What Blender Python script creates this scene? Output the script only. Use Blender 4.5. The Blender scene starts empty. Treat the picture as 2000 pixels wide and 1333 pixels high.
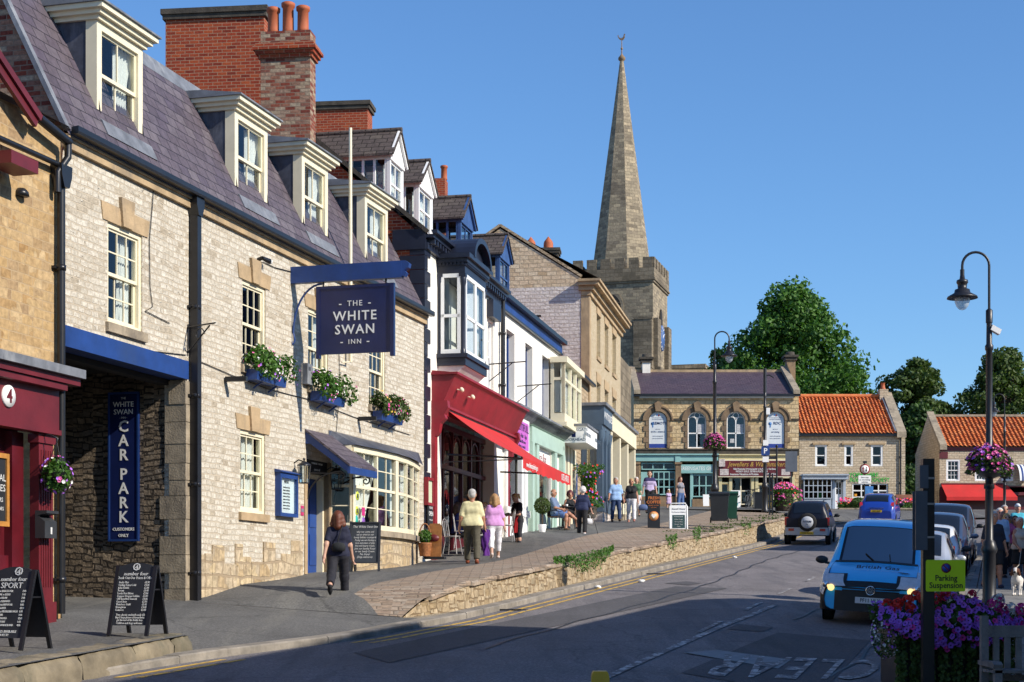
import bpy, math, random
import numpy as np
from mathutils import Vector, Matrix
R = math.radians
rnd = random.Random(7)
sc = bpy.context.scene
col = sc.collection

# ---------------- camera, sky, sun, exposure ----------------
F = 3200.0                                  # focal length in photo pixels (photo 2000 wide)
cd = bpy.data.cameras.new('camera'); cam = bpy.data.objects.new('camera', cd); col.objects.link(cam)
cd.sensor_width = 36.0; cd.lens = 36.0 * F / 2000.0
cd.shift_y = (1160.0 - 666.5) / 2000.0
cd.clip_start = 0.2; cd.clip_end = 3000
cam.location = (0, 0, 0); cam.rotation_euler = (R(90), 0, 0)
sc.camera = cam

SUN_EL = R(32.0)
sun_xy = Vector((0.885, -0.465)).normalized()
to_sun = Vector((sun_xy.x * math.cos(SUN_EL), sun_xy.y * math.cos(SUN_EL), math.sin(SUN_EL)))
w = bpy.data.worlds.new("World"); sc.world = w; w.use_nodes = True
nt = w.node_tree; nt.nodes.clear()
sky = nt.nodes.new('ShaderNodeTexSky'); sky.sky_type = 'NISHITA'; sky.sun_disc = False
sky.sun_elevation = SUN_EL; sky.sun_rotation = math.atan2(sun_xy.x, sun_xy.y)
sky.air_density = 1.2; sky.dust_density = 0.0; sky.ozone_density = 10; sky.altitude = 100
bg = nt.nodes.new('ShaderNodeBackground'); bg.inputs['Strength'].default_value = 0.120
wo = nt.nodes.new('ShaderNodeOutputWorld')
nt.links.new(sky.outputs[0], bg.inputs['Color']); nt.links.new(bg.outputs[0], wo.inputs['Surface'])
sl = bpy.data.lights.new('sun', 'SUN'); sl.energy = 4.45; sl.angle = R(0.5); sl.color = (1.0, 0.92, 0.80)
so = bpy.data.objects.new('sun', sl); col.objects.link(so)
so.rotation_euler = to_sun.to_track_quat('Z', 'Y').to_euler(); so.location = (60, -60, 80)
sc.view_settings.view_transform = 'Standard'; sc.view_settings.look = 'None'
sc.view_settings.exposure = 0.46; sc.view_settings.gamma = 1.0
sc.cycles.max_bounces = 6; sc.cycles.transparent_max_bounces = 12
sc.cycles.use_adaptive_sampling = True
try: sc.cycles.use_denoising = True
except Exception: pass

# ---------------- materials ----------------
def _mat(name):
 m = bpy.data.materials.new(name); m.use_nodes = True
 nt = m.node_tree
 b = nt.nodes['Principled BSDF']
 return m, nt, b
def N(nt, t, **kw):
 n = nt.nodes.new(t)
 for k, v in kw.items():
  if k in n.inputs: n.inputs[k].default_value = v
  else: setattr(n, k, v)
 return n
def L(nt, a, b): nt.links.new(a, b)
def c4(c): return (c[0], c[1], c[2], 1)
def mixc(nt, fac, a, b, mode='MIX'):
 n = nt.nodes.new('ShaderNodeMix'); n.data_type = 'RGBA'; n.blend_type = mode
 for sock, v in ((n.inputs['Factor'], fac), (n.inputs[6], a), (n.inputs[7], b)):
  if isinstance(v, (int, float)): sock.default_value = v
  elif isinstance(v, tuple): sock.default_value = c4(v)
  else: L(nt, v, sock)
 return n.outputs[2]
def ramp(nt, fac, stops, interp='LINEAR'):
 n = nt.nodes.new('ShaderNodeValToRGB'); cr = n.color_ramp; cr.interpolation = interp
 while len(cr.elements) < len(stops): cr.elements.new(0.5)
 for e, (p, c) in zip(cr.elements, stops):
  e.position = p; e.color = c4(c) if len(c) == 3 else c
 L(nt, fac, n.inputs['Fac']); return n.outputs['Color']
def coords(nt, kind='Object', scale=1.0):
 tc = nt.nodes.new('ShaderNodeTexCoord')
 if scale == 1.0: return tc.outputs[kind]
 mp = nt.nodes.new('ShaderNodeMapping'); mp.inputs['Scale'].default_value = (scale,)*3 if not isinstance(scale, tuple) else scale
 L(nt, tc.outputs[kind], mp.inputs['Vector']); return mp.outputs[0]
def noise(nt, vec, scale, detail=4, rough=.55):
 n = N(nt, 'ShaderNodeTexNoise', Scale=scale, Detail=detail, Roughness=rough)
 L(nt, vec, n.inputs['Vector']); return n.outputs['Fac']
def bump(nt, h, strength, dist, b):
 n = N(nt, 'ShaderNodeBump', Strength=strength, Distance=dist)
 L(nt, h, n.inputs['Height']); L(nt, n.outputs[0], b.inputs['Normal'])

def paint(name, c, rough=.5, var=.25, scale=3.0, metal=0.0, bmp=0.0, spec=.5, dirt=None, coat=0):
 m, nt, b = _mat(name)
 v = coords(nt)
 f = noise(nt, v, scale, 5, .6)
 lo = tuple(x*(1-var) for x in c); hi = tuple(min(1, x*(1+var*.7)) for x in c)
 o = ramp(nt, f, [(.3, lo), (.7, hi)])
 if dirt:
  g = noise(nt, coords(nt, 'Object', (1.0, 1.0, .35)), scale*.45, 6, .7)
  fm = ramp(nt, g, [(.52, (0, 0, 0)), (.72, (1, 1, 1))])
  o = mixc(nt, fm, o, dirt)
 L(nt, o, b.inputs['Base Color'])
 b.inputs['Roughness'].default_value = rough; b.inputs['Metallic'].default_value = metal
 b.inputs['Specular IOR Level'].default_value = spec
 if coat: b.inputs['Coat Weight'].default_value = coat; b.inputs['Coat Roughness'].default_value = .05
 if bmp:
  bump(nt, noise(nt, v, scale*8, 4), bmp, .02, b)
 return m

def masonry(name, cols, mortar, bw, bh, ms=.012, distort=.02, bmp=.6, rough=.85, weather=None, wscale=.5, wlo=.5, offset=.5, bias=0.0, dist=.02, fine=0.25, smooth=.15, squash=1.0, wander=0.0):
 """coursed stone or brick on metric UVs; cols = ramp of block colours"""
 m, nt, b = _mat(name)
 uv = coords(nt, 'UV')
 n1 = N(nt, 'ShaderNodeTexNoise', Scale=1.0/bw*.9, Detail=3.0); L(nt, uv, n1.inputs['Vector'])
 sub = N(nt, 'ShaderNodeVectorMath', operation='SUBTRACT'); L(nt, n1.outputs['Color'], sub.inputs[0]); sub.inputs[1].default_value = (.5, .5, .5)
 scl = N(nt, 'ShaderNodeVectorMath', operation='SCALE'); L(nt, sub.outputs[0], scl.inputs[0]); scl.inputs['Scale'].default_value = distort
 add = N(nt, 'ShaderNodeVectorMath', operation='ADD'); L(nt, uv, add.inputs[0]); L(nt, scl.outputs[0], add.inputs[1])
 src = add.outputs[0]
 if wander:                                    # courses drift and joints vary in width
  n3 = N(nt, 'ShaderNodeTexNoise', Scale=.9, Detail=2.0); L(nt, uv, n3.inputs['Vector'])
  s3 = N(nt, 'ShaderNodeVectorMath', operation='SCALE'); L(nt, n3.outputs['Color'], s3.inputs[0]); s3.inputs['Scale'].default_value = wander
  a3 = N(nt, 'ShaderNodeVectorMath', operation='ADD'); L(nt, src, a3.inputs[0]); L(nt, s3.outputs[0], a3.inputs[1]); src = a3.outputs[0]
 br = nt.nodes.new('ShaderNodeTexBrick'); L(nt, src, br.inputs['Vector'])
 br.offset = offset; br.squash = squash; br.squash_frequency = 3
 br.inputs['Color1'].default_value = (0, 0, 0, 1); br.inputs['Color2'].default_value = (1, 1, 1, 1); br.inputs['Mortar'].default_value = (.5, .5, .5, 1)
 br.inputs['Scale'].default_value = 1.0; br.inputs['Brick Width'].default_value = bw; br.inputs['Row Height'].default_value = bh
 br.inputs['Mortar Size'].default_value = ms
 if wander:
  jm = N(nt, 'ShaderNodeMapRange'); L(nt, noise(nt, uv, 2.2, 4, .7), jm.inputs['Value']); jm.inputs['From Min'].default_value = .3; jm.inputs['From Max'].default_value = .7; jm.inputs['To Min'].default_value = ms*.25; jm.inputs['To Max'].default_value = ms*1.7; L(nt, jm.outputs[0], br.inputs['Mortar Size'])
 br.inputs['Mortar Smooth'].default_value = smooth; br.inputs['Bias'].default_value = bias
 bc, bf = br.outputs['Color'], br.outputs['Fac']
 if wander:                                    # stretches of shorter stones among the longer ones
  b2 = nt.nodes.new('ShaderNodeTexBrick'); L(nt, src, b2.inputs['Vector']); b2.offset = .37
  for k_ in ('Color1', 'Color2', 'Mortar', 'Scale', 'Row Height', 'Mortar Smooth'): b2.inputs[k_].default_value = br.inputs[k_].default_value
  b2.inputs['Brick Width'].default_value = bw*.62; L(nt, jm.outputs[0], b2.inputs['Mortar Size'])
  mk = ramp(nt, noise(nt, uv, .8, 3, .7), [(.5, (0, 0, 0)), (.505, (1, 1, 1))])
  bc = mixc(nt, mk, bc, b2.outputs['Color']); bf = mixc(nt, mk, bf, b2.outputs['Fac'])
 n = len(cols)
 o = ramp(nt, bc, [(i/(n-1), c) for i, c in enumerate(cols)])
 f2 = noise(nt, uv, 9.0/ max(bh*6, .6), 6, .65)
 o = mixc(nt, 1.0, o, ramp(nt, f2, [(.25, (1-fine*1.6,)*3), (.75, (1+fine*.5,)*3)]), 'MULTIPLY')
 o = mixc(nt, bf, o, mortar)
 if weather:
  g = noise(nt, coords(nt, 'UV'), wscale, 7, .7)
  o = mixc(nt, ramp(nt, g, [(wlo, (0, 0, 0)), (min(1, wlo+.22), (.8, .8, .8))]), o, weather)
 L(nt, o, b.inputs['Base Color']); b.inputs['Roughness'].default_value = rough
 b.inputs['Specular IOR Level'].default_value = .25
 inv = N(nt, 'ShaderNodeMath', operation='SUBTRACT'); inv.inputs[0].default_value = 1.0; L(nt, bf, inv.inputs[1])
 hn = N(nt, 'ShaderNodeMath', operation='MULTIPLY_ADD'); L(nt, f2, hn.inputs[0]); hn.inputs[1].default_value = .8; L(nt, inv.outputs[0], hn.inputs[2])
 rb = N(nt, 'ShaderNodeMath', operation='MULTIPLY_ADD'); L(nt, bc, rb.inputs[0]); rb.inputs[1].default_value = .35; L(nt, hn.outputs[0], rb.inputs[2])
 bump(nt, rb.outputs[0], bmp, dist, b)
 return m

def glassmat(name, tint=(.82, .88, .9), refl=1.0):
 m = bpy.data.materials.new(name); m.use_nodes = True; nt = m.node_tree; nt.nodes.clear()
 out = nt.nodes.new('ShaderNodeOutputMaterial')
 tr = nt.nodes.new('ShaderNodeBsdfTransparent'); tr.inputs[0].default_value = c4(tint)
 gl = nt.nodes.new('ShaderNodeBsdfGlossy'); gl.inputs['Roughness'].default_value = .02; gl.inputs[0].default_value = (.9*refl, .95*refl, 1*refl, 1)
 v = coords(nt); bn = N(nt, 'ShaderNodeBump', Strength=.10, Distance=.03); L(nt, noise(nt, v, 1.7, 2), bn.inputs['Height']); L(nt, bn.outputs[0], gl.inputs['Normal'])
 fr = nt.nodes.new('ShaderNodeFresnel'); fr.inputs['IOR'].default_value = 1.48
 mx = nt.nodes.new('ShaderNodeMixShader'); L(nt, fr.outputs[0], mx.inputs[0]); L(nt, tr.outputs[0], mx.inputs[1]); L(nt, gl.outputs[0], mx.inputs[2])
 L(nt, mx.outputs[0], out.inputs['Surface']); return m

def leafmat(name, cols, trans=.25):
 m, nt, b = _mat(name)
 gi = nt.nodes.new('ShaderNodeNewGeometry')
 o = ramp(nt, gi.outputs['Random Per Island'], [(i/(len(cols)-1), c) for i, c in enumerate(cols)])
 L(nt, o, b.inputs['Base Color']); b.inputs['Roughness'].default_value = .55; b.inputs['Specular IOR Level'].default_value = .3
 if trans:
  out = nt.nodes['Material Output']; t = nt.nodes.new('ShaderNodeBsdfTranslucent')
  L(nt, mixc(nt, 1.0, o, (1.3, 1.5, .6), 'MULTIPLY'), t.inputs['Color'])
  mx = nt.nodes.new('ShaderNodeMixShader'); mx.inputs[0].default_value = trans
  L(nt, b.outputs[0], mx.inputs[1]); L(nt, t.outputs[0], mx.inputs[2]); L(nt, mx.outputs[0], out.inputs['Surface'])
 return m

# ---------------- mesh builder ----------------
class MB:
 def __init__(s): s.v = []; s.f = []; s.m = []; s.s = []
 def add(s, verts, faces, mat=0, smooth=False):
  o = len(s.v); s.v.extend([tuple(p) for p in verts])
  for f in faces:
   s.f.append(tuple(i+o for i in f)); s.m.append(mat); s.s.append(smooth)
  return s
 def poly(s, pts, mat=0): return s.add(pts, [tuple(range(len(pts)))], mat)
 def box(s, x0, x1, y0, y1, z0, z1, mat=0, skip=''):
  if x0 > x1: x0, x1 = x1, x0
  if y0 > y1: y0, y1 = y1, y0
  if z0 > z1: z0, z1 = z1, z0
  v = [(x0,y0,z0),(x1,y0,z0),(x1,y1,z0),(x0,y1,z0),(x0,y0,z1),(x1,y0,z1),(x1,y1,z1),(x0,y1,z1)]
  fs = {'b':(0,3,2,1),'t':(4,5,6,7),'f':(0,1,5,4),'r':(1,2,6,5),'k':(2,3,7,6),'l':(3,0,4,7)}
  return s.add(v, [f for k, f in fs.items() if k not in skip], mat)
 def obox(s, c, ax, ay, az, mat=0):
  """box by centre and three half-axis vectors"""
  c = Vector(c); ax = Vector(ax); ay = Vector(ay); az = Vector(az)
  v = [c+i*ax+j*ay+k*az for k in (-1,1) for (i,j) in ((-1,-1),(1,-1),(1,1),(-1,1))]
  return s.add(v, [(0,3,2,1),(4,5,6,7),(0,1,5,4),(1,2,6,5),(2,3,7,6),(3,0,4,7)], mat)
 def bar(s, p, q, w, h=None, mat=0, up=(0,0,1)):
  p = Vector(p); q = Vector(q); d = (q-p); l = d.length; d.normalize()
  h = w if h is None else h
  u = Vector(up); sx = d.cross(u)
  if sx.length < 1e-3: sx = d.cross(Vector((1,0,0)))
  sx.normalize(); uu = sx.cross(d)
  return s.obox((p+q)/2, d*l/2, sx*w/2, uu*h/2, mat)
 def tube(s, pts, r, n=8, mat=0, cap=True, smooth=True):
  pts = [Vector(p) for p in pts]; k = len(pts)
  rs = [r]*k if isinstance(r, (int, float)) else list(r)
  ts = []
  for i in range(k):
   a = pts[max(0, i-1)]; b = pts[min(k-1, i+1)]; t = (b-a); t.normalize(); ts.append(t)
  nrm = ts[0].orthogonal().normalized(); V = []; Fc = []
  for i in range(k):
   if i: nrm = (nrm - ts[i]*nrm.dot(ts[i])); nrm.normalize()
   bi = ts[i].cross(nrm)
   for j in range(n):
    a = 2*math.pi*j/n; V.append(pts[i] + (nrm*math.cos(a)+bi*math.sin(a))*rs[i])
  for i in range(k-1):
   for j in range(n):
    Fc.append((i*n+j, i*n+(j+1)%n, (i+1)*n+(j+1)%n, (i+1)*n+j))
  s.add(V, Fc, mat, smooth)
  if cap: s.add([V[j] for j in range(n)][::-1], [tuple(range(n))], mat); s.add(V[-n:], [tuple(range(n))], mat)
  return s
 def lathe(s, prof, c=(0,0,0), n=16, mat=0, smooth=True, ax='z'):
  V = []; Fc = []
  for (r, z) in prof:
   for j in range(n):
    a = 2*math.pi*j/n; p = (r*math.cos(a), r*math.sin(a), z)
    if ax == 'y': p = (p[0], p[2], p[1])
    if ax == 'x': p = (p[2], p[0], p[1])
    V.append((c[0]+p[0], c[1]+p[1], c[2]+p[2]))
  for i in range(len(prof)-1):
   for j in range(n): Fc.append((i*n+j, i*n+(j+1)%n, (i+1)*n+(j+1)%n, (i+1)*n+j))
  return s.add(V, Fc, mat, smooth)
 def prism(s, poly, axis, lo, hi, mat=0):
  """poly: 2D points in the other two axes (x:(y,z) y:(x,z) z:(x,y))"""
  def P(p, h): return {'x': (h, p[0], p[1]), 'y': (p[0], h, p[1]), 'z': (p[0], p[1], h)}[axis]
  n = len(poly); V = [P(p, lo) for p in poly]+[P(p, hi) for p in poly]
  Fc = [tuple(range(n))[::-1], tuple(range(n, 2*n))]+[(i, (i+1)%n, n+(i+1)%n, n+i) for i in range(n)]
  return s.add(V, Fc, mat)
 def ell(s, c, r, nu=12, nv=8, mat=0):
  r = (r,)*3 if isinstance(r, (int, float)) else r
  V = []; Fc = []
  for i in range(nv+1):
   t = math.pi*i/nv
   for j in range(nu):
    a = 2*math.pi*j/nu; V.append((c[0]+r[0]*math.sin(t)*math.cos(a), c[1]+r[1]*math.sin(t)*math.sin(a), c[2]-r[2]*math.cos(t)))
  for i in range(nv):
   for j in range(nu): Fc.append((i*nu+j, i*nu+(j+1)%nu, (i+1)*nu+(j+1)%nu, (i+1)*nu+j))
  return s.add(V, Fc, mat, True)
 def grid(s, fn, nu, nv, mat=0, smooth=True):
  V = [fn(i/nu, j/nv) for i in range(nu+1) for j in range(nv+1)]
  Fc = [(i*(nv+1)+j, (i+1)*(nv+1)+j, (i+1)*(nv+1)+j+1, i*(nv+1)+j+1) for i in range(nu) for j in range(nv)]
  return s.add(V, Fc, mat, smooth)
 def xf(s, M, start=0):
  for i in range(start, len(s.v)): s.v[i] = tuple(M @ Vector(s.v[i]))
  return s

def set_uv(me):
 """metric box projection: u along the horizontal tangent, v up the face"""
 nl = len(me.loops)
 if nl == 0: return
 co = np.empty(len(me.vertices)*3); me.vertices.foreach_get('co', co); co = co.reshape(-1, 3)
 vi = np.empty(nl, dtype=np.int32); me.loops.foreach_get('vertex_index', vi)
 npoly = len(me.polygons)
 nr = np.empty(npoly*3); me.polygons.foreach_get('normal', nr); nr = nr.reshape(-1, 3)
 lt = np.empty(npoly, dtype=np.int32); me.polygons.foreach_get('loop_total', lt)
 n = np.repeat(nr, lt, axis=0)
 t = np.stack([-n[:, 1], n[:, 0], np.zeros(nl)], 1)
 ln = np.linalg.norm(t, axis=1); flat = ln < .12
 t[~flat] /= ln[~flat][:, None]; t[flat] = (1, 0, 0)
 b = np.cross(n, t); p = co[vi]
 uv = np.stack([(p*t).sum(1), (p*b).sum(1)], 1)
 lay = me.uv_layers.new(name='UVMap'); lay.data.foreach_set('uv', uv.astype(np.float32).ravel())

OFF = {}
def obj(name, mb, mats, parent=None, loc=None, rot=None, recalc=False):
 me = bpy.data.meshes.new(name)
 if not isinstance(mats, (list, tuple)): mats = [mats]
 if isinstance(mb, MB):
  me.from_pydata(mb.v, [], mb.f)
  me.polygons.foreach_set('material_index', mb.m); me.polygons.foreach_set('use_smooth', mb.s)
 else:
  v, q, mi, sm = mb                               # numpy verts, quads, material index, smooth
  me.vertices.add(len(v)); me.vertices.foreach_set('co', np.asarray(v, np.float32).ravel())
  k = q.shape[1]
  me.loops.add(q.size); me.loops.foreach_set('vertex_index', q.astype(np.int32).ravel())
  me.polygons.add(len(q)); me.polygons.foreach_set('loop_start', np.arange(0, q.size, k, dtype=np.int32)); me.polygons.foreach_set('loop_total', np.full(len(q), k, np.int32))
  me.polygons.foreach_set('material_index', np.broadcast_to(mi, (len(q),)).astype(np.int32))
  me.polygons.foreach_set('use_smooth', np.full(len(q), bool(sm)))
 me.update(calc_edges=True)
 if recalc:
  import bmesh
  bm = bmesh.new(); bm.from_mesh(me); bmesh.ops.recalc_face_normals(bm, faces=bm.faces); bm.to_mesh(me); bm.free()
 for m in mats: me.materials.append(m)
 set_uv(me)
 o = bpy.data.objects.new(name, me); col.objects.link(o)
 if parent is not None:
  o.parent = parent
  if parent.name in OFF and loc is None: o.location = OFF[parent.name]
 if loc is not None: o.location = loc
 if rot is not None: o.rotation_euler = rot
 return o
def pieces(name, mb, mats, parent, gap=.02):
 """one object for every separate piece of the mesh (touching boxes stay together)"""
 n = len(mb.v); par = list(range(n))
 def find(i):
  while par[i] != i: par[i] = par[par[i]]; i = par[i]
  return i
 for f in mb.f:
  for i in f[1:]: par[find(i)] = find(f[0])
 g = {}
 for k, f in enumerate(mb.f): g.setdefault(find(f[0]), []).append(k)
 G = []
 for fs in g.values():
  vs = [mb.v[i] for k in fs for i in mb.f[k]]; G.append([[min(v[i] for v in vs)-gap for i in range(3)], [max(v[i] for v in vs)+gap for i in range(3)], fs])
 ok = True
 while ok:
  ok = False
  for a in range(len(G)):
   for b in range(a+1, len(G)):
    if all(G[a][0][i] <= G[b][1][i] and G[b][0][i] <= G[a][1][i] for i in range(3)):
     G[a] = [[min(G[a][0][i], G[b][0][i]) for i in range(3)], [max(G[a][1][i], G[b][1][i]) for i in range(3)], G[a][2]+G[b][2]]; G.pop(b); ok = True; break
   if ok: break
 for lo, hi, fs in G:
  m = MB(); ix = {}
  for k in fs:
   m.f.append(tuple(ix.setdefault(i, len(ix)) for i in mb.f[k])); m.m.append(mb.m[k]); m.s.append(mb.s[k])
  m.v = [mb.v[i] for i in ix]; obj(name, m, mats, parent)
def tag(o, label=None, cat=None, group=None, kind=None):
 if label: o['label'] = label
 if cat: o['category'] = cat
 if group: o['group'] = group
 if kind: o['kind'] = kind
 return o
def thing(name, label, cat, loc=(0,0,0), rz=0.0, group=None, rot=None):
 o = bpy.data.objects.new(name, None); col.objects.link(o); o.empty_display_size = .2
 o.location = loc; o.rotation_euler = rot if rot else (0, 0, rz)
 return tag(o, label, cat, group)
def copy_tree(o, parent=None):
 c = o.copy(); col.objects.link(c); c.parent = parent
 for ch in o.children: copy_tree(ch, c)
 return c
class Frame:
 """facade frame: x along the wall (away from camera), y into the building, z up.  vp = image x of its vanishing point, D = offset"""
 def __init__(s, vp, D):
  s.vp = vp; s.D = D; s.m = (vp-1000)/F; s.q = math.sqrt(1+s.m**2)
  s.rz = math.atan2(1.0, s.m)
 def a(s, u, b=0.0): return s.q*F*(s.D+b*s.q)/(s.vp-u) - b*s.m
 def s_(s, u, b=0.0): return (s.vp-u)/(s.D+b*s.q)
 def z(s, u, v, b=0.0): return (1160-v)/s.s_(u, b)
 def w(s, a, b=0.0, z=0.0):
  return Vector((-s.D + (a*s.m - b)/s.q, (a + b*s.m)/s.q, z))
 def building(s, name, label, cat, a0, zb, group=None):
  o = thing(name, label, cat, s.w(a0, 0, zb), s.rz, group); OFF[o.name] = (-a0, 0, -zb); return o
 def thing(s, name, label, cat, a, b, z, group=None, turn=0.0):
  return thing(name, label, cat, s.w(a, b, z), s.rz+turn, group)
def P(u, v, s): return Vector(((u-1000)/s, F/s, (1160-v)/s))

def text(body, size, name, m, parent, loc, rot=(R(90), 0, 0), depth=.004, align='CENTER', sx=1.0, shear=0, bold=0.0, spacing=1.0):
 c = bpy.data.curves.new('txt', 'FONT'); c.body = body; c.size = size; c.align_x = align; c.align_y = 'CENTER'
 c.extrude = depth/2; c.resolution_u = 2; c.shear = shear; c.offset = bold*size; c.space_character = spacing
 to = bpy.data.objects.new('txt', c); col.objects.link(to)
 dg = bpy.context.evaluated_depsgraph_get()
 me = bpy.data.meshes.new_from_object(to.evaluated_get(dg)); me.name = name
 bpy.data.objects.remove(to); bpy.data.curves.remove(c)
 me.materials.clear(); me.materials.append(m)
 o = bpy.data.objects.new(name, me); col.objects.link(o); o.parent = parent
 o.location = loc; o.rotation_euler = rot; o.scale = (sx, 1, 1)
 return o
def texts(lines, name, m, parent, rot=(R(90), 0, 0)):
 """several lines of lettering joined into ONE mesh; lines: (text, size, x, y, z, kwargs)"""
 vs = []; fs = []
 for ln in lines:
  body, size, x, y, z = ln[:5]; kw = ln[5] if len(ln) > 5 else {}
  t = text(body, size, 'tmp', m, None, (0,0,0), **kw)
  M = Matrix.Translation((x, y, z)) @ Matrix.Rotation(rot[2], 4, 'Z') @ Matrix.Rotation(rot[0], 4, 'X') @ Matrix.Diagonal((t.scale.x, 1, 1, 1))
  o = len(vs); vs += [M @ v.co for v in t.data.vertices]; fs += [tuple(i+o for i in p.vertices) for p in t.data.polygons]
  me = t.data; bpy.data.objects.remove(t); bpy.data.meshes.remove(me)
 mb = MB(); mb.add(vs, fs); return obj(name, mb, m, parent, loc=OFF.get(parent.name) if parent and parent.name in OFF else (0,0,0))

def wall(mb, x0, x1, z0, z1, holes, y=0.0, reveal=.14, mat=0, rmat=None):
 """wall sheet in the plane y with rectangular holes (x0,x1,z0,z1) and reveals running back"""
 xs = sorted({x0, x1, *[min(max(h[i], x0), x1) for h in holes for i in (0, 1)]}); zs = sorted({z0, z1, *[min(max(h[i], z0), z1) for h in holes for i in (2, 3)]})
 for i in range(len(xs)-1):
  for j in range(len(zs)-1):
   cx = (xs[i]+xs[i+1])/2; cz = (zs[j]+zs[j+1])/2
   if any(h[0] < cx < h[1] and h[2] < cz < h[3] for h in holes): continue
   mb.poly([(xs[i], y, zs[j]), (xs[i+1], y, zs[j]), (xs[i+1], y, zs[j+1]), (xs[i], y, zs[j+1])], mat)
 rm = mat if rmat is None else rmat
 for h in holes:
  a, b, c, d = h[:4]; yy = y+(h[4] if len(h) > 4 else reveal)
  mb.poly([(a,y,c),(a,y,d),(a,yy,d),(a,yy,c)], rm); mb.poly([(b,y,c),(b,yy,c),(b,yy,d),(b,y,d)], rm)
  mb.poly([(a,y,d),(b,y,d),(b,yy,d),(a,yy,d)], rm)
  if c > z0: mb.poly([(a,y,c),(a,yy,c),(b,yy,c),(b,y,c)], rm)
 return mb
# ---------------- shared materials ----------------
M = {}
M['cream'] = paint('cream_paint', (.78, .70, .50), .45, .08)
M['white'] = paint('white_paint', (.80, .80, .78), .45, .06)
M['black'] = paint('black_paint', (.012, .012, .014), .35, .3)
M['iron'] = paint('black_iron', (.015, .015, .018), .4, .3, 8)
M['lead'] = paint('lead_sheet', (.16, .17, .19), .55, .35, 4, dirt=(.32, .33, .34))
M['darklead'] = paint('dark_lead', (.055, .062, .085), .5, .45, 5, dirt=(.14, .15, .18))
M['blue'] = paint('royal_blue_paint', (.012, .048, .20), .5, .32, 1.5, bmp=.12, dirt=(.02, .045, .13))
M['fadedblue'] = paint('faded_blue_paint', (.035, .085, .23), .5, .3, 3)
M['navy'] = paint('navy_paint', (.010, .018, .085), .25, .15, 2)
M['burgundy'] = paint('burgundy_paint', (.125, .010, .015), .5, .3, 1.6, bmp=.1, dirt=(.075, .010, .012))
M['red'] = paint('red_paint', (.25, .013, .022), .5, .3, 1.6, bmp=.12, dirt=(.15, .012, .016))
M['duskred'] = paint('deep_red_joinery', (.10, .008, .014), .35, .3, 2)
M['green'] = paint('sage_green_paint', (.38, .52, .44), .5, .1, 2)
M['teal'] = paint('pale_teal_paint', (.26, .48, .46), .5, .1, 2)
M['greyblue'] = paint('grey_blue_paint', (.07, .11, .16), .45, .15, 2)
M['jblack'] = paint('blue_black_paint', (.014, .018, .035), .4, .3, 3)
M['render'] = paint('white_render', (.80, .76, .68), .85, .05, 2.5, bmp=.25, dirt=(.58, .52, .43))
M['glass'] = glassmat('window_glass')
M['dglass'] = glassmat('shop_glass', (.55, .6, .6))
M['curtain'] = paint('white_curtain', (.72, .70, .64), .9, .08, 3)
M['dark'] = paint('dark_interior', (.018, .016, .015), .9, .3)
M['room'] = paint('dim_room', (.10, .085, .07), .9, .5, 1.2)
M['letter'] = paint('white_lettering', (.82, .82, .80), .5, .03)
M['gold'] = paint('gold_lettering', (.48, .30, .06), .4, .15)
M['blk'] = paint('black_lettering', (.01, .01, .01), .5, .1)
M['chalk'] = paint('chalk_lettering', (.62, .62, .60), .9, .25, 30)
M['board'] = paint('chalkboard', (.016, .018, .022), .6, .4, 3)
M['stone_trim'] = paint('sandstone_trim', (.42, .30, .17), .85, .3, 2.2, bmp=.5, dirt=(.20, .16, .12))
M['sill'] = paint('grey_stone_sill', (.33, .27, .19), .85, .35, 4, bmp=.5, dirt=(.12, .10, .08))
M['darkstone'] = paint('sooty_stone', (.065, .055, .042), .9, .5, 4, bmp=.6)
M['limestone'] = masonry('whitewashed_limestone',
 [(.46, .39, .29), (.63, .57, .465), (.69, .63, .52), (.57, .51, .405), (.72, .66, .55), (.66, .60, .49)], (.50, .425, .32),
 .33, .104, .012, .04, 1.0, .9, weather=(.33, .26, .175), wscale=.55, wlo=.56, dist=.030, fine=.30, wander=.11)
M['golden'] = masonry('golden_sandstone',
 [(.40, .24, .10), (.52, .36, .18), (.46, .30, .14), (.58, .42, .23), (.50, .33, .15), (.36, .24, .13), (.56, .39, .20)], (.40, .29, .17),
 .44, .145, .008, .02, .5, .9, weather=(.22, .16, .10), wscale=.7, wlo=.62, dist=.018, fine=.3, wander=.05)
M['plinth'] = masonry('plinth_stone',
 [(.46, .33, .18), (.60, .48, .32), (.52, .42, .29), (.66, .52, .32), (.50, .36, .2)], (.34, .26, .17),
 .50, .25, .022, .08, .9, .9, weather=(.3, .22, .12), wscale=.9, wlo=.6, dist=.04, fine=.4, wander=.3)
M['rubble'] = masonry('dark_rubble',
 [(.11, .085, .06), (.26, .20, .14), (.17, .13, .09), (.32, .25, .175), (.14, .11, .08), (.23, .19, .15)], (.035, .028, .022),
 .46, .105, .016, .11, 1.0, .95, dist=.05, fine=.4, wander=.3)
M['jstone'] = masonry('rockfaced_stone',
 [(.56, .40, .20), (.74, .56, .32), (.66, .49, .27), (.80, .63, .39), (.60, .43, .23)], (.38, .28, .165),
 .44, .22, .018, .05, 1.0, .9, weather=(.2, .14, .08), wscale=.5, wlo=.62, dist=.04, fine=.35)
M['tan'] = masonry('tan_coursed_stone',
 [(.38, .28, .17), (.52, .40, .26), (.46, .34, .21), (.58, .46, .31)], (.26, .2, .13),
 .36, .16, .014, .06, .9, .9, weather=(.22, .16, .1), wscale=.5, wlo=.6, dist=.03, fine=.3)
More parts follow.
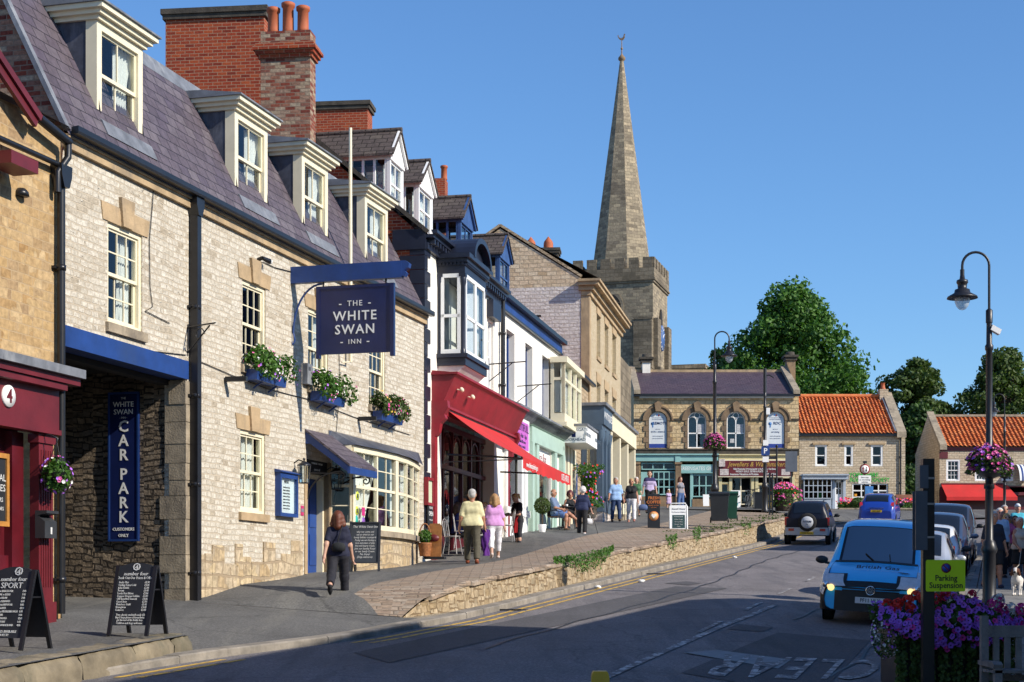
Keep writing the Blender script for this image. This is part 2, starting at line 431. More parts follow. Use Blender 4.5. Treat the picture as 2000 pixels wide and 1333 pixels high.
M['palegable'] = masonry('pale_gable_stone', [(.60, .44, .27), (.80, .62, .42), (.70, .53, .34), (.84, .68, .47)], (.42, .33, .23), .38, .17, .014, .06, .9, .9, weather=(.36, .27, .17), wscale=.5, wlo=.6, dist=.03, fine=.3)
M['palestone'] = masonry('pale_cottage_stone',
 [(.50, .40, .27), (.64, .53, .38), (.57, .46, .32), (.68, .57, .42)], (.36, .29, .21),
 .30, .15, .014, .06, .9, .9, weather=(.24, .18, .12), wscale=.5, wlo=.62, dist=.03)
M['pinkwash'] = masonry('flaking_whitewash',
 [(.66, .58, .51), (.80, .72, .65), (.72, .64, .58), (.84, .77, .70)], (.52, .44, .37),
 .40, .15, .014, .10, 1.0, .95, weather=(.34, .25, .2), wscale=.8, wlo=.56, dist=.035)
M['buff'] = masonry('buff_brickwork',
 [(.46, .36, .22), (.58, .47, .31), (.52, .42, .27), (.60, .50, .35)], (.36, .29, .2),
 .24, .085, .01, .02, .6, .9, weather=(.3, .22, .13), wscale=.5, wlo=.6, dist=.012)
M['brick'] = masonry('red_brick',
 [(.20, .030, .016), (.36, .060, .022), (.29, .045, .02), (.42, .085, .028), (.25, .04, .02)], (.36, .22, .14),
 .235, .080, .008, .012, .6, .85, weather=(.12, .03, .02), wscale=.6, wlo=.62, dist=.012)
M['mottled'] = masonry('mottled_brick',
 [(.16, .04, .03), (.30, .07, .04), (.44, .33, .22), (.22, .05, .035), (.50, .40, .28), (.30, .10, .06)], (.24, .17, .12),
 .235, .080, .009, .014, .7, .9, weather=(.09, .05, .04), wscale=1.1, wlo=.6, dist=.014, fine=.4)
M['slate'] = masonry('purple_slate',
 [(.085, .068, .085), (.135, .11, .13), (.11, .088, .105), (.16, .135, .15), (.10, .08, .105), (.125, .10, .115)], (.028, .024, .03),
 .36, .235, .010, .012, .8, .55, weather=(.17, .15, .135), wscale=.45, wlo=.6, dist=.03, fine=.28)
M['jslate'] = masonry('small_purple_slate',
 [(.075, .048, .062), (.11, .075, .092), (.09, .06, .078), (.12, .085, .098)], (.035, .025, .03),
 .30, .20, .012, .012, .7, .55, weather=(.055, .045, .06), wscale=.35, wlo=.5, dist=.03)
M['stoneslate'] = masonry('mossy_stone_slate',
 [(.075, .06, .055), (.12, .095, .085), (.10, .08, .072), (.14, .115, .095)], (.03, .025, .02),
 .34, .20, .014, .02, .9, .8, weather=(.16, .13, .06), wscale=.7, wlo=.6, dist=.03)
M['roofbrick'] = masonry('red_plain_tile',
 [(.15, .035, .022), (.24, .058, .035), (.19, .045, .03), (.27, .08, .045)], (.05, .02, .015),
 .26, .15, .012, .02, .9, .85, weather=(.10, .055, .04), wscale=.7, wlo=.55, dist=.03)
M['churchstone'] = masonry('church_stone',
 [(.19, .155, .11), (.40, .33, .225), (.29, .24, .17), (.48, .39, .26), (.23, .19, .14), (.36, .30, .2)], (.2, .165, .12),
 .62, .30, .016, .05, .6, .95, weather=(.085, .07, .055), wscale=.18, wlo=.52, dist=.05, fine=.3)
M['churchdark'] = masonry('soot_dark_church_stone',
 [(.14, .115, .08), (.26, .21, .145), (.19, .155, .11), (.30, .245, .17)], (.12, .10, .07),
 .8, .36, .02, .05, .6, .95, weather=(.06, .05, .04), wscale=.2, wlo=.5, dist=.05)
M['wallstone'] = masonry('retaining_wall_stone',
 [(.33, .24, .13), (.47, .37, .24), (.40, .30, .18), (.54, .44, .30), (.44, .35, .23), (.36, .29, .19)], (.20, .14, .08),
  .40, .21, .016, .05, 1.0, .95, wander=.18, weather=(.24, .18, .11), wscale=1.1, wlo=.58, dist=.045, fine=.35)
M['terra'] = paint('terracotta', (.40, .10, .035), .7, .2, 5)
M['pantile'] = masonry('orange_pantile_tiles', [(.52, .12, .035), (.70, .21, .06), (.60, .15, .045), (.74, .27, .09), (.44, .11, .04), (.64, .18, .05)], (.30, .07, .025), .242, .30, .006, .012, .5, .8, weather=(.26, .12, .06), wscale=.55, wlo=.6, offset=0.0, dist=.02, fine=.3)
M['tilered'] = paint('orange_pantile', (.66, .19, .055), .8, .3, 1.8, bmp=.3, dirt=(.42, .11, .04))

def asphalt(name, base, var, patch, speck=.5, crack=True):
 m, nt, b = _mat(name)
 v = coords(nt, 'Object')
 o = ramp(nt, noise(nt, v, .45, 6, .6), [(.3, tuple(x*(1-var) for x in base)), (.7, tuple(x*(1+var) for x in base))])
 st = noise(nt, coords(nt, 'Object', (2.2, .22, 1)), 1.0, 5, .6)
 o = mixc(nt, ramp(nt, st, [(.5, (0, 0, 0)), (.66, (.75, .75, .75))]), o, patch)
 g = noise(nt, v, 26.0, 6, .85)
 o = mixc(nt, 1.0, o, ramp(nt, g, [(.3, (1-speck,)*3), (.5, (1, 1, 1)), (.68, (1+speck*1.9,)*3)]), 'MULTIPLY')
 if crack:
  vo = N(nt, 'ShaderNodeTexVoronoi', Scale=.33); vo.feature = 'DISTANCE_TO_EDGE'
  dv = N(nt, 'ShaderNodeTexNoise', Scale=1.3, Detail=5); L(nt, v, dv.inputs['Vector'])
  ad = N(nt, 'ShaderNodeVectorMath', operation='ADD'); L(nt, v, ad.inputs[0]); L(nt, dv.outputs['Color'], ad.inputs[1]); L(nt, ad.outputs[0], vo.inputs['Vector'])
  ck = ramp(nt, vo.outputs['Distance'], [(.0, (.5, .5, .5)), (.012, (0, 0, 0))])
  o = mixc(nt, ck, o, tuple(x*.35 for x in base))
 L(nt, o, b.inputs['Base Color']); b.inputs['Roughness'].default_value = .85; b.inputs['Specular IOR Level'].default_value = .3
 bump(nt, g, .5, .01, b); return m
M['road'] = asphalt('road_asphalt', (.158, .145, .145), .24, (.105, .10, .105))
M['tarmac'] = asphalt('pavement_tarmac', (.105, .103, .098), .28, (.15, .145, .13), .45)
M['patch'] = asphalt('fresh_tarmac_patch', (.085, .082, .085), .15, (.06, .06, .06), .35, False)
M['kerb'] = paint('kerb_stone', (.25, .22, .18), .9, .4, 2.5, bmp=.6, dirt=(.13, .12, .10))
M['paver'] = masonry('worn_brick_paving', [(.25, .18, .13), (.37, .28, .20), (.31, .23, .17), (.42, .34, .26), (.29, .24, .19)], (.15, .12, .09),
 .42, .14, .012, .03, .7, .9, weather=(.17, .16, .07), wscale=.5, wlo=.63, dist=.015)
M['flag'] = masonry('grey_flagstones', [(.17, .17, .165), (.25, .245, .23), (.21, .205, .2)], (.10, .10, .095),
 .75, .5, .012, .01, .4, .85, weather=(.14, .13, .12), wscale=.4, wlo=.6, dist=.01)
M['grit'] = asphalt('gritty_strip', (.25, .21, .15), .35, (.15, .13, .10), .7, False)
def worn(name, c, under, keep=.52):
 m, nt, b = _mat(name); v = coords(nt)
 g = noise(nt, v, 5.5, 8, .75)
 L(nt, mixc(nt, ramp(nt, g, [(keep-.06, (0, 0, 0)), (keep+.03, (1, 1, 1))]), c, under), b.inputs['Base Color'])
 b.inputs['Roughness'].default_value = .8; return m
M['yline'] = worn('worn_yellow_paint', (.60, .37, .055), (.12, .11, .10), .56)
M['wline'] = worn('worn_white_paint', (.55, .55, .53), (.145, .135, .135), .47)

# ---------------- ground ----------------
def lerp(tab, y):
 if y <= tab[0][0]: (a, p), (b, q) = tab[0], tab[1]
 elif y >= tab[-1][0]: (a, p), (b, q) = tab[-2], tab[-1]
 else:
  for i in range(len(tab)-1):
   if tab[i][0] <= y <= tab[i+1][0]: (a, p), (b, q) = tab[i], tab[i+1]; break
 return p+(q-p)*(y-a)/(b-a)
def zr(y):                                    # road surface height
 if y < 66: return .0672*y-2.43
 if y < 108: return 2.005+.09*(y-66)
 return 5.785+.012*(y-108)
def zroad(x, y):                                 # road with the camber falling to the right-hand kerb
 return zr(y)-.042*min(4.1, max(0.0, x-(lerp(KL, min(y, 84))+4.3))) if 8 < y < 84 else zr(y)
CAM = .172
KL = [(18, -6.55), (20.1, -5.4), (22.7, -4.2), (25.3, -2.5), (29, -.95), (35.8, 1.12), (46, 4.25), (59.8, 8.45), (72, 12.2), (80, 14.8), (84, 17.5)]
WL = [(28.4, -1.95), (30.3, -.95), (33.6, .02), (37.4, 1.15), (47, 3.95), (57.9, 7.35), (70, 11.2), (78.5, 13.9)]
ZL = [(18, -.95), (20, -.75), (24.6, -.34), (29.2, -.064), (30.8, .18), (32.75, .3), (33.7, .4), (40, .71), (42.5, .93), (49.5, 1.7), (52.7, 2.0), (67.4, 3.06), (80, 4.25), (87.7, 4.72), (100, 5.3)]
ZE = [(28.4, -.40), (29.0, -.10), (30.3, .19), (33.6, .46), (37.4, .70), (47, 1.42), (57.9, 2.2), (76, 3.62), (84, 4.25), (100, 5.2)]
BL = [(28.4, -2.32), (29.5, -2.85), (33, -1.9), (41, -.1), (51.6, 2.35), (64, 5.8), (79, 9.6)]
def kerbx(y): return lerp(KL, y)
def kr(y): return .306*y-1.25 if y < 82 else lerp([(82, 23.8), (86, 27), (88, 40)], y)
FI = Frame(1900, 13.7); FB = Frame(1700, 11.15); F5 = Frame(1600, 9.31)
def facx(y):
 if y < 40.9: return FI.m*y-FI.D
 if y < 58.8: return FB.m*y-FB.D
 return F5.m*y-F5.D
ys = [8+.9*i for i in range(112)]
b = MB(); Y = [-60, -10]+ys+[112, 125, 150, 220, 400, 900, 2200]
X = [-900, -120, -30, -12]+[-8+.8*i for i in range(62)]+[50, 90, 160, 900]
b.add([(x, y, (zroad(x, y) if y > 8 else zr(8))) for y in Y for x in X], [(j*len(X)+i, j*len(X)+i+1, (j+1)*len(X)+i+1, (j+1)*len(X)+i) for j in range(len(Y)-1) for i in range(len(X)-1)], smooth=True)
tag(obj('road', b, M['road']), 'grey asphalt road climbing the hill between the shops', 'road', kind='structure')

def strip(mb, ylist, xa, za, xb, zb, n=8, mat=0, crown=0.0):
 o = len(mb.v); V = []
 for y in ylist:
  for i in range(n+1):
   t = i/n; V.append((xa(y)+(xb(y)-xa(y))*t, y, za(y)+(zb(y)-za(y))*t+crown*math.sin(math.pi*t)))
 k = n+1
 mb.add(V, [(j*k+i, j*k+i+1, (j+1)*k+i+1, (j+1)*k+i) for j in range(len(ylist)-1) for i in range(n)], mat, True)
zl = lambda y: lerp(ZL, y); ze = lambda y: lerp(ZE, y)
rng = lambda a, c, n: [a+(c-a)*i/n for i in range(n+1)]
TX = [(16, -6.6), (18.6, -5.8), (22.9, -4.5)]; TZ = [(16, -1.0), (18.6, -.84), (22.9, -.57)]
b = MB()
strip(b, rng(12, 22.9, 16), lambda y: facx(y)-.3, zl, lambda y: lerp(TX, y), lambda y: lerp(TZ, y))
apr = rng(22.9, 28.4, 14)
strip(b, apr, lambda y: facx(y)-.3, zl, lambda y: kerbx(y)-.28, lambda y: zr(y)+.08, 10)
mid = rng(28.4, 31, 12)+rng(31.5, 79, 64)
strip(b, mid, lambda y: facx(y)-.3, zl, lambda y: lerp(BL, y), lambda y: zl(y)+(ze(y)-zl(y))*min(1, max(.1, (lerp(BL, y)-facx(y))/(lerp(WL, y)-facx(y)))))
strip(b, rng(12, 40, 30), lambda y: facx(y)-9, zl, lambda y: facx(y)-.3, zl, 2)
farx = lambda y: max(lerp(WL, 78.5)-1.4, kerbx(min(y, 84))-3.2)
strip(b, rng(78.6, 97, 18), lambda y: 1.5, zl, farx, lambda y: zl(y)-.10)
strip(b, rng(78.6, 97, 18), farx, lambda y: zl(y)-.10, lambda y: (kerbx(y) if y < 84 else 17.5+(y-84)*2)-.28, lambda y: max(zr(y)+.10, zl(y)-.75) if y < 88 else zr(y)+.1, 5)
strip(b, rng(13, 22.95, 14), lambda y: lerp(TX, y)-.1, lambda y: zr(y)+.07, lambda y: kerbx(y)-.28, lambda y: zr(y)+.08, 2)
tag(obj('pavement', b, M['tarmac']), 'dark tarmac pavement in front of the shops', 'pavement', kind='structure')
b = MB()
strip(b, mid, lambda y: lerp(BL, y), lambda y: zl(y)+(ze(y)-zl(y))*min(1, max(.1, (lerp(BL, y)-facx(y))/(lerp(WL, y)-facx(y)))), lambda y: lerp(WL, y)+.04-min(.29, max(0, (y-29.4)*2)), ze, 4)
tag(obj('paved_terrace', b, M['paver']), 'brown brick paving along the top of the low wall', 'pavement', kind='structure')
b = MB(); strip(b, rng(28.35, 84, 60), lambda y: lerp(WL, y)-.3, lambda y: zr(y)+.09, lambda y: kerbx(y)-.28, lambda y: zr(y)+.09, 2)
tag(obj('verge', b, M['grit']), 'gritty strip between low wall and kerb', 'verge', kind='structure')
# kerb stones along the road edge
def kerbrun(name, ya, yb, xf, h, wdt, label, mat, seg=.92, side=-1):
 b = MB(); y = ya; r = random.Random(3)
 while y < yb:
  y2 = min(yb, y+seg); g = .012; jz = r.uniform(-.008, .008); jx = r.uniform(-.012, .012)
  x1 = xf(y)+jx; x2 = xf(y2)+jx; z1 = zr(y); z2 = zr(y2); hh = h+jz
  V = []
  for (yy, x, z) in ((y+g, x1, z1), (y2-g, x2, z2)):
   V += [(x, yy, z-.2), (x, yy, z+hh-.02), (x+side*.025, yy, z+hh), (x+side*wdt, yy, z+hh), (x+side*wdt, yy, z-.2)]
  b.add(V, [(0, 1, 6, 5), (1, 2, 7, 6), (2, 3, 8, 7), (3, 4, 9, 8), (0, 4, 3, 2, 1), (5, 6, 7, 8, 9)]); y = y2
 return tag(obj(name, b, mat, recalc=True), label, 'kerb', kind='structure')
kerbrun('kerb', 17.5, 84, kerbx, .11, .30, 'worn stone kerb along the left side of the road', M['kerb'])
kerbrun('kerb', 12, 82, kr, .12-CAM, .16, 'straight stone kerb along the right side of the road', M['kerb'], .92, 1)
b = MB(); strip(b, rng(8, 84, 60), lambda y: kr(y)+.16, lambda y: zr(y)+.12-CAM, lambda y: .306*y+9, lambda y: zr(y)+.14-CAM, 3)
tag(obj('stone_pavement', b, M['flag']), 'grey flagstone pavement on the right of the road', 'pavement', kind='structure')
# rough stones edging the raised pavement in the left foreground
b = MB(); y = 14.0; r = random.Random(11); pr = random.Random(5)
while y < 22.85:
 y2 = min(22.95, y+r.uniform(.9, 1.5)); x1 = lerp(TX, y); x2 = lerp(TX, y2); zt1 = lerp(TZ, y)+.012; zt2 = lerp(TZ, y2)+.012
 def st(t, s): 
  # rounded rough block, t along, s around the section
  yy = y+.015+(y2-y-.03)*t; xx = x1+(x2-x1)*t; zt = zt1+(zt2-zt1)*t
  sec = [(-.42, 0), (-.12, .0), (-.03, -.03), (.03, -.12), (.05, -.3), (.07, -.62)]
  i = min(int(s*5), 4); f = s*5-i; px = sec[i][0]*(1-f)+sec[i+1][0]*f; pz = sec[i][1]*(1-f)+sec[i+1][1]*f
  e = .05*(1 if t in (0, 1) else 0)
  return (xx+px-e+pr.uniform(-.018, .018), yy, zt+pz-e*.3+pr.uniform(-.012, .012))
 b.grid(st, 8, 10, 0, True)
 if y2 > 22.8:
  b.poly([(x2-.45, 22.95, zt2-.62), (x2-.42, 22.95, zt2), (x2-.05, 22.95, zt2-.04), (x2+.05, 22.95, zt2-.62)])
 y = y2
tag(obj('terrace_edging', b, paint('mossy_edging', (.20, .165, .11), .9, .45, 2.2, bmp=.6, dirt=(.075, .075, .05))), 'rough mossy stone blocks edging the raised pavement at lower left', 'edging', kind='structure')
# retaining wall
def rwall():
 t = thing('retaining_wall', 'low rubble stone wall holding up the paved terrace', 'wall', (lerp(WL, 40), 40, zr(40)))
 off = tuple(-x for x in t.location); OFF[t.name] = off
 b = MB(); c = MB(); r = random.Random(4); yy = rng(28.4, 78.5, 170)
 def fr(i, j):
  y = yy[int(round(i*170))]; x = lerp(WL, y); zt = ze(y)-.06; zb = zr(y)-.05; q = j
  o = r.uniform(-.02, .02) if 0 < j < 1 else 0
  return (x+o+.03*(1-q), y, zb+(zt-zb)*q)
 b.grid(fr, 170, 4, 0, False)
 b.poly([(lerp(WL, 78.5), 78.5, zr(78.5)-.1), (lerp(WL, 78.5), 78.5, ze(78.5)-.06), (lerp(WL, 78.5)-.4, 78.5, ze(78.5)-.06), (lerp(WL, 78.5)-.4, 78.5, zr(78.5)-.1)])
 obj('wall', b, M['wallstone'], t)
 y = 29.25
 while y < 78.4:
  y2 = min(78.5, y+r.uniform(.6, 1.1)); jz = r.uniform(-.012, .014); jx = r.uniform(-.02, .03)
  V = []
  for q in (y+.01, y2-.01):
   x = lerp(WL, q)+.05+jx; z = ze(q)+.012+jz; V += [(x-.5, q, z-.09), (x-.5, q, z), (x-.03, q, z), (x, q, z-.03), (x, q, z-.09)]
  c.add(V, [(0, 1, 6, 5), (1, 2, 7, 6), (2, 3, 8, 7), (3, 4, 9, 8), (4, 0, 5, 9), (0, 4, 3, 2, 1), (5, 6, 7, 8, 9)]); y = y2
 obj('coping', c, M['paver'], t, recalc=True)
 c = MB()
 for y0 in (36.9,):
  x = lerp(WL, y0); c.box(x-.05, x+.13, y0, y0+.3, zr(y0)-.1, ze(y0)-.09)
 obj('buttress', c, M['wallstone'], t)
rwall()
# markings
def line(mb, xf, ya, yb, wd, n=50, dz=.005):
 strip(mb, rng(ya, yb, n), lambda y: xf(y), lambda y: zroad(xf(y), y)+dz, lambda y: xf(y)+wd, lambda y: zroad(xf(y)+wd, y)+dz, 1)
for (o, nm) in ((.22, 'inner'), (.50, 'outer')):
 b = MB(); line(b, lambda y: kerbx(y)+o, 20.5, 22.6, .10, 10); line(b, lambda y: kerbx(y)+o, 25.0, 80, .10, 80)
 tag(obj('yellow_line', b, M['yline']), nm+' of the two worn yellow lines by the left kerb', 'road marking', kind='structure')
b = MB(); line(b, lambda y: .345*y-6.15+.012*math.sin(y*1.3), 17, 33.0, .13, 60, .012)
tag(obj('centre_line', b, M['wline']), 'worn pale line running up the middle of the road', 'road marking', kind='structure')
def roadtext(body, cx, cy, size, length, label):
 t = text(body, 1.0, 'road_lettering', M['wline'], None, (0, 0, 0), depth=0, bold=.012, spacing=1.15)
 me = t.data
 for v in me.vertices:
  x, y = v.co.x*size, v.co.y*length; yy = cy-y; v.co = (cx-x+.306*(yy-cy), yy, zroad(cx-x+.306*(yy-cy), yy)+.016)
 t.rotation_euler = (0, 0, 0); me.update(); set_uv(me); tag(t, label, 'road marking', kind='structure'); t.name = 'road_lettering'
roadtext('CLEAR', 4.0, 23.0, .72, 3.3, 'worn white word CLEAR painted on the road facing uphill')
roadtext('KEEP', 2.85, 19.4, .80, 3.3, 'worn white word KEEP painted on the road facing uphill')
def patch(mb, pts, dz):                        # a quad in photo pixels on the road plane, draped over the camber
 q = [Vector(((u-1000)/((v-945)/2.43), F/((v-945)/2.43), 0)) for u, v in pts]
 def f(i, j): p = (q[0]*(1-i)+q[1]*i)*(1-j)+(q[3]*(1-i)+q[2]*i)*j; return (p.x, p.y, zroad(p.x, p.y)+dz)
 mb.grid(f, 30, 12, 0, True)
b = MB(); patch(b, [(1335, 1268), (1520, 1287), (1545, 1272), (1400, 1262)], .014)
tag(obj('utility_cover', b, paint('steel_cover', (.16, .15, .15), .5, .3, 9, metal=.4)), 'pale steel utility cover set in the road', 'cover')
b = MB()
for pts in ([(1420, 1226), (1490, 1228), (1510, 1220), (1440, 1216)], [(1300, 1140), (1345, 1144), (1370, 1140), (1340, 1136)], [(690, 1276), (760, 1296), (1420, 1150), (1320, 1146)], [(1330, 1300), (1600, 1330), (1700, 1235), (1520, 1228)]): patch(b, pts, .008)
tag(obj('road_patch', b, M['patch']), 'darker tarmac repairs let into the road', 'road patch', kind='structure')
b = MB()
for k in range(7): y = 27+k*4.6; strip(b, [y, y+2.0], lambda y: .306*y-5.2-.03, lambda y: zroad(.306*y-5.2, y)+.009, lambda y: .306*y-5.2+.07, lambda y: zroad(.306*y-5.2, y)+.009, 1)
obj_ = obj('lane_line', b, M['wline']); tag(obj_, 'broken white lane line up the hill', 'road marking', kind='structure')
b = MB()
for (c0_, k_, ya_, yb2_) in ((-7.6, .9, 24, 70), (-3.9, 1.7, 30, 66), (-2.4, 1.2, 22, 44)):
 sx_ = lambda y: .306*y+c0_+.22*math.sin(y*.23*k_)+.05*math.sin(y*1.9); strip(b, rng(ya_, yb2_, 90), sx_, lambda y: zroad(sx_(y), y)+.012, lambda y: sx_(y)+.05, lambda y: zroad(sx_(y)+.05, y)+.012, 1)
tag(obj('tar_seam', b, M['blk']), 'thin dark tar seams wandering along the road', 'road patch', kind='structure')
for k_, y_ in enumerate((31.5, 44.0)):
 t = thing('drain_grate', ('nearer iron drain grate by the left kerb', 'farther iron drain grate by the left kerb')[k_], 'drain', (kerbx(y_)+.22, y_, zr(y_)+.008), math.atan2(-.306, 1)); b = MB()
 for q in range(6): b.box(-.2+.075*q, -.165+.075*q, -.22, .22, 0, .012)
 b.box(-.22, .22, -.25, -.22, 0, .012); b.box(-.22, .22, .22, .25, 0, .012); obj('grate', b, M['black'], t)
# ---------------- windows ----------------
def window(bld, x0, x1, z0, z1, y=.06, cols=3, rows=2, fm='cream', sill='sill', curtain=None, lintel=None, glass='glass', st=.075, bar=.022, mid=True, deep=.10, name='window', room=.6, sillw=.06):
 """sash window; rows = panes per sash.  window > pane, curtain, sill, lintel"""
 b = MB()
 b.box(x0, x0+st, y-.03, y+deep, z0, z1); b.box(x1-st, x1, y-.03, y+deep, z0, z1)
 b.box(x0+st, x1-st, y-.03, y+deep, z1-st, z1); b.box(x0+st, x1-st, y-.03, y+deep, z0, z0+st*.8)
 xa, xb = x0+st, x1-st; za, zb = z0+st*.8, z1-st; zm = (za+zb)/2 if mid else za
 def sash(za, zb, yy, n):
  w = .042
  b.box(xa, xa+w, yy, yy+.035, za, zb); b.box(xb-w, xb, yy, yy+.035, za, zb)
  b.box(xa+w, xb-w, yy, yy+.035, za, za+.055); b.box(xa+w, xb-w, yy, yy+.035, zb-.04, zb)
  for i in range(1, cols):
   x = xa+w+(xb-xa-2*w)*i/cols; b.box(x-bar/2, x+bar/2, yy+.004, yy+.03, za+.055, zb-.04)
  for i in range(1, n):
   z = za+.055+(zb-za-.095)*i/n; b.box(xa+w, xb-w, yy+.006, yy+.028, z-bar/2, z+bar/2)
 g = MB()
 if mid:
  sash(zm-.02, zb, y, rows); sash(za, zm+.02, y+.042, rows)
  g.poly([(xa+.02, y+.017, zm), (xb-.02, y+.017, zm), (xb-.02, y+.017, zb-.02), (xa+.02, y+.017, zb-.02)])
  g.poly([(xa+.02, y+.06, za+.02), (xb-.02, y+.06, za+.02), (xb-.02, y+.06, zm), (xa+.02, y+.06, zm)])
 else:
  sash(za, zb, y, rows)
  g.poly([(xa+.02, y+.017, za+.02), (xb-.02, y+.017, za+.02), (xb-.02, y+.017, zb-.02), (xa+.02, y+.017, zb-.02)])
 wn = obj(name, b, M[fm], bld); obj('pane', g, M[glass], wn, loc=(0, 0, 0))
 if room:                                      # the room behind the window
  r = MB(); yy = y+deep; r.box(x0-.3, x1+.3, yy+.02, yy+room, z0-.2, z1+.2, skip='f'); obj('room', r, M['room'] if glass == 'dglass' else M['dark'], wn, loc=(0, 0, 0))
 if curtain:
  c = MB()
  for (f0, f1, gather) in curtain:
   wd = (xb-xa)
   def cf(i, j, f0=f0, f1=f1, gather=gather):
    sag = 1-gather*math.sin(math.pi*min(1, (1-j)*1.0))*.55 if gather > 0 else 1
    ce = f0 if f0 < .4 else f1
    f = f0+(f1-f0)*i; f = ce+(f-ce)*sag
    return (xa+wd*f, y+.15+.022*math.sin(i*34+math.sin(j*3)), za+(zb-za)*j)
   c.grid(cf, 26, 8)
  obj('curtain', c, M['curtain'], wn, loc=(0, 0, 0))
 if sill:
  s = MB(); s.box(x0-.07, x1+.09, -sillw, .12, z0-.15, z0-.002); obj('sill', s, M[sill], wn, loc=(0, 0, 0))
 if lintel:
  h = .36; s = MB(); xm = (x0+x1)/2
  for (p, q, hh, yy) in ((x0-.16, xm-.16, h*.78, -.018), (xm+.16, x1+.16, h*.78, -.020)):
   k = -.10 if p < xm-.2 else 0; k2 = .10 if q > xm+.2 else 0
   s.prism([(p-k*.0, z1+.004), (q, z1+.004), (q+k2*.6, z1+hh), (p+k*.6, z1+hh)], 'y', yy, .1)
  s.prism([(xm-.155, z1+.004), (xm+.155, z1+.004), (xm+.22, z1+h+.1), (xm-.22, z1+h+.1)], 'y', -.06, .1)
  obj('lintel', s, M[lintel], wn, loc=(0, 0, 0))
 return wn
def pipe(bld, x, z0, z1, y=-.09, r=.05, hopper=True, m='black', sq=False, name='downpipe'):
 b = MB()
 if sq: b.box(x-r, x+r, y-r, y+r, z0, z1)
 else: b.tube([(x, y, z0), (x, y, z1)], r, 10)
 z = z0+.5
 while z < z1-.3:
  b.lathe([(r, z-.03), (r*1.25, z-.03), (r*1.25, z+.05), (r, z+.05)], (x, y, 0), 10); b.box(x-r*1.9, x+r*1.9, y+r*.6, y+.11, z-.012, z+.03); z += 1.55
 if hopper:
  b.prism([(x-.07, z1-.05), (x+.07, z1-.05), (x+.14, z1+.12), (x+.15, z1+.28), (x-.15, z1+.28), (x-.14, z1+.12)], 'y', y-.10, y+.09)
 return obj(name, b, M[m], bld)

# ---------------- number four bar, at the left edge ----------------
aA = FI.a(118); TA = FI.building('stone_bar_building', 'golden sandstone building with deep red shopfront at the far left', 'building', aA, -.5)
b = MB(); z_e = FI.z(118, 252)
wall(b, FI.a(-500), aA, -1.2, z_e, [(FI.a(-500)+.5, FI.a(93), -1.2, 3.1)], y=0, reveal=.5)
b.poly([(aA, 0, -1), (aA, 9, -1), (aA, 9, z_e), (aA, 0, z_e)])
obj('wall', b, M['golden'], TA)
b = MB(); a0 = FI.a(-500)
b.poly([(a0, -.15, z_e+.02), (aA+.05, -.15, z_e+.02), (aA+.05, 4, z_e+1.85), (a0, 4, z_e+1.85)]); b.poly([(a0, 4, z_e+1.85), (aA+.05, 4, z_e+1.85), (aA+.05, 9, z_e-.3), (a0, 9, z_e-.3)])
b.poly([(aA+.05, -.15, z_e), (aA+.05, 9, z_e), (aA+.05, 4, z_e+1.85)])
obj('roof', b, M['slate'], TA)
b = MB()                                          # barge boards of the little gable, their tip in view
ab = FI.a(46); b.bar((ab, -.22, FI.z(46, 222, -.22)), (FI.a(-60), -.22, FI.z(-60, 62, -.22)), .06, .26); b.bar((ab+.02, -.26, FI.z(46, 218, -.22)), (FI.a(-60), -.26, FI.z(-60, 54, -.22)), .06, .1)
b.box(FI.a(-40), FI.a(14), -.5, -.1, FI.z(10, 325, -.3), FI.z(10, 300, -.3))
obj('barge_board', b, M['burgundy'], TA)
b = MB(); zg = FI.z(118, 268, -.2)
b.tube([(FI.a(52), -.2, zg+.12), (aA-.1, -.2, zg-.02)], .07, 10); b.tube([(FI.a(-100), -.12, FI.z(10, 285)), (FI.a(105), -.12, FI.z(105, 325))], .045, 8)
b.tube([(aA-.12, -.2, zg), (aA-.12, -.2, zg-.25), (aA-.28, -.12, zg-.5), (aA-.28, -.12, zg-.8)], .055, 10)
obj('gutter', b, M['black'], TA)
pipe(TA, FI.a(108), -.3, FI.z(108, 362), -.10, .06)
b = MB(); zt = 3.34                               # moulded cornice slab over the shop
b.box(a0, aA+.02, -.42, .02, zt-.13, zt); obj('cornice', b, M['lead'], TA)
b = MB(); b.box(a0, aA, -.34, -.002, zt-.24, zt-.135); b.box(a0, FI.a(97), -.16, -.004, 2.42, zt-.245); b.box(a0, FI.a(97), -.20, -.004, 2.34, 2.415)
b.box(a0, FI.a(97), -.30, -.004, zt-.34, zt-.25)
fa = obj('fascia', b, M['burgundy'], TA)
b = MB(); xa = FI.a(15, -.16); b.lathe([(0, -.19), (.155, -.19), (.155, -.16)], (xa, 0, 2.77), 24, ax='y'); obj('number_disc', b, M['letter'], fa, loc=(0, 0, 0))
text('4', .27, 'lettering', M['burgundy'], fa, (xa, -.196, 2.765), bold=.02)
b = MB(); b.box(FI.a(64), FI.a(92), -.10, .05, -.45, 2.34); b.box(FI.a(60), FI.a(94), -.14, .05, -.5, -.12); b.box(FI.a(60), FI.a(94), -.13, .05, 2.2, 2.33)
for i in range(5): 
 x = FI.a(68+i*4.6); b.box(x, x+.025, -.112, -.10, .1, 2.1)
obj('pilaster', b, M['burgundy'], TA)
b = MB(); b.box(a0, FI.a(64), .25, .3, -.6, 2.4); b.box(FI.a(38), FI.a(60), .12, .26, -.5, 2.34); b.box(FI.a(-140), FI.a(38), .18, .26, -.5, .55)
obj('shopfront', b, M['duskred'], TA)
mb = FI.thing('menu_board', 'chalk menu board in an orange wooden frame on the deep red shopfront', 'menu board', FI.a(12), .1, FI.z(12, 1028))
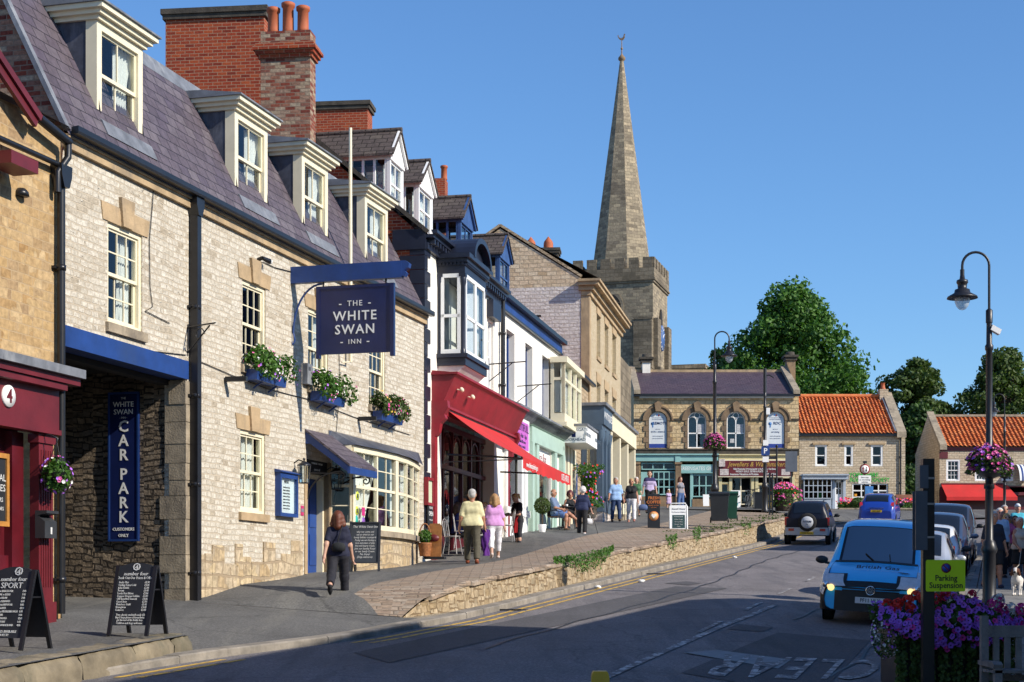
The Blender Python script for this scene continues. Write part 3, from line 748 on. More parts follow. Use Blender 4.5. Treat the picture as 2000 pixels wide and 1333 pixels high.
b = MB(); x0, x1 = -1.0, FI.a(27, .1)-FI.a(12, .1); h = FI.z(12, 885)-FI.z(12, 1028); b.box(x0, x1, -.03, .02, 0, .07); b.box(x0, x1, -.03, .02, h-.07, h); b.box(x1-.06, x1, -.03, .02, .07, h-.07); b.box(x0, x0+.06, -.03, .02, .07, h-.07)
obj('frame', b, paint('orange_wood', (.45, .20, .04), .5, .3, 8), mb); b = MB(); b.box(x0, x1-.01, -.004, .01, .03, h-.03); obj('panel', b, M['board'], mb)
texts([('REAL', .14, x1-.22, -.008, h*.66), ('ALES', .14, x1-.22, -.008, h*.52), ('BEERS', .09, x1-.25, -.008, h*.36), ('WINES', .07, x1-.22, -.008, h*.24)], 'lettering', M['chalk'], mb)
t = FI.thing('wall_lamp', 'black half dome bulkhead lamp high on the golden stone wall', 'lamp', FI.a(38), 0, FI.z(38, 380))
b = MB(); b.lathe([(0, .09), (.06, .08), (.105, .03), (.115, -.03), (.03, -.035), (0, -.03)], (0, -.03, 0), 14); obj('housing', b, M['black'], t)
t = FI.thing('cigarette_bin', 'grey metal cigarette bin fixed to the deep red pilaster', 'bin', FI.a(81, -.1), -.10, FI.z(81, 1052, -.1))
b = MB(); b.prism([(-.16, 0), (0, 0), (0, .40), (-.19, .40), (-.19, .36), (-.04, .33), (-.16, .24)], 'x', -.17, .15); obj('body', b, paint('gunmetal', (.035, .037, .04), .4, .2), t)
b = MB(); b.box(-.02, .02, -.166, -.161, .06, .16); obj('emblem', b, M['chalk'], t)

# ---------------- the inn ----------------
aI0 = FI.a(121); aI1 = FI.a(828); ZG = 6.94
INN = FI.building('stone_inn', 'long whitewashed stone inn with purple slate mansard roof and cream dormers', 'building', aI0, -.6)
ga = FI.a(362); arch_t = 3.74
WF = [(26.95, 28.08), (31.91, 32.98), (35.08, 36.17), (38.63, 39.7)]
WF = [(FI.a(210), FI.a(278)), (FI.a(473), FI.a(519)), (FI.a(601.6), FI.a(641)), (FI.a(721), FI.a(752.5))]
gw = (FI.a(469), FI.a(518)); dr = (FI.a(599), FI.a(641)); bayx = FI.a(688, -.45), FI.a(815, -.1)
b = MB()
holes = [(aI0, ga, -1.5, arch_t, .4), (gw[0], gw[1], 1.53, 3.08), (dr[0], dr[1], -.2, 2.78, .32), (bayx[0]+.15, bayx[1]-.1, 1.4, 3.1)]+[(x0, x1, 4.3, 5.9) for x0, x1 in WF]
wall(b, aI0, aI1, -1.5, ZG-.2, [h for h in holes], reveal=.16)
obj('wall', b, M['limestone'], INN)
b = MB(); x = ga+.3; pr = random.Random(12)
while x < bayx[0]-.3:                             # big blocks low down, their top edge stepping with the hill
 x2 = min(bayx[0]-.02, x+pr.uniform(.28, .6)); zt_ = .62+.055*(x-ga)+pr.choice((-.16, -.05, .06, .2)); q = [dr[0]-.15, dr[1]+.33]
 if x2 < q[0] or x > q[1]: b.box(x, x2-.002, -.010-pr.uniform(0, .022), .03, -1.5, zt_)
 x = x2
obj('plinth', b, M['plinth'], INN)
b = MB()                                          # gable ends, back
G = [(0, 6.4), (-.05, ZG), (1.38, 9.88), (6, 10.45), (10, 9.6), (10, -1), (0, -1)]
b.poly([(aI0-.01, p, z) for p, z in G][:5]+[(aI0-.01, 10, 6.4)]); obj('gable_wall', b, M['mottled'], INN)
b = MB(); b.poly([(aI1, p, z) for p, z in G]); b.poly([(aI0, 10, -1), (aI1, 10, -1), (aI1, 10, 9.6), (aI0, 10, 9.6)]); obj('rear_wall', b, M['brick'], INN)
# carriage passage
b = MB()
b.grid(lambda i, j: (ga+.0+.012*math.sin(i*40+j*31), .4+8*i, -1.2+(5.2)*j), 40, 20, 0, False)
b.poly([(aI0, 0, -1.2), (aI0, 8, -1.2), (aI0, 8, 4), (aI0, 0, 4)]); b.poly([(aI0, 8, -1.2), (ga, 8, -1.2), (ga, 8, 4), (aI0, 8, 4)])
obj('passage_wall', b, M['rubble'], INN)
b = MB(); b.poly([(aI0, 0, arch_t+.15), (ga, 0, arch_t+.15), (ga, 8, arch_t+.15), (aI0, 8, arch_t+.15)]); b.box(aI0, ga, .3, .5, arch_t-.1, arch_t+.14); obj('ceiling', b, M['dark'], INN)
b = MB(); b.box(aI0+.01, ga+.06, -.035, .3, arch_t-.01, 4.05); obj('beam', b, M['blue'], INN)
b = MB(); pr = random.Random(2)
z = -.6
while z < arch_t-.1:                              # dressed quoins at the mouth of the passage
 hh = pr.uniform(.24, .42); dd = pr.choice((.3, .48, .38)); z2 = min(arch_t-.02, z+hh); b.box(ga-.018-pr.uniform(0, .02), ga+.30, -.016-pr.uniform(0, .01), dd, z+.006, z2-.006); z = z2
obj('quoins', b, M['sill'], INN)
# cornice, gutter, roof
b = MB(); b.box(aI0, aI1+.05, -.07, .05, ZG-.215, ZG-.07); b.box(aI0, aI1+.05, -.11, .05, ZG-.068, ZG-.02)
obj('cornice', b, M['stone_trim'], INN)
b = MB(); b.prism([(-.24, ZG-.018), (-.13, ZG-.018), (-.13, ZG+.09), (-.15, ZG+.09), (-.25, ZG+.10), (-.25, ZG+.02)], 'x', aI0+.05, aI1+.12); obj('gutter', b, M['black'], INN)
pz = lambda y: ZG-.0+(y+.10)*(9.86-ZG)/1.48          # roof slope
b = MB(); b.poly([(aI0, -.12, pz(-.12)), (aI1+.06, -.12, pz(-.12)), (aI1+.06, 1.38, pz(1.38)), (aI0, 1.38, pz(1.38))])
b.poly([(aI0, 1.38, pz(1.38)), (aI1+.06, 1.38, pz(1.38)), (aI1+.06, 6, 10.45), (aI0, 6, 10.45)]); b.poly([(aI0, 6, 10.45), (aI1+.06, 6, 10.45), (aI1+.06, 10.1, 9.6), (aI0, 10.1, 9.6)])
obj('roof', b, M['slate'], INN)
b = MB(); b.prism([(1.22, pz(1.22)+.01), (1.36, pz(1.36)+.05), (1.8, 9.98), (1.8, 9.9), (1.36, pz(1.36))], 'x', aI0, aI1+.07)
b.bar((aI0-.02, -.1, pz(-.1)+.03), (aI0-.02, 1.4, pz(1.4)+.03), .12, .07)
obj('flashing', b, M['lead'], INN)
def dormer(u0, u1, lab=None, hi=9.20):
 bd = .32; x0, x1 = FI.a(u0, bd), FI.a(u1, bd); z0 = 7.66
 c = MB(); b = MB()
 ytop = lambda z: (z-pz(0))*1.48/(9.86-ZG)
 for (xa, xb) in ((x0, x0+.05), (x1-.05, x1)):
  c.prism([(bd+.2, z0-.05), (bd+.2, hi), (1.5, hi), (ytop(z0), z0-.05)], 'x', xa, xb)
 c.box(x0+.05, x1-.05, 1.45, 1.5, z0, hi)
 root = obj('dormer', c, M['darklead'], INN)
 b.box(x0-.012, x0+.14, bd, bd+.2, z0, hi); b.box(x1-.14, x1+.012, bd, bd+.2, z0, hi); b.box(x0+.14, x1-.14, bd, bd+.15, hi-.13, hi); b.box(x0-.05, x1+.05, bd-.04, bd+.2, z0-.09, z0)
 for (o, za, zb) in ((.06, hi, hi+.07), (.13, hi+.07, hi+.14), (.2, hi+.14, hi+.22)): b.box(x0-o, x1+o, bd-o, 1.75, za, zb)
 obj('casing', b, M['cream'], root, loc=(0, 0, 0))
 b = MB(); b.prism([(bd-.24, hi+.221), (bd-.24, hi+.25), (.9, hi+.36), (2.0, hi+.40), (2.0, hi+.221)], 'x', x0-.24, x1+.24); obj('lead_roof', b, M['lead'], root, loc=(0, 0, 0))
 b = MB(); b.prism([(bd-.03, z0-.02), (ytop(z0-.10)-.03, z0-.10), (ytop(z0-.34)-.02, z0-.34), (ytop(z0-.34)+.05, z0-.34), (bd+.1, z0-.03)], 'x', x0-.08, x1+.08); obj('apron', b, M['lead'], root, loc=(0, 0, 0))
 off = INN.name; key = root.name; 
 def sub(nm, mb, m): return obj(nm, mb, M[m], root, loc=(0, 0, 0))
 # sash built straight into sub-parts
 f = MB(); xa, xb = x0+.13, x1-.13; za, zb = z0, hi-.12; zm = (za+zb)/2
 for (p, q, yy) in ((zm-.02, zb, bd+.05), (za, zm+.03, bd+.09)):
  f.box(xa, xa+.05, yy, yy+.035, p, q); f.box(xb-.05, xb, yy, yy+.035, p, q); f.box(xa+.05, xb-.05, yy, yy+.035, p, p+.06); f.box(xa+.05, xb-.05, yy, yy+.035, q-.05, q); f.box((xa+xb)/2-.014, (xa+xb)/2+.014, yy+.004, yy+.03, p+.06, q-.05)
 sub('window_frame', f, 'cream')
 g = MB(); g.poly([(xa, bd+.068, zm), (xb, bd+.068, zm), (xb, bd+.068, zb), (xa, bd+.068, zb)]); g.poly([(xa, bd+.108, za), (xb, bd+.108, za), (xb, bd+.108, zm), (xa, bd+.108, zm)]); sub('pane', g, 'glass')
 c = MB()
 c.grid(lambda i, j: (xa+(xb-xa)*(.58+.42*i*(1-.25*math.sin(math.pi*min(1, j*1.2)))), bd+.2+.03*math.sin(i*30), za+(zb-za)*j), 24, 6); c.grid(lambda i, j: (xa+(xb-xa)*(.10*i), bd+.2+.03*math.sin(i*20), za+(zb-za)*j), 10, 4)
 sub('curtain', c, 'curtain')
 r = MB(); r.box(x0+.05, x1-.05, bd+.25, 1.6, z0-.3, hi-.02, skip='f'); sub('room', r, 'dark')
for u0, u1 in ((190, 278), (459, 522), (590, 640), (713, 757)): dormer(u0, u1)
# windows
CU = [(0, .34, .5), (.66, 1, .5)]
for i, (x0, x1) in enumerate(WF): window(INN, x0, x1, 4.3, 5.9, .06, 3, 2, lintel='stone_trim', curtain=[(.55, 1, .3)] if i == 0 else ([(0, .25, .2), (.75, 1, .2)] if i == 2 else None))
window(INN, gw[0], gw[1], 1.53, 3.08, .06, 3, 2, lintel='stone_trim', sill='stone_trim', curtain=[(.3, 1, 0)])
# front door
d0, d1 = dr
b = MB(); b.box(d0+.06, d1-.06, .24, .30, .42, 2.42)
for (xa, xb, za, zb) in ((.16, .5, .6, 1.25), (.6, .94, .6, 1.25), (.16, .5, 1.4, 2.25), (.6, .94, 1.4, 2.25)):
 w_ = d1-d0; b.box(d0+xa*w_, d0+xb*w_-.03, .225, .2395, za, zb)
door = obj('door', b, M['blue'], INN); b = MB(); b.ell((d0+.16, .2, 1.4), .03, 8, 6); b.box(d0+.12, d0+.36, .205, .239, 1.12, 1.16); obj('handle', b, paint('brass', (.5, .35, .1), .3, .1, metal=1), door, loc=(0, 0, 0))
b = MB(); b.box(d0, d0+.07, .1, .3, .4, 2.78); b.box(d1-.07, d1, .1, .3, .4, 2.78); b.box(d0+.07, d1-.07, .1, .3, 2.42, 2.50); obj('door_frame', b, M['cream'], INN)
b = MB(); b.box(d1, d1+.32, -.03, .1, .4, 2.78); b.box(d0-.02, d1+.3, -.25, .24, -.1, .40); b.box(d0-.14, d0-.001, -.024, .1, .4, 2.7); obj('door_surround', b, M['stone_trim'], INN)
b = MB(); b.box(d0+.08, d1-.02, .02, .06, 2.50, 3.12); sb = obj('notice_board', b, M['board'], INN)
texts([('The White Swan', .10, (d0+d1)/2, .012, 3.0), ('dining & rooms', .09, (d0+d1)/2, .012, 2.85), ('restaurant - terrace', .075, (d0+d1)/2, .012, 2.72), ('open to all', .075, (d0+d1)/2, .012, 2.59)], 'lettering', M['chalk'], sb)
# slate hood over the door
ca0, ca1 = FI.a(597), FI.a(651); Lh = .98; zh0, zh1 = 3.34, 2.60
b = MB(); th = .045
b.prism([(0, zh0), (-Lh, zh1), (-Lh, zh1+th), (0, zh0+th)], 'x', ca0-.05, ca1+.05)
hood = obj('door_hood', b, M['slate'], INN)
b = MB()
for xx in (ca0, ca1-.04): b.prism([(0, zh0-.005), (-Lh+.02, zh1-.005), (-Lh+.02, zh1-.14), (-.1, zh0-.26), (0, zh0-.26)], 'x', xx-.02, xx+.04)
b.box(ca0-.03, ca1+.03, -Lh-.01, -Lh+.05, zh1-.15, zh1-.004); obj('barge_board', b, M['blue'], hood, loc=(0, 0, 0))
b = MB()
for xx in (ca0+.05, ca1-.05):
 p = [(xx, -.03, 1.95)]; 
 for k in range(1, 12): q = k/11*math.pi/2; p.append((xx, -.03-.72*(1-math.cos(q)), 1.95+.55*math.sin(q)))
 c = Vector((xx, -.76, 2.40))
 for k in range(1, 15): q = math.pi/2-k*.55; rr = .10*(1-k/17); p.append((xx, c.y-rr*math.cos(q)*1, c.z+rr*math.sin(q)))
 b.tube(p, .016, 6)
 b.tube([(xx, -.03, 2.48), (xx, -.85, 2.46)], .012, 6)
OFF[hood.name] = (0, 0, 0); pieces('scroll_bracket', b, M['iron'], hood, .0)
# bow window
bx0 = FI.a(688, -.45); bx3 = FI.a(775, -.52); bx4 = FI.a(812, -.34); bx5 = FI.a(817, 0)
plan = [(bx0-.12, 0), (bx0, -.44), (bx0+(bx3-bx0)*.5, -.51), (bx3, -.50), ((bx3+bx4)/2, -.42), (bx4, -.26), (bx5, 0)]
zb0, zb1 = 1.46, 3.14
def along(i, f, z, off=0):
 (xa, ya), (xb, yb) = plan[i], plan[i+1]; dx, dy = xb-xa, yb-ya; l = math.hypot(dx, dy)
 return (xa+dx*f+off*dy/l, ya+dy*f-off*dx/l, z)       # off>0 = outward
b = MB(); g = MB()
def bb(i, f0, f1, z0, z1, o0=-.05, o1=.02):
 v = [along(i, f0, z0, o0), along(i, f1, z0, o0), along(i, f1, z0, o1), along(i, f0, z0, o1)]; v += [(p[0], p[1], z1) for p in v]
 b.add(v, [(0, 1, 2, 3), (7, 6, 5, 4), (0, 4, 5, 1), (1, 5, 6, 2), (2, 6, 7, 3), (3, 7, 4, 0)])
ncol = {0: 1, 1: 2, 2: 2, 3: 1, 4: 1, 5: 1}
for i in range(6):
 bb(i, 0, 1, zb0-.06, zb0+.05, -.06, .06); bb(i, 0, 1, zb1-.10, zb1+.03, -.06, .05); bb(i, 0, 1, (zb0+zb1)/2-.03, (zb0+zb1)/2+.03, -.045, .015)
 l = math.hypot(plan[i+1][0]-plan[i][0], plan[i+1][1]-plan[i][1])
 e = .035/l
 for f in ((0, e), (1-e, 1)): bb(i, max(0, f[0]), min(1, f[1]), zb0, zb1-.1, -.05, .028)
 if i in (1, 3): bb(i, 0, .11/l, zb0, zb1-.1, -.06, .035)
 if i == 2: bb(i, 1-.11/l, 1, zb0, zb1-.1, -.06, .0355)
 for k in range(1, ncol[i]): bb(i, k/ncol[i]-.013/l, k/ncol[i]+.013/l, zb0+.05, zb1-.1, -.03, .0)
 for z in ((zb0*.75+zb1*.25), (zb0*.25+zb1*.75)): bb(i, .02, .98, z-.011, z+.011, -.028, -.002)
 g.poly([along(i, 0, zb0, -.018), along(i, 1, zb0, -.018), along(i, 1, zb1-.05, -.018), along(i, 0, zb1-.05, -.018)])
bow = obj('bow_window', b, M['cream'], INN); obj('pane', g, M['glass'], bow, loc=(0, 0, 0))
c = MB()
def cu(i, j):                                     # tied back curtain
 f = i*(.98-.52*(1-j)**1.0*1.0) if j < .99 else i*.98
 x = bx0+.05+(bx3-bx0-.1)*.72*f; return (x, -.36+.03*math.sin(i*46), zb0+.05+(zb1-zb0-.15)*j)
c.grid(cu, 50, 10); c.grid(lambda i, j: (bx3+.15+(bx4-bx3-.2)*(.0+.8*i), -.30+.12*i+.025*math.sin(i*26), zb0+.1+(zb1-zb0-.2)*j), 20, 3)
obj('curtain', c, M['curtain'], bow, loc=(0, 0, 0))
r = MB(); r.box(bx0, bx5, .02, 1.4, 1.2, 3.3, skip='f'); obj('room', r, M['room'], bow, loc=(0, 0, 0))
b = MB()
for i in range(6):
 v = [along(i, 0, .2, .0), along(i, 1, .2, .0), along(i, 1, zb0-.19, 0), along(i, 0, zb0-.19, 0)]; b.poly(v)
obj('bay_base', b, M['plinth'], bow, loc=(0, 0, 0))
b = MB(); n = len(plan)
pl = [along(i, 0, 0, .10) for i in range(6)]+[along(5, 1, 0, .10)]
b.prism([(p[0], p[1]) for p in pl], 'z', zb0-.19, zb0-.062); obj('sill', b, M['sill'], bow, loc=(0, 0, 0))
b = MB(); tp = [along(i, 0, zb1+.035, .12) for i in range(6)]+[along(5, 1, zb1+.035, .12)]
for i in range(6):
 p, q = tp[i], tp[i+1]; b.poly([p, q, (q[0], -.0, zb1+.34), (p[0], -.0, zb1+.34)])
 b.poly([(p[0], p[1], zb1+.03), (q[0], q[1], zb1+.03), (q[0], q[1], zb1+.036), (p[0], p[1], zb1+.036)])
obj('lead_roof', b, M['darklead'], bow, loc=(0, 0, 0))
st = []
for (f, z, c1, c2, sq) in ((.22, 2.10, (.55, .62, .05), (.05, .05, .05), 0), (.20, 1.78, (.55, .62, .05), (.05, .05, .05), 0), (.46, 1.78, (.55, .02, .18), None, 1), (.18, 1.58, (.02, .42, .34), None, 0), (.46, 1.56, (.22, .08, .38), None, 0)):
 b = MB(); p = along(1, f, z, .0)
 if sq: b.box(p[0]-.09, p[0]+.09, p[1]-.004, p[1], z-.09, z+.09)
 else:
  b.lathe([(0, -.004), (.10, -.004), (.10, 0)], (p[0], p[1], z), 16, ax='y')
 mm = [paint('window_sticker', c1, .4, .1)]
 if c2: b.box(p[0]-.04, p[0]+.04, p[1]-.009, p[1]-.005, z-.045, z+.045, 1); mm.append(paint('sticker_ink', c2, .4, .1))
 obj('sticker', b, mm, bow, loc=(0, 0, 0))
# downpipes, cables
pipe(INN, FI.a(372), -.15, FI.z(372, 418), -.10, .075, sq=True)
b = MB(); xs = FI.a(372); b.tube([(xs, -.1, FI.z(372, 402)), (xs, -.14, FI.z(372, 380)), (xs, -.2, ZG+.02)], .055, 8); obj('swan_neck', b, M['black'], INN)
b = MB()
def cable(pts): 
 b.tube([(FI.a(u), -.018, FI.z(u, v)) for u, v in pts], .008, 5)
cable([(300, 345), (296, 400), (290, 470), (291, 560), (296, 600), (282, 608), (330, 632)])
cable([(130, 640), (200, 668), (290, 686), (362, 694)]); cable([(385, 705), (455, 735), (520, 760), (600, 780), (690, 815), (800, 850)])
cable([(512, 512), (535, 523), (570, 532)]); cable([(672, 560), (660, 640), (662, 760), (655, 850)])
obj('cable', b, M['blk'], INN)
# chimneys
def chimney(bld, fr, u0, u1, b_, vtop, zb, dep, m, turn, capm=None, pots=0, corbel=False, name='chimney'):
 s = fr.s_(u1, b_); Wd = (u1-u0)/s; zt = (1160-vtop)/s
 b = MB(); b.box(0, dep, 0, Wd, zb, zt-(.25 if capm else 0))
 if corbel:
  for k, o in enumerate((.05, .10, .15, .10)): b.box(-o, dep+o, -o, Wd+o, zt-.62+k*.085, zt-.62+(k+1)*.085-.004, 2)
 o = obj(name, b, [M[m], M['darkstone'], M['brick']], bld, loc=Vector(OFF[bld.name])+Vector((fr.a(u1, b_), b_, 0)), rot=(0, 0, turn))
 if capm:
  c = MB(); c.box(-.06, dep+.06, -.06, Wd+.06, zt-.25, zt-.13); c.box(-.10, dep+.10, -.10, Wd+.10, zt-.13, zt); obj('coping', c, M[capm], o, loc=(0, 0, 0))
 for k in range(pots):
  c = MB(); h = .62+.1*(k == 1); y = Wd*(.2+.3*k); c.lathe([(.12, zt), (.145, zt+.03), (.13, zt+.1), (.125, zt+h-.12), (.155, zt+h-.1), (.16, zt+h-.02), (.125, zt+h), (.10, zt+h-.1)], (dep/2, y, 0), 14)
  obj('chimney_pot', c, M['terra'], o, loc=(0, 0, 0))
 return o
chimney(INN, FI, 317, 516, 3.5, 12, 9.2, .9, 'brick', R(9), 'darkstone')
chimney(INN, FI, 506, 606, 1.35, 58, 9.0, .48, 'mottled', R(8), None, 3, True)
b = MB(); x = FI.a(684.5, -.12); b.tube([(x, -.12, 5.05), (x, -.12, 7.1), (x, -.12, FI.z(684, 250, -.12))], [.042, .042, .034], 10); b.tube([(x, -.12, 5.05), (x+.5*0-.35, -.06, 5.0)], .015, 6)
for z in (5.4, 6.6): b.box(x-.07, x+.07, -.15, 0, z, z+.06)
fp = FI.thing('flagpole', 'slim cream flagpole fixed upright to the inn front', 'flagpole', x, 0, 5.0); 
for i in range(len(b.v)): p = b.v[i]; b.v[i] = (p[0]-x, p[1], p[2]-5.0)
obj('pole', b, M['cream'], fp)
# bird spikes on the dormers are too fine to see: left as a light wire comb
# ---------------- inn sign on its beam ----------------
xs = FI.a(570); SG = FI.thing('inn_sign', 'dark blue hanging inn sign on a thick blue beam', 'sign', xs, 0, 6.2)
b = MB(); Lb = 2.36
b.box(-.075, .075, -Lb, .02, .03, .36); b.prism([(-Lb, .06), (-Lb-.06, .05), (-Lb-.10, .12), (-Lb-.05, .17), (-Lb-.14, .22), (-Lb-.16, .30), (-Lb-.08, .36), (-Lb, .36)], 'x', -.07, .07)
obj('beam', b, M['blue'], SG)
b = MB(); p = []
for k in range(12): q = k/11*math.pi/2; p.append((0, -.03-.62*(1-math.cos(q)), -.95+.95*math.sin(q)))
b.tube(p, .022, 8); b.tube([(0, -.03, -.95), (.0, -.07, -1.1), (0, -.02, -1.2), (0, 0, -1.13)], .018, 8); obj('bracket', b, M['blue'], SG)
y0, y1 = -.56, -2.17
b = MB(); b.box(-.025, .025, y1+.05, y0-.05, -1.42, -.10)
b.box(-.045, .045, y0-.06, y0+.02, -1.50, -.06); b.box(-.045, .045, y1-.02, y1+.06, -1.50, -.06); b.box(-.04, .04, y1+.06, y0-.06, -.12, -.06)
pn = obj('panel', b, M['navy'], SG)
b = MB()
for y in (y0-.12, y1+.16): b.tube([(0, y, .05), (0, y, -.06)], .016, 6); b.lathe([(.012, -.02), (.03, 0), (.012, .02)], (0, y, 0), 8)
obj('hook', b, M['iron'], SG)
ym = (y0+y1)/2; rt = (R(90), 0, R(-90))
texts([('THE', .155, -.034, ym, -.43, dict(spacing=1.25)), ('WHITE', .265, -.034, ym, -.68, dict(spacing=1.18, bold=.012)), ('SWAN', .265, -.034, ym, -.95, dict(spacing=1.18, bold=.012)), ('INN', .135, -.034, ym, -1.19, dict(spacing=1.3)),
  ('-', .22, -.034, ym+.31, -.42), ('-', .22, -.034, ym-.31, -.42), ('-', .22, -.034, ym+.28, -1.18), ('-', .22, -.034, ym-.28, -1.18)], 'lettering', M['letter'], pn, rt)
# car park sign on the passage wall
t = thing('car_park_sign', 'tall dark blue sign with white lettering on the passage wall', 'sign', FI.w(ga, 1.17, .92), FI.rz)
hw = .30; H = 2.62; b = MB(); b.box(-.05, -.012, -hw, hw, 0, H); pn = obj('panel', b, M['navy'], t)
b = MB()
for (y0_, y1_, z0_, z1_) in ((-hw, -hw+.035, 0, H), (hw-.035, hw, 0, H), (-hw+.035, hw-.035, 0, .035), (-hw+.035, hw-.035, H-.035, H)): b.box(-.062, -.03, y0_, y1_, z0_, z1_)
obj('frame', b, M['blue'], t)
ls = [('THE', .055, -.055, 0, 2.51), ('WHITE', .13, -.055, 0, 2.40, dict(bold=.012)), ('SWAN', .13, -.055, 0, 2.27, dict(bold=.012)), ('- INN -', .05, -.055, 0, 2.17), ('CUSTOMERS', .075, -.055, 0, .21, dict(bold=.012)), ('ONLY', .075, -.055, 0, .10, dict(bold=.012))]
for ch, z in zip('CAR', (2.01, 1.76, 1.51)): ls.append((ch, .28, -.055, 0, z, dict(bold=.018)))
for ch, z in zip('PARK', (1.17, .92, .67, .42)): ls.append((ch, .28, -.055, 0, z, dict(bold=.018)))
texts(ls, 'lettering', M['letter'], t, rt)
# wall-hung things on the inn
t = FI.thing('notice_case', 'blue glazed notice case beside the inn door', 'notice case', FI.a(537), 0, FI.z(537, 1008))
x = FI.a(572)-FI.a(537); h = .86; b = MB(); b.box(0, .06, -.12, 0, 0, h); b.box(x-.06, x, -.12, 0, 0, h); b.box(.06, x-.06, -.12, 0, 0, .07); b.box(.06, x-.06, -.12, 0, h-.1, h); b.prism([(-.16, h), (0, h), (0, h+.07), (-.16, h+.02)], 'x', -.03, x+.03)
obj('case', b, M['blue'], t); b = MB(); b.box(.06, x-.06, -.05, -.02, .07, h-.1); obj('paper', b, paint('paper', (.72, .74, .74), .8, .06), t)
ls = [('MENU', .08, x/2, -.054, h*.80)]+[('starters and mains', .045, x/2, -.054, h*.68-.06*k) for k in range(8)]; texts(ls, 'lettering', M['blk'], t)
b = MB(); b.poly([(.05, -.1, .05), (x-.05, -.1, .05), (x-.05, -.1, h-.08), (.05, -.1, h-.08)]); obj('glass', b, M['glass'], t)
t = FI.thing('wall_plaque', 'small pink and grey plaque on the wall left of the inn door', 'plaque', FI.a(587), 0, FI.z(587, 1007))
b = MB(); b.box(0, .14, -.015, 0, 0, .2); b.box(.0, .14, -.018, -.0155, .07, .14, 1); obj('plate', b, [paint('pink_plate', (.5, .03, .14), .4, .1), paint('grey_plate', (.2, .2, .25), .4, .1)], t)
def lantern(u, v, lab, y=-.22):
 t = FI.thing('wall_lantern', lab, 'lantern', FI.a(u, y), y, FI.z(u, v, y)); b = MB()
 for sx in (-1, 1):
  for sy in (-1, 1): b.bar((sx*.07, sy*.07, 0), (sx*.095, sy*.095, .34), .014)
 b.box(-.08, .08, -.08, .08, -.02, 0); b.lathe([(.15, .34), (.15, .36), (.05, .42), (.0, .44)], n=4); b.lathe([(.012, .44), (.03, .47), (.012, .5)], n=8); b.tube([(0, 0, .42), (0, .12, .46), (0, -y, .40)], .014, 6)
 obj('lantern_frame', b, M['iron'], t); g = MB(); g.box(-.075, .075, -.075, .075, .005, .335); obj('lantern_glass', g, M['glass'], t)
lantern(594, 943, 'black glazed lantern on the left of the inn door'); lantern(657, 955, 'black glazed lantern between the inn door and the bow window')
for (u, v, lab) in ((440, 748, 'black spotlight bar under the first window box'), (700, 824, 'black spotlight bar left of the third window box')):
 t = FI.thing('wall_spotlight', lab, 'spotlight', FI.a(u), 0, FI.z(u, v)); b = MB(); b.box(-.03, .03, -.12, 0, .02, .06); b.obox((0, -.22, .06), (.02, -.20, 0), (.05, .005, 0), (0, 0, .045)); obj('housing', b, M['black'], t)
t = FI.thing('security_light', 'small black twin security lamp above the second upper window', 'spotlight', FI.a(503), 0, FI.z(503, 508)); b = MB(); b.tube([(0, 0, 0), (0, -.1, .03)], .04, 8); b.tube([(.0, -.1, .03), (.2, -.16, .0)], [.04, .055], 8); obj('housing', b, M['black'], t)
b = MB(); b.lathe([(0, 0), (.05, 0), (.05, .01)], (.215, -.165, -.003), 10, ax='x'); obj('lens', b, M['letter'], t)
t = FI.thing('alarm_box', 'pale grey alarm box beside the third upper window', 'alarm', FI.a(590), 0, FI.z(590, 750)); b = MB(); b.prism([(0, 0), (.28, 0), (.28, .36), (.24, .42), (.0, .42)], 'y', -.12, 0)
for k in range(4): b.box(.05, .16, -.124, -.12, .28+k*.02, .29+k*.02, 1)
obj('box', b, [M['lead'], M['blk']], t)
t = FI.thing('wall_bracket', 'empty black iron bracket beside the tall downpipe', 'bracket', FI.a(366), 0, FI.z(366, 690)); b = MB(); b.tube([(0, 0, 0), (-.25, -.55, .42)], .014, 6); b.tube([(0, 0, .45), (-.3, -.68, .45)], .014, 6); b.tube([(0, -.0, -.05), (0, -.02, .5)], .016, 6)
p = [(-.15-.1*math.cos(k*.5)*(1-k/16), -.3-.15*math.cos(k*.5)*(1-k/16), .28+.14*math.sin(k*.5)*(1-k/16)) for k in range(14)]; b.tube(p, .01, 5); obj('bracket', b, M['iron'], t)
# ---------------- white rendered building with the red restaurant ----------------
aW0 = aI1*0 + FB.a(828); aW1 = FB.a(975.5); aG1 = FB.a(1094)
W3 = FB.building('white_rendered_building', 'white rendered building with black quoins and a red restaurant front', 'building', aW0, .7)
ze3 = 8.92
def tri_gable(mb, a, y0, z0, yr, zr_, y1, zb, mat=0): mb.poly([(a, y0, zb), (a, y0, z0), (a, yr, zr_), (a, y1, z0), (a, y1, zb)], mat)
b = MB(); bw0, bw1 = FB.a(945), FB.a(957)
wall(b, aW0, aW1, .5, ze3-.3, [(bw0+.5, bw1+.45, 5.95, 8.0), (FB.a(862), FB.a(965), .2, 4.9, .6)], reveal=.2); obj('wall', b, M['render'], W3)
b = MB(); tri_gable(b, aW0, 0, ze3, 4.0, 12.35, 8, 0); obj('gable_wall', b, M['brick'], W3)
b = MB(); b.poly([(aW0-.06, -.12, ze3+.05), (aW1, -.12, ze3+.05), (aW1, 4, 12.42), (aW0-.06, 4, 12.42)]); b.poly([(aW0-.06, 4, 12.42), (aW1, 4, 12.42), (aW1, 8, 9), (aW0-.06, 8, 9)]); obj('roof', b, M['roofbrick'], W3)
b = MB(); b.bar((aW0-.05, -.1, ze3+.12), (aW0-.05, 4, 12.5), .16, .10); obj('verge', b, M['darkstone'], W3)
b = MB(); z = .9; k = 0
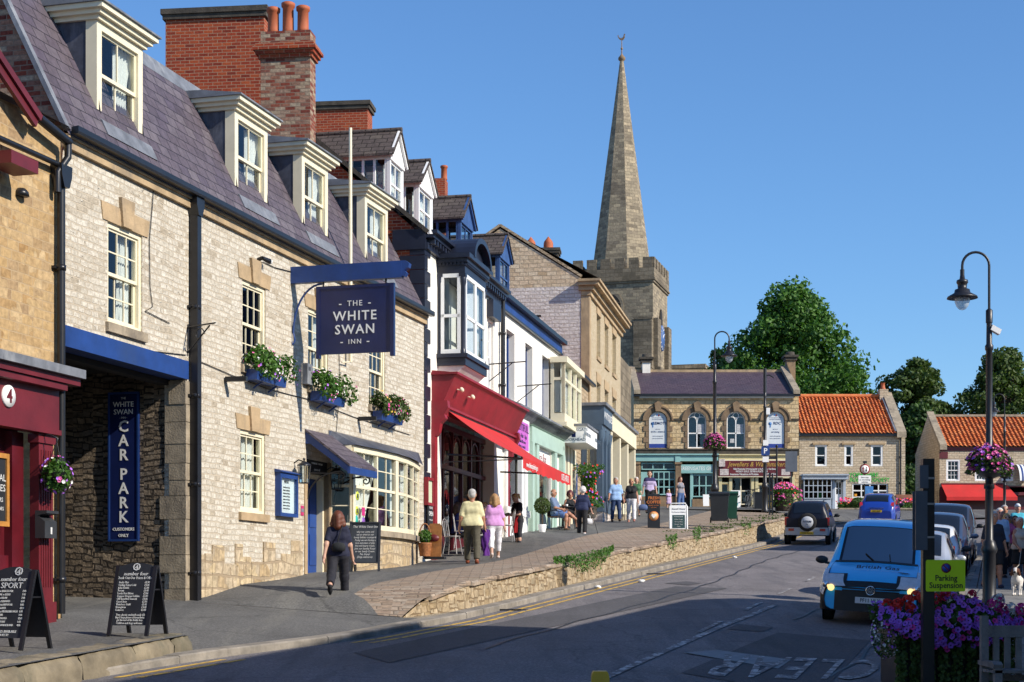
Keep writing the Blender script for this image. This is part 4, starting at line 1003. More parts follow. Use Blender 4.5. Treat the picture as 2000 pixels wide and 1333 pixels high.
while z < ze3-.35:
 h = .36; lg = .52 if k % 2 else .26
 b.box(aW0-.025, aW0+lg, -.03, .02, z+.008, z+h-.008); b.box(aW0-.03, aW0-.001, -.026, .62 if not k % 2 else .36, z+.008, z+h-.008); z += h; k += 1
b.box(aW0-.06, aW0+.1, -.06, .8, ze3-.32, ze3+.18); obj('quoins', b, M['jblack'], W3)
b = MB(); b.box(aW0, aW1, -.10, 0, ze3-.30, ze3-.14); b.box(aW0-.04, aW1, -.26, 0, ze3-.03, ze3+.05); b.prism([(-.24, ze3+.05), (-.36, ze3+.07), (-.36, ze3+.15), (-.2, ze3+.15)], 'x', aW0-.06, aW1)
x = aW0+.15
while x < aW1-.1: b.box(x, x+.11, -.24, -.02, ze3-.16, ze3-.03); x += .27
obj('cornice', b, M['jblack'], W3)
pipe(W3, aW1-.05, 5.75, ze3, -.12, .07, True, 'black')
window(W3, bw0+.5, bw1+.45, 5.95, 8.0, .12, 2, 2, 'white', sill='jblack', curtain=None)
b = MB(); b.box(bw0+.35, bw1+.6, -.20, .0, 8.05, 8.55); obj('lintel', b, M['jblack'], W3)
# oriel bay with bowed pediment
oa0 = FB.a(907, -.72); oa1 = FB.a(946, -.70); oy = -.72
b = MB(); b.box(oa0-.04, oa1+.04, oy-.04, 0, 5.86, 6.06); b.box(oa0-.10, oa1+.10, oy-.1, 0, 6.06, 6.16)
b.prism([(0, 5.25), (0, 5.86), (oy, 5.86), (-.1, 5.3)], 'x', oa0+.02, oa1-.02, 1)
b.box(oa0-.02, oa1+.02, oy-.02, 0, 8.22, 8.42); b.box(oa0-.10, oa1+.10, oy-.10, 0, 8.50, 8.60); b.box(oa0-.18, oa1+.18, oy-.18, 0, 8.60, 8.72); b.box(oa0-.05, oa1+.05, oy-.05, 0, 8.42, 8.50)
x = oa0
while x < oa1: b.box(x, x+.05, oy-.09, oy-.05, 8.44, 8.50); x += .1
y = oy
while y < -.05: b.box(oa0-.09, oa0-.05, y, y+.05, 8.44, 8.50); y += .1
xm = (oa0+oa1)/2+.15; rr = .98
pts = [(xm+rr*math.cos(math.pi*k/14), 8.70+rr*.66*math.sin(math.pi*k/14)) for k in range(15)]
inn = [(xm+(rr-.14)*math.cos(math.pi*k/14), 8.70+(rr-.16)*.62*math.sin(math.pi*k/14)) for k in range(15)]
b.prism(pts, 'y', oy+.0, .3)
for k in range(14): b.prism([pts[k], pts[k+1], inn[k+1], inn[k]], 'y', oy-.20, oy)
for (xx, yy) in ((oa0+.05, oy+.05), (oa1-.05, oy+.05), (oa0+.05, -.06)):
 b.lathe([(.085, 6.16), (.085, 6.25), (.06, 6.3), (.055, 7.9), (.09, 8.0), (.095, 8.12), (.075, 8.2)], (xx, yy, 0), 12)
 b.box(xx-.09, xx+.09, yy-.09, yy+.09, 8.14, 8.22)
 b.box(xx-.05, xx+.05, yy-.045, yy+.045, 6.18, 8.2)
ori = obj('oriel_window', b, [M['jblack'], M['render']], W3)
f = MB(); g = MB(); cu_ = MB()
def osash(p, q, n):   # p,q plan points of a light, framed in white
 p = Vector((p[0], p[1], 0)); q = Vector((q[0], q[1], 0)); d = q-p
 def B(f0, f1, z0, z1, w=.05):
  a_ = p+d*f0; c_ = p+d*f1; f.bar((a_.x, a_.y, (z0+z1)/2), (c_.x, c_.y, (z0+z1)/2), w, z1-z0)
 B(0, 1, 6.17, 6.28); B(0, 1, 8.12, 8.22); B(0, 1, 7.10, 7.18)
 for k in range(n):
  e = .085/d.length
  for f0 in (k/n+.001, (k+1)/n-e): B(f0, f0+e-.002, 6.28, 8.12)
 g.poly([(p.x, p.y, 6.2), (q.x, q.y, 6.2), (q.x, q.y, 8.2), (p.x, p.y, 8.2)])
 nrm = Vector((-d.y, d.x, 0)).normalized()*.16
 for (s0, s1) in ((.08, .34), (.8, .95)): cu_.grid(lambda i, j: tuple(p+d*(s0+(s1-s0)*i)+nrm*(1+.2*math.sin(i*22))+Vector((0, 0, 6.25+1.9*j))), 14, 4)
osash((oa0+.0, -.10), (oa0+.0, oy+.10), 1); osash((oa0+.10, oy+.0), (oa1-.10, oy+.0), 2); osash((oa1-.0, oy+.10), (oa1-.02, -.08), 1)
obj('sash', f, M['white'], ori, loc=(0, 0, 0)); obj('pane', g, M['glass'], ori, loc=(0, 0, 0)); obj('curtain', cu_, M['curtain'], ori, loc=(0, 0, 0))
r = MB(); r.poly([(oa0, .3, 6), (oa1, .3, 6), (oa1, .3, 8.3), (oa0, .3, 8.3)]); r.poly([(oa0+.03, oy+.1, 6.17), (oa1-.03, oy+.1, 6.17), (oa1-.03, .3, 6.17), (oa0+.03, .3, 6.17)]); obj('room', r, M['room'], ori, loc=(0, 0, 0))
def gdormer(bld, fr, u0, u1, bd, m, rm, apex, eav, slope, z_e, sidewin=True, back=3.9):
 x0, x1 = fr.a(u0, bd), fr.a(u1, bd); xm = (x0+x1)/2; zroof = lambda y: z_e+.05+(y+.12)*slope; z0 = zroof(bd)-.02
 yb = lambda z: (z-z_e-.05)/slope-.12
 b = MB(); t = .07
 b.prism([(x0, z0), (x0+.09, z0), (x0+.09, eav), (x0, eav)], 'y', bd, bd+.12); b.prism([(x1-.09, z0), (x1, z0), (x1, eav), (x1-.09, eav)], 'y', bd, bd+.12)
 b.prism([(x0-.02, eav-.16), (x1+.02, eav-.16), (x1+.02, eav), (xm, apex), (x0-.02, eav)], 'y', bd-.03, bd+.1)
 b.bar((x0-.12, bd-.07, eav-.08), (xm, bd-.07, apex+.03), .06, .12); b.bar((x1+.12, bd-.07, eav-.08), (xm, bd-.07, apex+.03), .06, .12)
 zs = z0+.62*(eav-z0)*.9
 for (xa, xb) in ((x0, x0+t), (x1-t, x1)):            # cheeks: solid toe, glazed upper part
  ye = yb(eav)
  b.prism([(bd+.12, z0), (bd+.12, z0+.25), (yb(z0+.25), z0+.25)], 'x', xa, xb); b.prism([(bd+.12, eav-.14), (bd+.12, eav), (ye, eav), (yb(eav-.14), eav-.14)], 'x', xa, xb)
  if sidewin:
   n = 4; yy = bd+.12
   for k in range(n+1):
    y = bd+.12+(ye-bd-.3)*k/n
    zb_ = max(z0+.25, zroof(y)); 
    if zb_ < eav-.14: b.box(xa, xb, y-.03, y+.03, zb_, eav-.14)
  else: b.prism([(bd+.12, z0+.25), (bd+.12, eav-.14), (yb(eav-.14), eav-.14), (yb(z0+.25), z0+.25)], 'x', xa, xb)
 root = obj('dormer', b, M[m], bld)
 g = MB(); zm = (z0+eav-.16)/2
 if sidewin:
  for xx in (x0+t/2, x1-t/2): g.poly([(xx, bd+.1, z0+.2), (xx, yb(z0+.2), z0+.2), (xx, yb(eav-.1), eav-.1), (xx, bd+.1, eav-.1)])
 g.poly([(x0+.1, bd+.06, z0), (x1-.1, bd+.06, z0), (x1-.1, bd+.06, eav-.16), (x0+.1, bd+.06, eav-.16)]); obj('pane', g, M['glass'], root, loc=(0, 0, 0))
 f = MB()
 for z in (z0, zm-.025, eav-.22): f.box(x0+.09, x1-.09, bd+.03, bd+.075, z, z+.055)
 for x in (x0+.09, xm-.015, x1-.135): f.box(x, x+(.03 if x == xm-.015 else .045), bd+.032, bd+.073, z0+.055, eav-.22)
 obj('sash', f, M['white'] if m == 'white' else M['fadedblue'], root, loc=(0, 0, 0))
 c = MB(); c.grid(lambda i, j: (x0+.12+(x1-x0-.24)*i, bd+.22+.03*math.sin(i*40), z0+.05+(eav-.3-z0)*j), 24, 3)
 if m == 'white': obj('curtain', c, M['curtain'], root, loc=(0, 0, 0))
 rf = MB(); th = .06; yb_ = yb(apex)+.3
 for sgn in (-1, 1):
  xe = xm+sgn*(xm-x0+.16); ze_ = eav-.09
  rf.add([(xe, bd-.14, ze_), (xm, bd-.14, apex+.04), (xm, yb_, apex+.04), (xe, yb_, ze_), (xe, bd-.14, ze_+th), (xm, bd-.14, apex+.04+th), (xm, yb_, apex+.04+th), (xe, yb_, ze_+th)], [(0, 1, 2, 3), (4, 7, 6, 5), (0, 4, 5, 1), (0, 3, 7, 4), (3, 2, 6, 7)])
 rf.tube([(xm, bd-.14, apex+.10), (xm, yb_, apex+.10)], .07, 8)
 obj('dormer_roof', rf, M['stoneslate'], root, loc=(0, 0, 0))
SL = (12.42-ze3-.05)/4.12
gdormer(W3, FB, 762, 788, 1.2, 'white', 'stoneslate', 12.02, 11.36, SL, ze3); gdormer(W3, FB, 818, 845, 1.2, 'white', 'stoneslate', 11.95, 11.32, SL, ze3)
chimney(W3, FB, 560, 718, 4.6, 197, 12.0, .75, 'brick', R(6), 'darkstone')
# red shopfront
sa0, sa1 = FB.a(842), FB.a(985); 
b = MB(); zt, zb = 5.58, 4.86
b.prism([(-.62, zt-.06), (-.66, zt-.02), (-.66, zt+.03), (0, zt+.1), (0, zb-.08), (-.27, zb-.08), (-.30, zb), (-.58, zt-.12)], 'x', sa0+.05, sa1+.35)
b.box(sa0-.02, sa1+.37, -.70, 0, zt-.02, zt+.04); b.box(sa0+.05, sa1+.3, -.36, 0, zb-.12, zb-.06); b.box(sa0+.05, sa1+.3, -.30, 0, 4.55, 4.74)
fas = obj('fascia', b, M['red'], W3)
b = MB()
for xa in (sa0, sa1+.08):
 b.box(xa, xa+.26, -.10, .05, .6, 4.3); b.box(xa-.02, xa+.28, -.14, .05, .6, 1.35)
 pf = [(0, 4.9), (-.42, 4.9), (-.44, 4.72), (-.34, 4.55), (-.38, 4.45), (-.24, 4.32), (-.2, 4.1), (-.12, 4.0), (0, 4.0)]
 b.prism(pf, 'x', xa+.01, xa+.25)
pieces('pilaster', b, M['red'], W3)
b = MB(); xs_ = rng(sa0+.26, sa1+.08, 8)
for i, x in enumerate(xs_): b.box(x-.05, x+.05, .28, .40, .7, 4.5)
b.box(sa0+.26, sa1+.08, .26, .42, 3.35, 3.47); b.box(sa0+.26, sa1+.08, .26, .42, 4.42, 4.56)
for k in range(8):
 if k not in (2, 5): b.box(xs_[k]+.05, xs_[k+1]-.05, .29, .38, .5, 1.75)
 xm = (xs_[k]+xs_[k+1])/2; w2 = (xs_[k+1]-xs_[k])/2-.05
 for q in range(6): 
  t0, t1 = math.pi*q/6, math.pi*(q+1)/6; b.bar((xm+w2*math.cos(t0), .33, 3.85+.5*math.sin(t0)), (xm+w2*math.cos(t1), .33, 3.85+.5*math.sin(t1)), .05)
sf = obj('shopfront', b, M['duskred'], W3)
g = MB(); g.poly([(sa0+.2, .34, .8), (sa1+.1, .34, .8), (sa1+.1, .34, 4.5), (sa0+.2, .34, 4.5)]); obj('pane', g, M['dglass'], sf, loc=(0, 0, 0))
r = MB(); r.box(sa0+.1, sa1+.2, .45, 3.5, .5, 4.6, skip='f'); obj('room', r, M['dark'], sf, loc=(0, 0, 0))
for (f, z) in ((.08, 5.25), (.22, 5.2)):
 b = MB(); x = sa0+(sa1-sa0)*f; b.ell((x, -.62, z), .06, 8, 6); b.ell((x+.14, -.60, z), .06, 8, 6); b.tube([(x, -.5, z), (x+.14, -.55, z)], .02, 6); obj('spotlight', b, M['cream'], fas, loc=(0, 0, 0))
AW = FB.thing('awning', 'bright red shop awning with white lettering stretched over the pavement', 'awning', FB.a(872, -.25), -.25, 4.0)
xw = FB.a(984, -.25)-FB.a(872, -.25); m_red = paint('awning_canvas', (.52, .020, .018), .85, .16, 1.2, bmp=.2, dirt=(.40, .03, .025))
ya, za, yb, zb2 = 0, .74, -2.0, -.52
b = MB(); b.grid(lambda i, j: (xw*i, ya+(yb-ya)*j, za+(zb2-za)*j-.10*math.sin(math.pi*j)), 20, 10)
b.grid(lambda i, j: (xw*i, yb-.01, zb2-.30*j+.02*math.sin(i*60)*j), 40, 2); obj('canvas', b, m_red, AW)
b = MB(); b.tube([(0, ya, za-.02), (xw, ya, za-.02)], .07, 10); b.tube([(0, yb+.03, zb2-.01), (xw, yb+.03, zb2-.01)], .025, 8)
for x in (.25, xw-.25): b.tube([(x, .05, zb2+.12), (x+.5, -.9, zb2+.10), (x+.1, yb+.04, zb2-.02)], .025, 6)
b.tube([(0, .1, zb2-.1), (0, yb, zb2-.06)], .015, 6); obj('frame', b, M['iron'], AW)
texts([('www.thefeastpickering.co.uk'[:24], .20, 1.15, yb-.016, zb2-.16, dict(sx=.72)), ('01751 470121', .27, xw-.85, yb-.016, zb2-.15, dict(sx=.75))], 'lettering', M['letter'], AW)
# ---------------- white & sage building with blue windows ----------------
W4 = FB.building('blue_window_building', 'white rendered building with tall blue windows above two small shops', 'building', aW1, 1.4)
tw = [(FB.a(989), FB.a(1005)), (FB.a(1026), FB.a(1040)), (FB.a(1059), FB.a(1071.5))]
b = MB(); wall(b, aW1, aG1, .8, 9.0, [(x0, x1, 6.0, 8.12, .3) for x0, x1 in tw]+[(FB.a(988), FB.a(1018), 2.6, 4.55, .2), (FB.a(1046), FB.a(1076), 2.9, 4.9, .25)], reveal=.3); obj('wall', b, M['render'], W4)
for i, (x0, x1) in enumerate(tw): window(W4, x0, x1, 6.0, 8.12, .22, 2, 2, 'blue', sill='lead')
b = MB(); b.poly([(aG1, 0, 0), (aG1, 0, 9), (aG1, 4, 12.42), (aG1, 8, 9), (aG1, 8, 0)]); obj('gable_wall', b, M['tan'], W4)
b = MB(); b.poly([(aW1, -.12, 9.02), (aG1+.05, -.12, 9.02), (aG1+.05, 4, 12.45), (aW1, 4, 12.45)]); b.poly([(aW1, 4, 12.45), (aG1+.05, 4, 12.45), (aG1+.05, 8, 9), (aW1, 8, 9)]); obj('roof', b, M['stoneslate'], W4)
b = MB(); b.box(aW1+.05, aG1, -.08, .0, 8.62, 8.92); obj('fascia', b, M['blue'], W4); b = MB(); b.box(aW1+.04, aG1+.06, -.26, -.09, 8.92, 9.06); b.box(aW1+.04, aG1, -.12, 0, 8.55, 8.61); obj('gutter', b, M['black'], W4)
gdormer(W4, FB, 900, 923, 1.2, 'fadedblue', 'stoneslate', 12.08, 11.4, (12.45-9.02)/4.12, 8.97); gdormer(W4, FB, 976, 995, 1.2, 'fadedblue', 'stoneslate', 12.05, 11.4, (12.45-9.02)/4.12, 8.97)
chimney(W4, FB, 846, 869, 6.5, 348, 8, .8, 'brick', R(6), None, 1)
# lower shops
wa0, wa1 = FB.a(983), FB.a(1029); 
b = MB(); b.box(wa0, wa0+.22, -.10, .02, 1.0, 5.2); b.box(FB.a(1012), FB.a(1017), -.12, .02, 1.0, 5.2); b.box(FB.a(1019), FB.a(1024), -.12, .02, 1.0, 5.2); b.box(wa0, wa1-.1, -.14, .02, 2.45, 2.66); b.box(wa0, wa1-.1, -.06, .02, 1.0, 2.45)
b.box(wa0, wa1-.1, -.05, .02, 4.4, 5.4)
obj('white_shopfront', b, M['white'], W4)
r = MB(); r.box(wa0, wa1, .21, 2, 2.4, 4.8, skip='f'); r.box(wa0+.3, wa1-1, .4, .5, 2.6, 3.0, 1); obj('room', r, [M['room'], M['red']], W4)
g = MB(); g.poly([(FB.a(988), .06, 2.6), (FB.a(1018), .06, 2.6), (FB.a(1018), .06, 4.55), (FB.a(988), .06, 4.55)]); g.poly([(FB.a(1046), .08, 2.9), (FB.a(1076), .08, 2.9), (FB.a(1076), .08, 4.9), (FB.a(1046), .08, 4.9)]); obj('pane', g, M['dglass'], W4)
ga0, ga1 = FB.a(1030), FB.a(1095)
b = MB(); b.box(ga0, ga1, -.16, .02, 4.95, 5.45); b.box(ga0, ga0+.35, -.18, .02, 1.6, 4.95); b.box(FB.a(1041), FB.a(1045.5), -.14, .02, 1.6, 4.95); b.box(FB.a(1077), FB.a(1081), -.14, .02, 1.6, 4.95); b.box(ga1-.4, ga1, -.18, .02, 1.6, 4.95); b.box(FB.a(1045.5), FB.a(1077), -.10, .02, 1.6, 2.85)
b.box(FB.a(1033), FB.a(1041), .1, .2, 1.6, 4.9)
obj('green_shopfront', b, M['green'], W4)
b = MB(); b.prism([(0, 5.45), (-.2, 5.5), (-.42, 5.72), (-.5, 5.74), (-.5, 5.8), (0, 5.98)], 'x', wa0+.3, ga1+.1); obj('cornice', b, M['lead'], W4)
b = MB(); b.prism([(0, 5.44), (-.19, 5.49), (-.41, 5.71), (0, 5.71)], 'x', ga0-.2, ga1+.05); obj('cornice_moulding', b, M['green'], W4)
r = MB(); r.box(FB.a(1040), FB.a(1082), .26, 2.2, 2.5, 5.1, skip='f'); obj('room', r, M['room'], W4)
goods = [paint('shelf_goods', c, .6, .3, 14) for c in ((.3, .12, .05), (.4, .3, .2), (.15, .08, .06), (.35, .06, .04))]; pr = random.Random(9); b = MB()
for k in range(90):
 x = pr.uniform(FB.a(1047), FB.a(1075)); z = 2.95+.42*pr.randrange(5); h = pr.uniform(.12, .34); b.box(x, x+pr.uniform(.08, .22), .16+pr.random()*.08, .30, z, z+h, pr.randrange(4))
obj('shop_goods', b, goods, W4)
b = MB(); b.box(FB.a(1046), FB.a(1076), .05, .062, 4.1, 4.9); sp = obj('shop_panel', b, M['letter'], W4); xm = (FB.a(1046)+FB.a(1076))/2
texts([('Spice Box', .42, xm-.1, .045, 4.62, dict(shear=.2)), ('of Curiosity', .26, xm+.3, .045, 4.25, dict(shear=.2))], 'lettering', M['red'], sp)
t = FB.thing('lilac_shop_sign', 'bright lilac shop sign with white border between the red and green shops', 'sign', FB.a(989, -.14), -.06, 4.42)
x = FB.a(1029, -.14)-FB.a(989, -.14); b = MB(); b.box(0, x, -.16, 0, 0, 1.08); b.box(.12, x-.12, -.165, -.161, .12, .98, 1); obj('panel', b, [M['white'], paint('lilac', (.52, .12, .50), .5, .06)], t)
texts([('BEAUTIFULL', .34, x/2+.3, -.172, .78, dict(sx=1.15)), ('Nails - Hair - Spa', .2, x/2+.3, -.172, .53, dict(sx=1.1)), ('Threading and Brows', .15, x/2, -.172, .35, dict(sx=1.4)), ('Open 6 days a week', .15, x/2, -.172, .2, dict(sx=1.4))], 'lettering', M['navy'], t)
for (u, v, lab) in ((955, 712, 'thin iron sign bracket over the red fascia'), (1010, 755, 'rusty iron bracket between two blue windows')):
 t = FB.thing('sign_bracket', lab, 'bracket', FB.a(u), 0, FB.z(u, v)); b = MB(); b.tube([(0, 0, 0), (0, -1.1, .05)], .018, 6); b.tube([(0, 0, -.5), (0, -.7, .02)], .014, 6); b.tube([(0, -.3, .0), (0, -.3, -.35)], .008, 5); obj('bracket', b, M['iron'], t)
# ---------------- low cottage bay between, with boxed sign ----------------
aC0 = aG1; c0 = F5.a(1094); c1 = F5.a(1150)
W5 = F5.building('small_bay_cottage', 'small stone house with a white upstairs bay and red tiled eaves', 'building', c0, 2.0)
b = MB(); wall(b, c0, c1, 1.5, 8.45, [], y=.02); obj('wall', b, M['tan'], W5)
b = MB(); b.poly([(c0, -.2, 8.4), (c1, -.2, 8.4), (c1, 5, 12), (c0, 5, 12)]); b.box(c0, c1, -.3, -.15, 8.33, 8.44, 1); obj('roof', b, [M['roofbrick'], M['black']], W5)
bx, by = F5.a(1103, -.5), F5.a(1136, -.5); b = MB(); b.box(bx, by, -.5, 0, 5.95, 6.25); b.box(bx-.08, by+.08, -.58, 0, 5.8, 5.95); b.box(bx-.1, by+.1, -.6, 0, 8.0, 8.2)
for x in (bx, bx+(by-bx)*.36, bx+(by-bx)*.66, by-.14): b.box(x, x+.14, -.5, -.38, 6.25, 8.0)
for z in (7.4,): b.box(bx, by, -.49, -.42, z, z+.1)
for y in (-.5, -.12): b.box(bx, bx+.1, y, y+.12, 6.25, 8.0); b.box(by-.1, by, y, y+.12, 6.25, 8.0)
b.box(bx+.01, bx+.08, -.4, -.1, 7.4, 7.5)
o = obj('bay_window', b, M['cream'], W5); g = MB(); g.poly([(bx, -.45, 6.2), (by, -.45, 6.2), (by, -.45, 8), (bx, -.45, 8)]); g.poly([(bx+.04, 0, 6.2), (bx+.04, -.4, 6.2), (bx+.04, -.4, 8), (bx+.04, 0, 8)]); obj('pane', g, M['glass'], o, loc=(0, 0, 0))
c = MB(); c.grid(lambda i, j: (bx+.1+(by-bx-.2)*i, -.34+.02*math.sin(i*70), 6.3+1.7*j), 40, 2); c.grid(lambda i, j: (bx+.12+.02*math.sin(i*30), -.34+.3*i, 6.3+1.1*j), 10, 2); obj('curtain', c, M['curtain'], o, loc=(0, 0, 0))
b = MB(); sx0, sx1 = F5.a(1097, -.1)+.0, F5.a(1166, -.95); b.box(sx0+.3, sx1, -.95, 0, 5.42, 6.02); b.box(sx0+.25, sx1+.05, -1.0, 0, 6.02, 6.10, 1); fs = obj('shop_fascia', b, [M['letter'], M['lead']], W5)
texts([('BATHROOMS', .2, (sx0+sx1)/2-1.0, -.956, 5.72, dict(sx=1.4)), ('NORTHGATE', .2, (sx0+sx1)/2+1.8, -.956, 5.72, dict(sx=1.4))], 'lettering', M['greyblue'], fs)
texts([('BY MOORGATE', .15, sx0+.295, -.5, 5.88), ('MOORHEAD', .15, sx0+.295, -.5, 5.53)], 'lettering', M['greyblue'], fs, (R(90), 0, R(-90)))
b = MB(); b.box(sx0+.294, sx0+.2995, -.56, -.42, 5.62, 5.78); obj('emblem', b, M['navy'], fs, loc=(0, 0, 0))
b = MB()
for u in (1098, 1105, 1111, 1118): b.box(F5.a(u), F5.a(u+3.5), -.08, .02, 1.8, 5.42)
pieces('pilaster', b, M['cream'], W5)
b = MB(); b.box(F5.a(1101.5), F5.a(1118), .0, .018, 2.0, 5.4); obj('shop_window', b, M['greyblue'], W5)
b = MB(); b.box(F5.a(1122), F5.a(1126), -.04, .02, 2.5, 5.0); obj('door', b, M['blue'], W5)
# ---------------- tall stone house with gable to the camera ----------------
g0 = F5.a(1150); g1 = F5.a(1212)
W6 = F5.building('tall_stone_house', 'tall buff house with a rough stone gable and deep moulded cornice', 'building', g0, 2.6)
zc = 12.55; slit = [(F5.a(1165.5), F5.a(1172.5)), (F5.a(1181), F5.a(1188)), (F5.a(1196), F5.a(1203))]
b = MB(); wall(b, g0+.4, g1, 2, zc, [(x0, x1, zz, zz+hh, .3) for x0, x1 in slit for zz, hh in ((9.95, 1.75), (6.55, 2.3))], reveal=.3); obj('wall', b, M['buff'], W6)
for x0, x1 in slit:
 for zz, hh in ((9.95, 1.75), (6.55, 2.3)): window(W6, x0, x1, zz, zz+hh, .2, 2, 2, 'cream', sill='stone_trim', room=.5); 
b = MB()
for x0, x1 in slit:
 for zz in (11.72, 8.87): b.prism([(x0-.1, zz), (x1+.1, zz), (x1+.18, zz+.4), (x0-.18, zz+.4)], 'y', -.03, .1)
pieces('lintel', b, M['stone_trim'], W6)
b = MB(); b.poly([(g0, .3, 10.9), (g0, 7.3, 10.9), (g0, 7.3, zc), (g0, 3.65, 14.9), (g0, .3, zc+.2)]); b.poly([(g1, 0, 0), (g1, 0, zc), (g1, 3.65, 14.9), (g1, 7.3, zc), (g1, 7.3, 0)]); b.poly([(g0, 7.3, 0), (g1, 7.3, 0), (g1, 7.3, zc), (g0, 7.3, zc)]); obj('gable_wall', b, M['palegable'], W6)
b = MB(); wy0, wy1 = 2.05, 2.75
for (p, q, zz0, zz1) in ((.3, wy0, 0, 12.5), (wy1, 7.3, 0, 12.5), (wy0, wy1, 0, 10.55), (wy0, wy1, 11.25, 12.5)): b.poly([(g0-.02, p, zz0), (g0-.02, q, zz0), (g0-.02, q, min(zz1, 12.45)), (g0-.02, p, min(zz1, 12.45))])
obj('whitewashed_gable', b, M['pinkwash'], W6)
b = MB(); b.box(g0+.1, g0+.2, wy0, wy1, 10.55, 11.25); b.box(g0-.05, g0+.05, wy0-.1, wy1+.1, 11.25, 11.32); b.box(g0-.03, g0+.1, wy0, wy0+.08, 10.55, 11.25); b.box(g0-.03, g0+.1, wy1-.08, wy1, 10.55, 11.25); obj('gable_window', b, M['dark'], W6)
b = MB(); b.box(g0-.035, g0+.42, -.035, .32, 2, zc-.2); obj('corner_pilaster', b, M['stone_trim'], W6)
b = MB()
for (o, za_, zb_) in ((.10, zc-.5, zc-.3), (.22, zc-.3, zc-.12), (.42, zc-.12, zc+.02), (.50, zc+.02, zc+.12)): b.box(g0-o*.8, g1+.2, -o, .4 if o > .15 else .3, za_, zb_)
obj('cornice', b, M['stone_trim'], W6)
b = MB(); b.poly([(g0-.03, -.5, zc+.14), (g1, -.5, zc+.14), (g1, 3.65, 15.0), (g0-.03, 3.65, 15.0)]); b.poly([(g0-.03, 3.65, 15.0), (g1, 3.65, 15.0), (g1, 7.5, 12.5), (g0-.03, 7.5, 12.5)]); b.bar((g0+.07, .3, zc+.3), (g0+.07, 3.65, 15.05), .22, .1, 1); b.bar((g0+.07, 3.65, 15.05), (g0+.07, 7.4, 12.6), .22, .1, 1); obj('roof', b, [M['stoneslate'], M['tan']], W6)
ch = chimney(W6, F5, 1044, 1090, 3.2, 484, 13, .9, 'darkstone', R(5), 'darkstone')
for k in range(2):
 c = MB(); c.lathe([(.25, 16.4), (.23, 16.95), (.2, 17.05), (.0, 17.3)], (.4, .5+.85*k, 0), 12); obj('chimney_pot', c, M['terra'], ch, loc=(0, 0, 0))
# shopfronts under the tall house
h0, h1, h2 = F5.a(1160, -.5), F5.a(1196, -.9), F5.a(1243, -.9)
b = MB(); b.box(h0, h1, -.9, 0, 6.62, 7.35); b.box(h0-.08, h1, -1.0, 0, 7.35, 7.47, 1); b.box(h0, h1, -.82, 0, 6.45, 6.615)
for x in (h0, h0+(h1-h0)*.45, h1-.35): b.box(x, x+.3, -.84, -.6, 3.6, 6.45); b.lathe([(.15, 5.9), (.2, 6.2), (.22, 6.4)], (x+.15, -.72, 0), 10)
b.box(h0+.02, h0+.12, -.2, 0, 3.5, 6.4); b.box(h0, h1, -.86, 0, 3.2, 3.65)
o = obj('blue_grey_shopfront', b, [M['greyblue'], M['lead']], W6)
g = MB(); g.poly([(h0+.06, -.1, 3.6), (h0+.06, -.7, 3.6), (h0+.06, -.7, 6.4), (h0+.06, -.1, 6.4)]); g.poly([(h0, -.74, 3.6), (h1, -.74, 3.6), (h1, -.74, 6.4), (h0, -.74, 6.4)]); obj('pane', g, M['glass'], o, loc=(0, 0, 0))
c = MB(); c.grid(lambda i, j: (h0+.25+.03*math.sin(i*26), -.65+.35*i, 4.6+1.7*j), 10, 2); c.box(h0+.3, h0+.8, -.5, -.3, 3.65, 4.3); obj('display', c, M['curtain'], o, loc=(0, 0, 0))
c = MB(); c.box(h0+.05, h1, -.84, 0, 2.4, 3.195); obj('stall_riser', c, M['pinkwash'], o, loc=(0, 0, 0))
text('ANTIQUES', .4, 'lettering', M['letter'], o, ((h0+h1)/2, -.906, 6.98), sx=1.3)
b = MB(); b.box(h1+.01, h2, -.9, 0, 6.62, 7.30); b.box(h1+.01, h2+.05, -1.0, 0, 7.302, 7.42, 1)
for k in range(4):
 x = h1+.1+(h2-h1-.4)*k/3; b.box(x, x+.4, -.85, -.5, 3.4, 6.6)
b.box(h1, h2-.2, -.8, 0, 2.8, 4.1); obj('cream_shopfront', b, [M['cream'], M['lead']], W6)
b = MB(); b.box(h1, h2-.2, -.45, 0, 4.1, 6.6); obj('shop_window', b, M['dark'], W6)
t = F5.thing('shop_steps', 'stone steps with black handrail outside the blue grey shop', 'steps', F5.a(1158), -.6, 2.95)
b = MB()
for k in range(4): b.box(-1.4+.3*k, -1.1+.3*k+.001, -.7, .5, -.6, -.3+.16*k)
b.box(-.2, 2.4, -.75, .5, -.6, .3); obj('steps', b, M['sill'], t); b = MB()
for x in (-1.3, -.3): b.tube([(x, -.65, -.3), (x, -.65, 1.15)], .025, 6)
b.tube([(-1.5, -.65, .9), (-.2, -.65, 1.25), (.6, -.65, 1.25)], .028, 6); obj('handrail', b, M['iron'], t)
b = MB(); bd_ = F5.building('dark_stone_annexe', 'dark stone house end beyond the tall buff house', 'building', g1+.3, 3); b.box(g1+.3, g1+7, .3, 6, 2, 11.5); b.prism([(.3, 11.5), (6, 11.5), (3.2, 14)], 'x', g1+.3, g1+7); obj('wall', b, M['churchdark'], bd_)
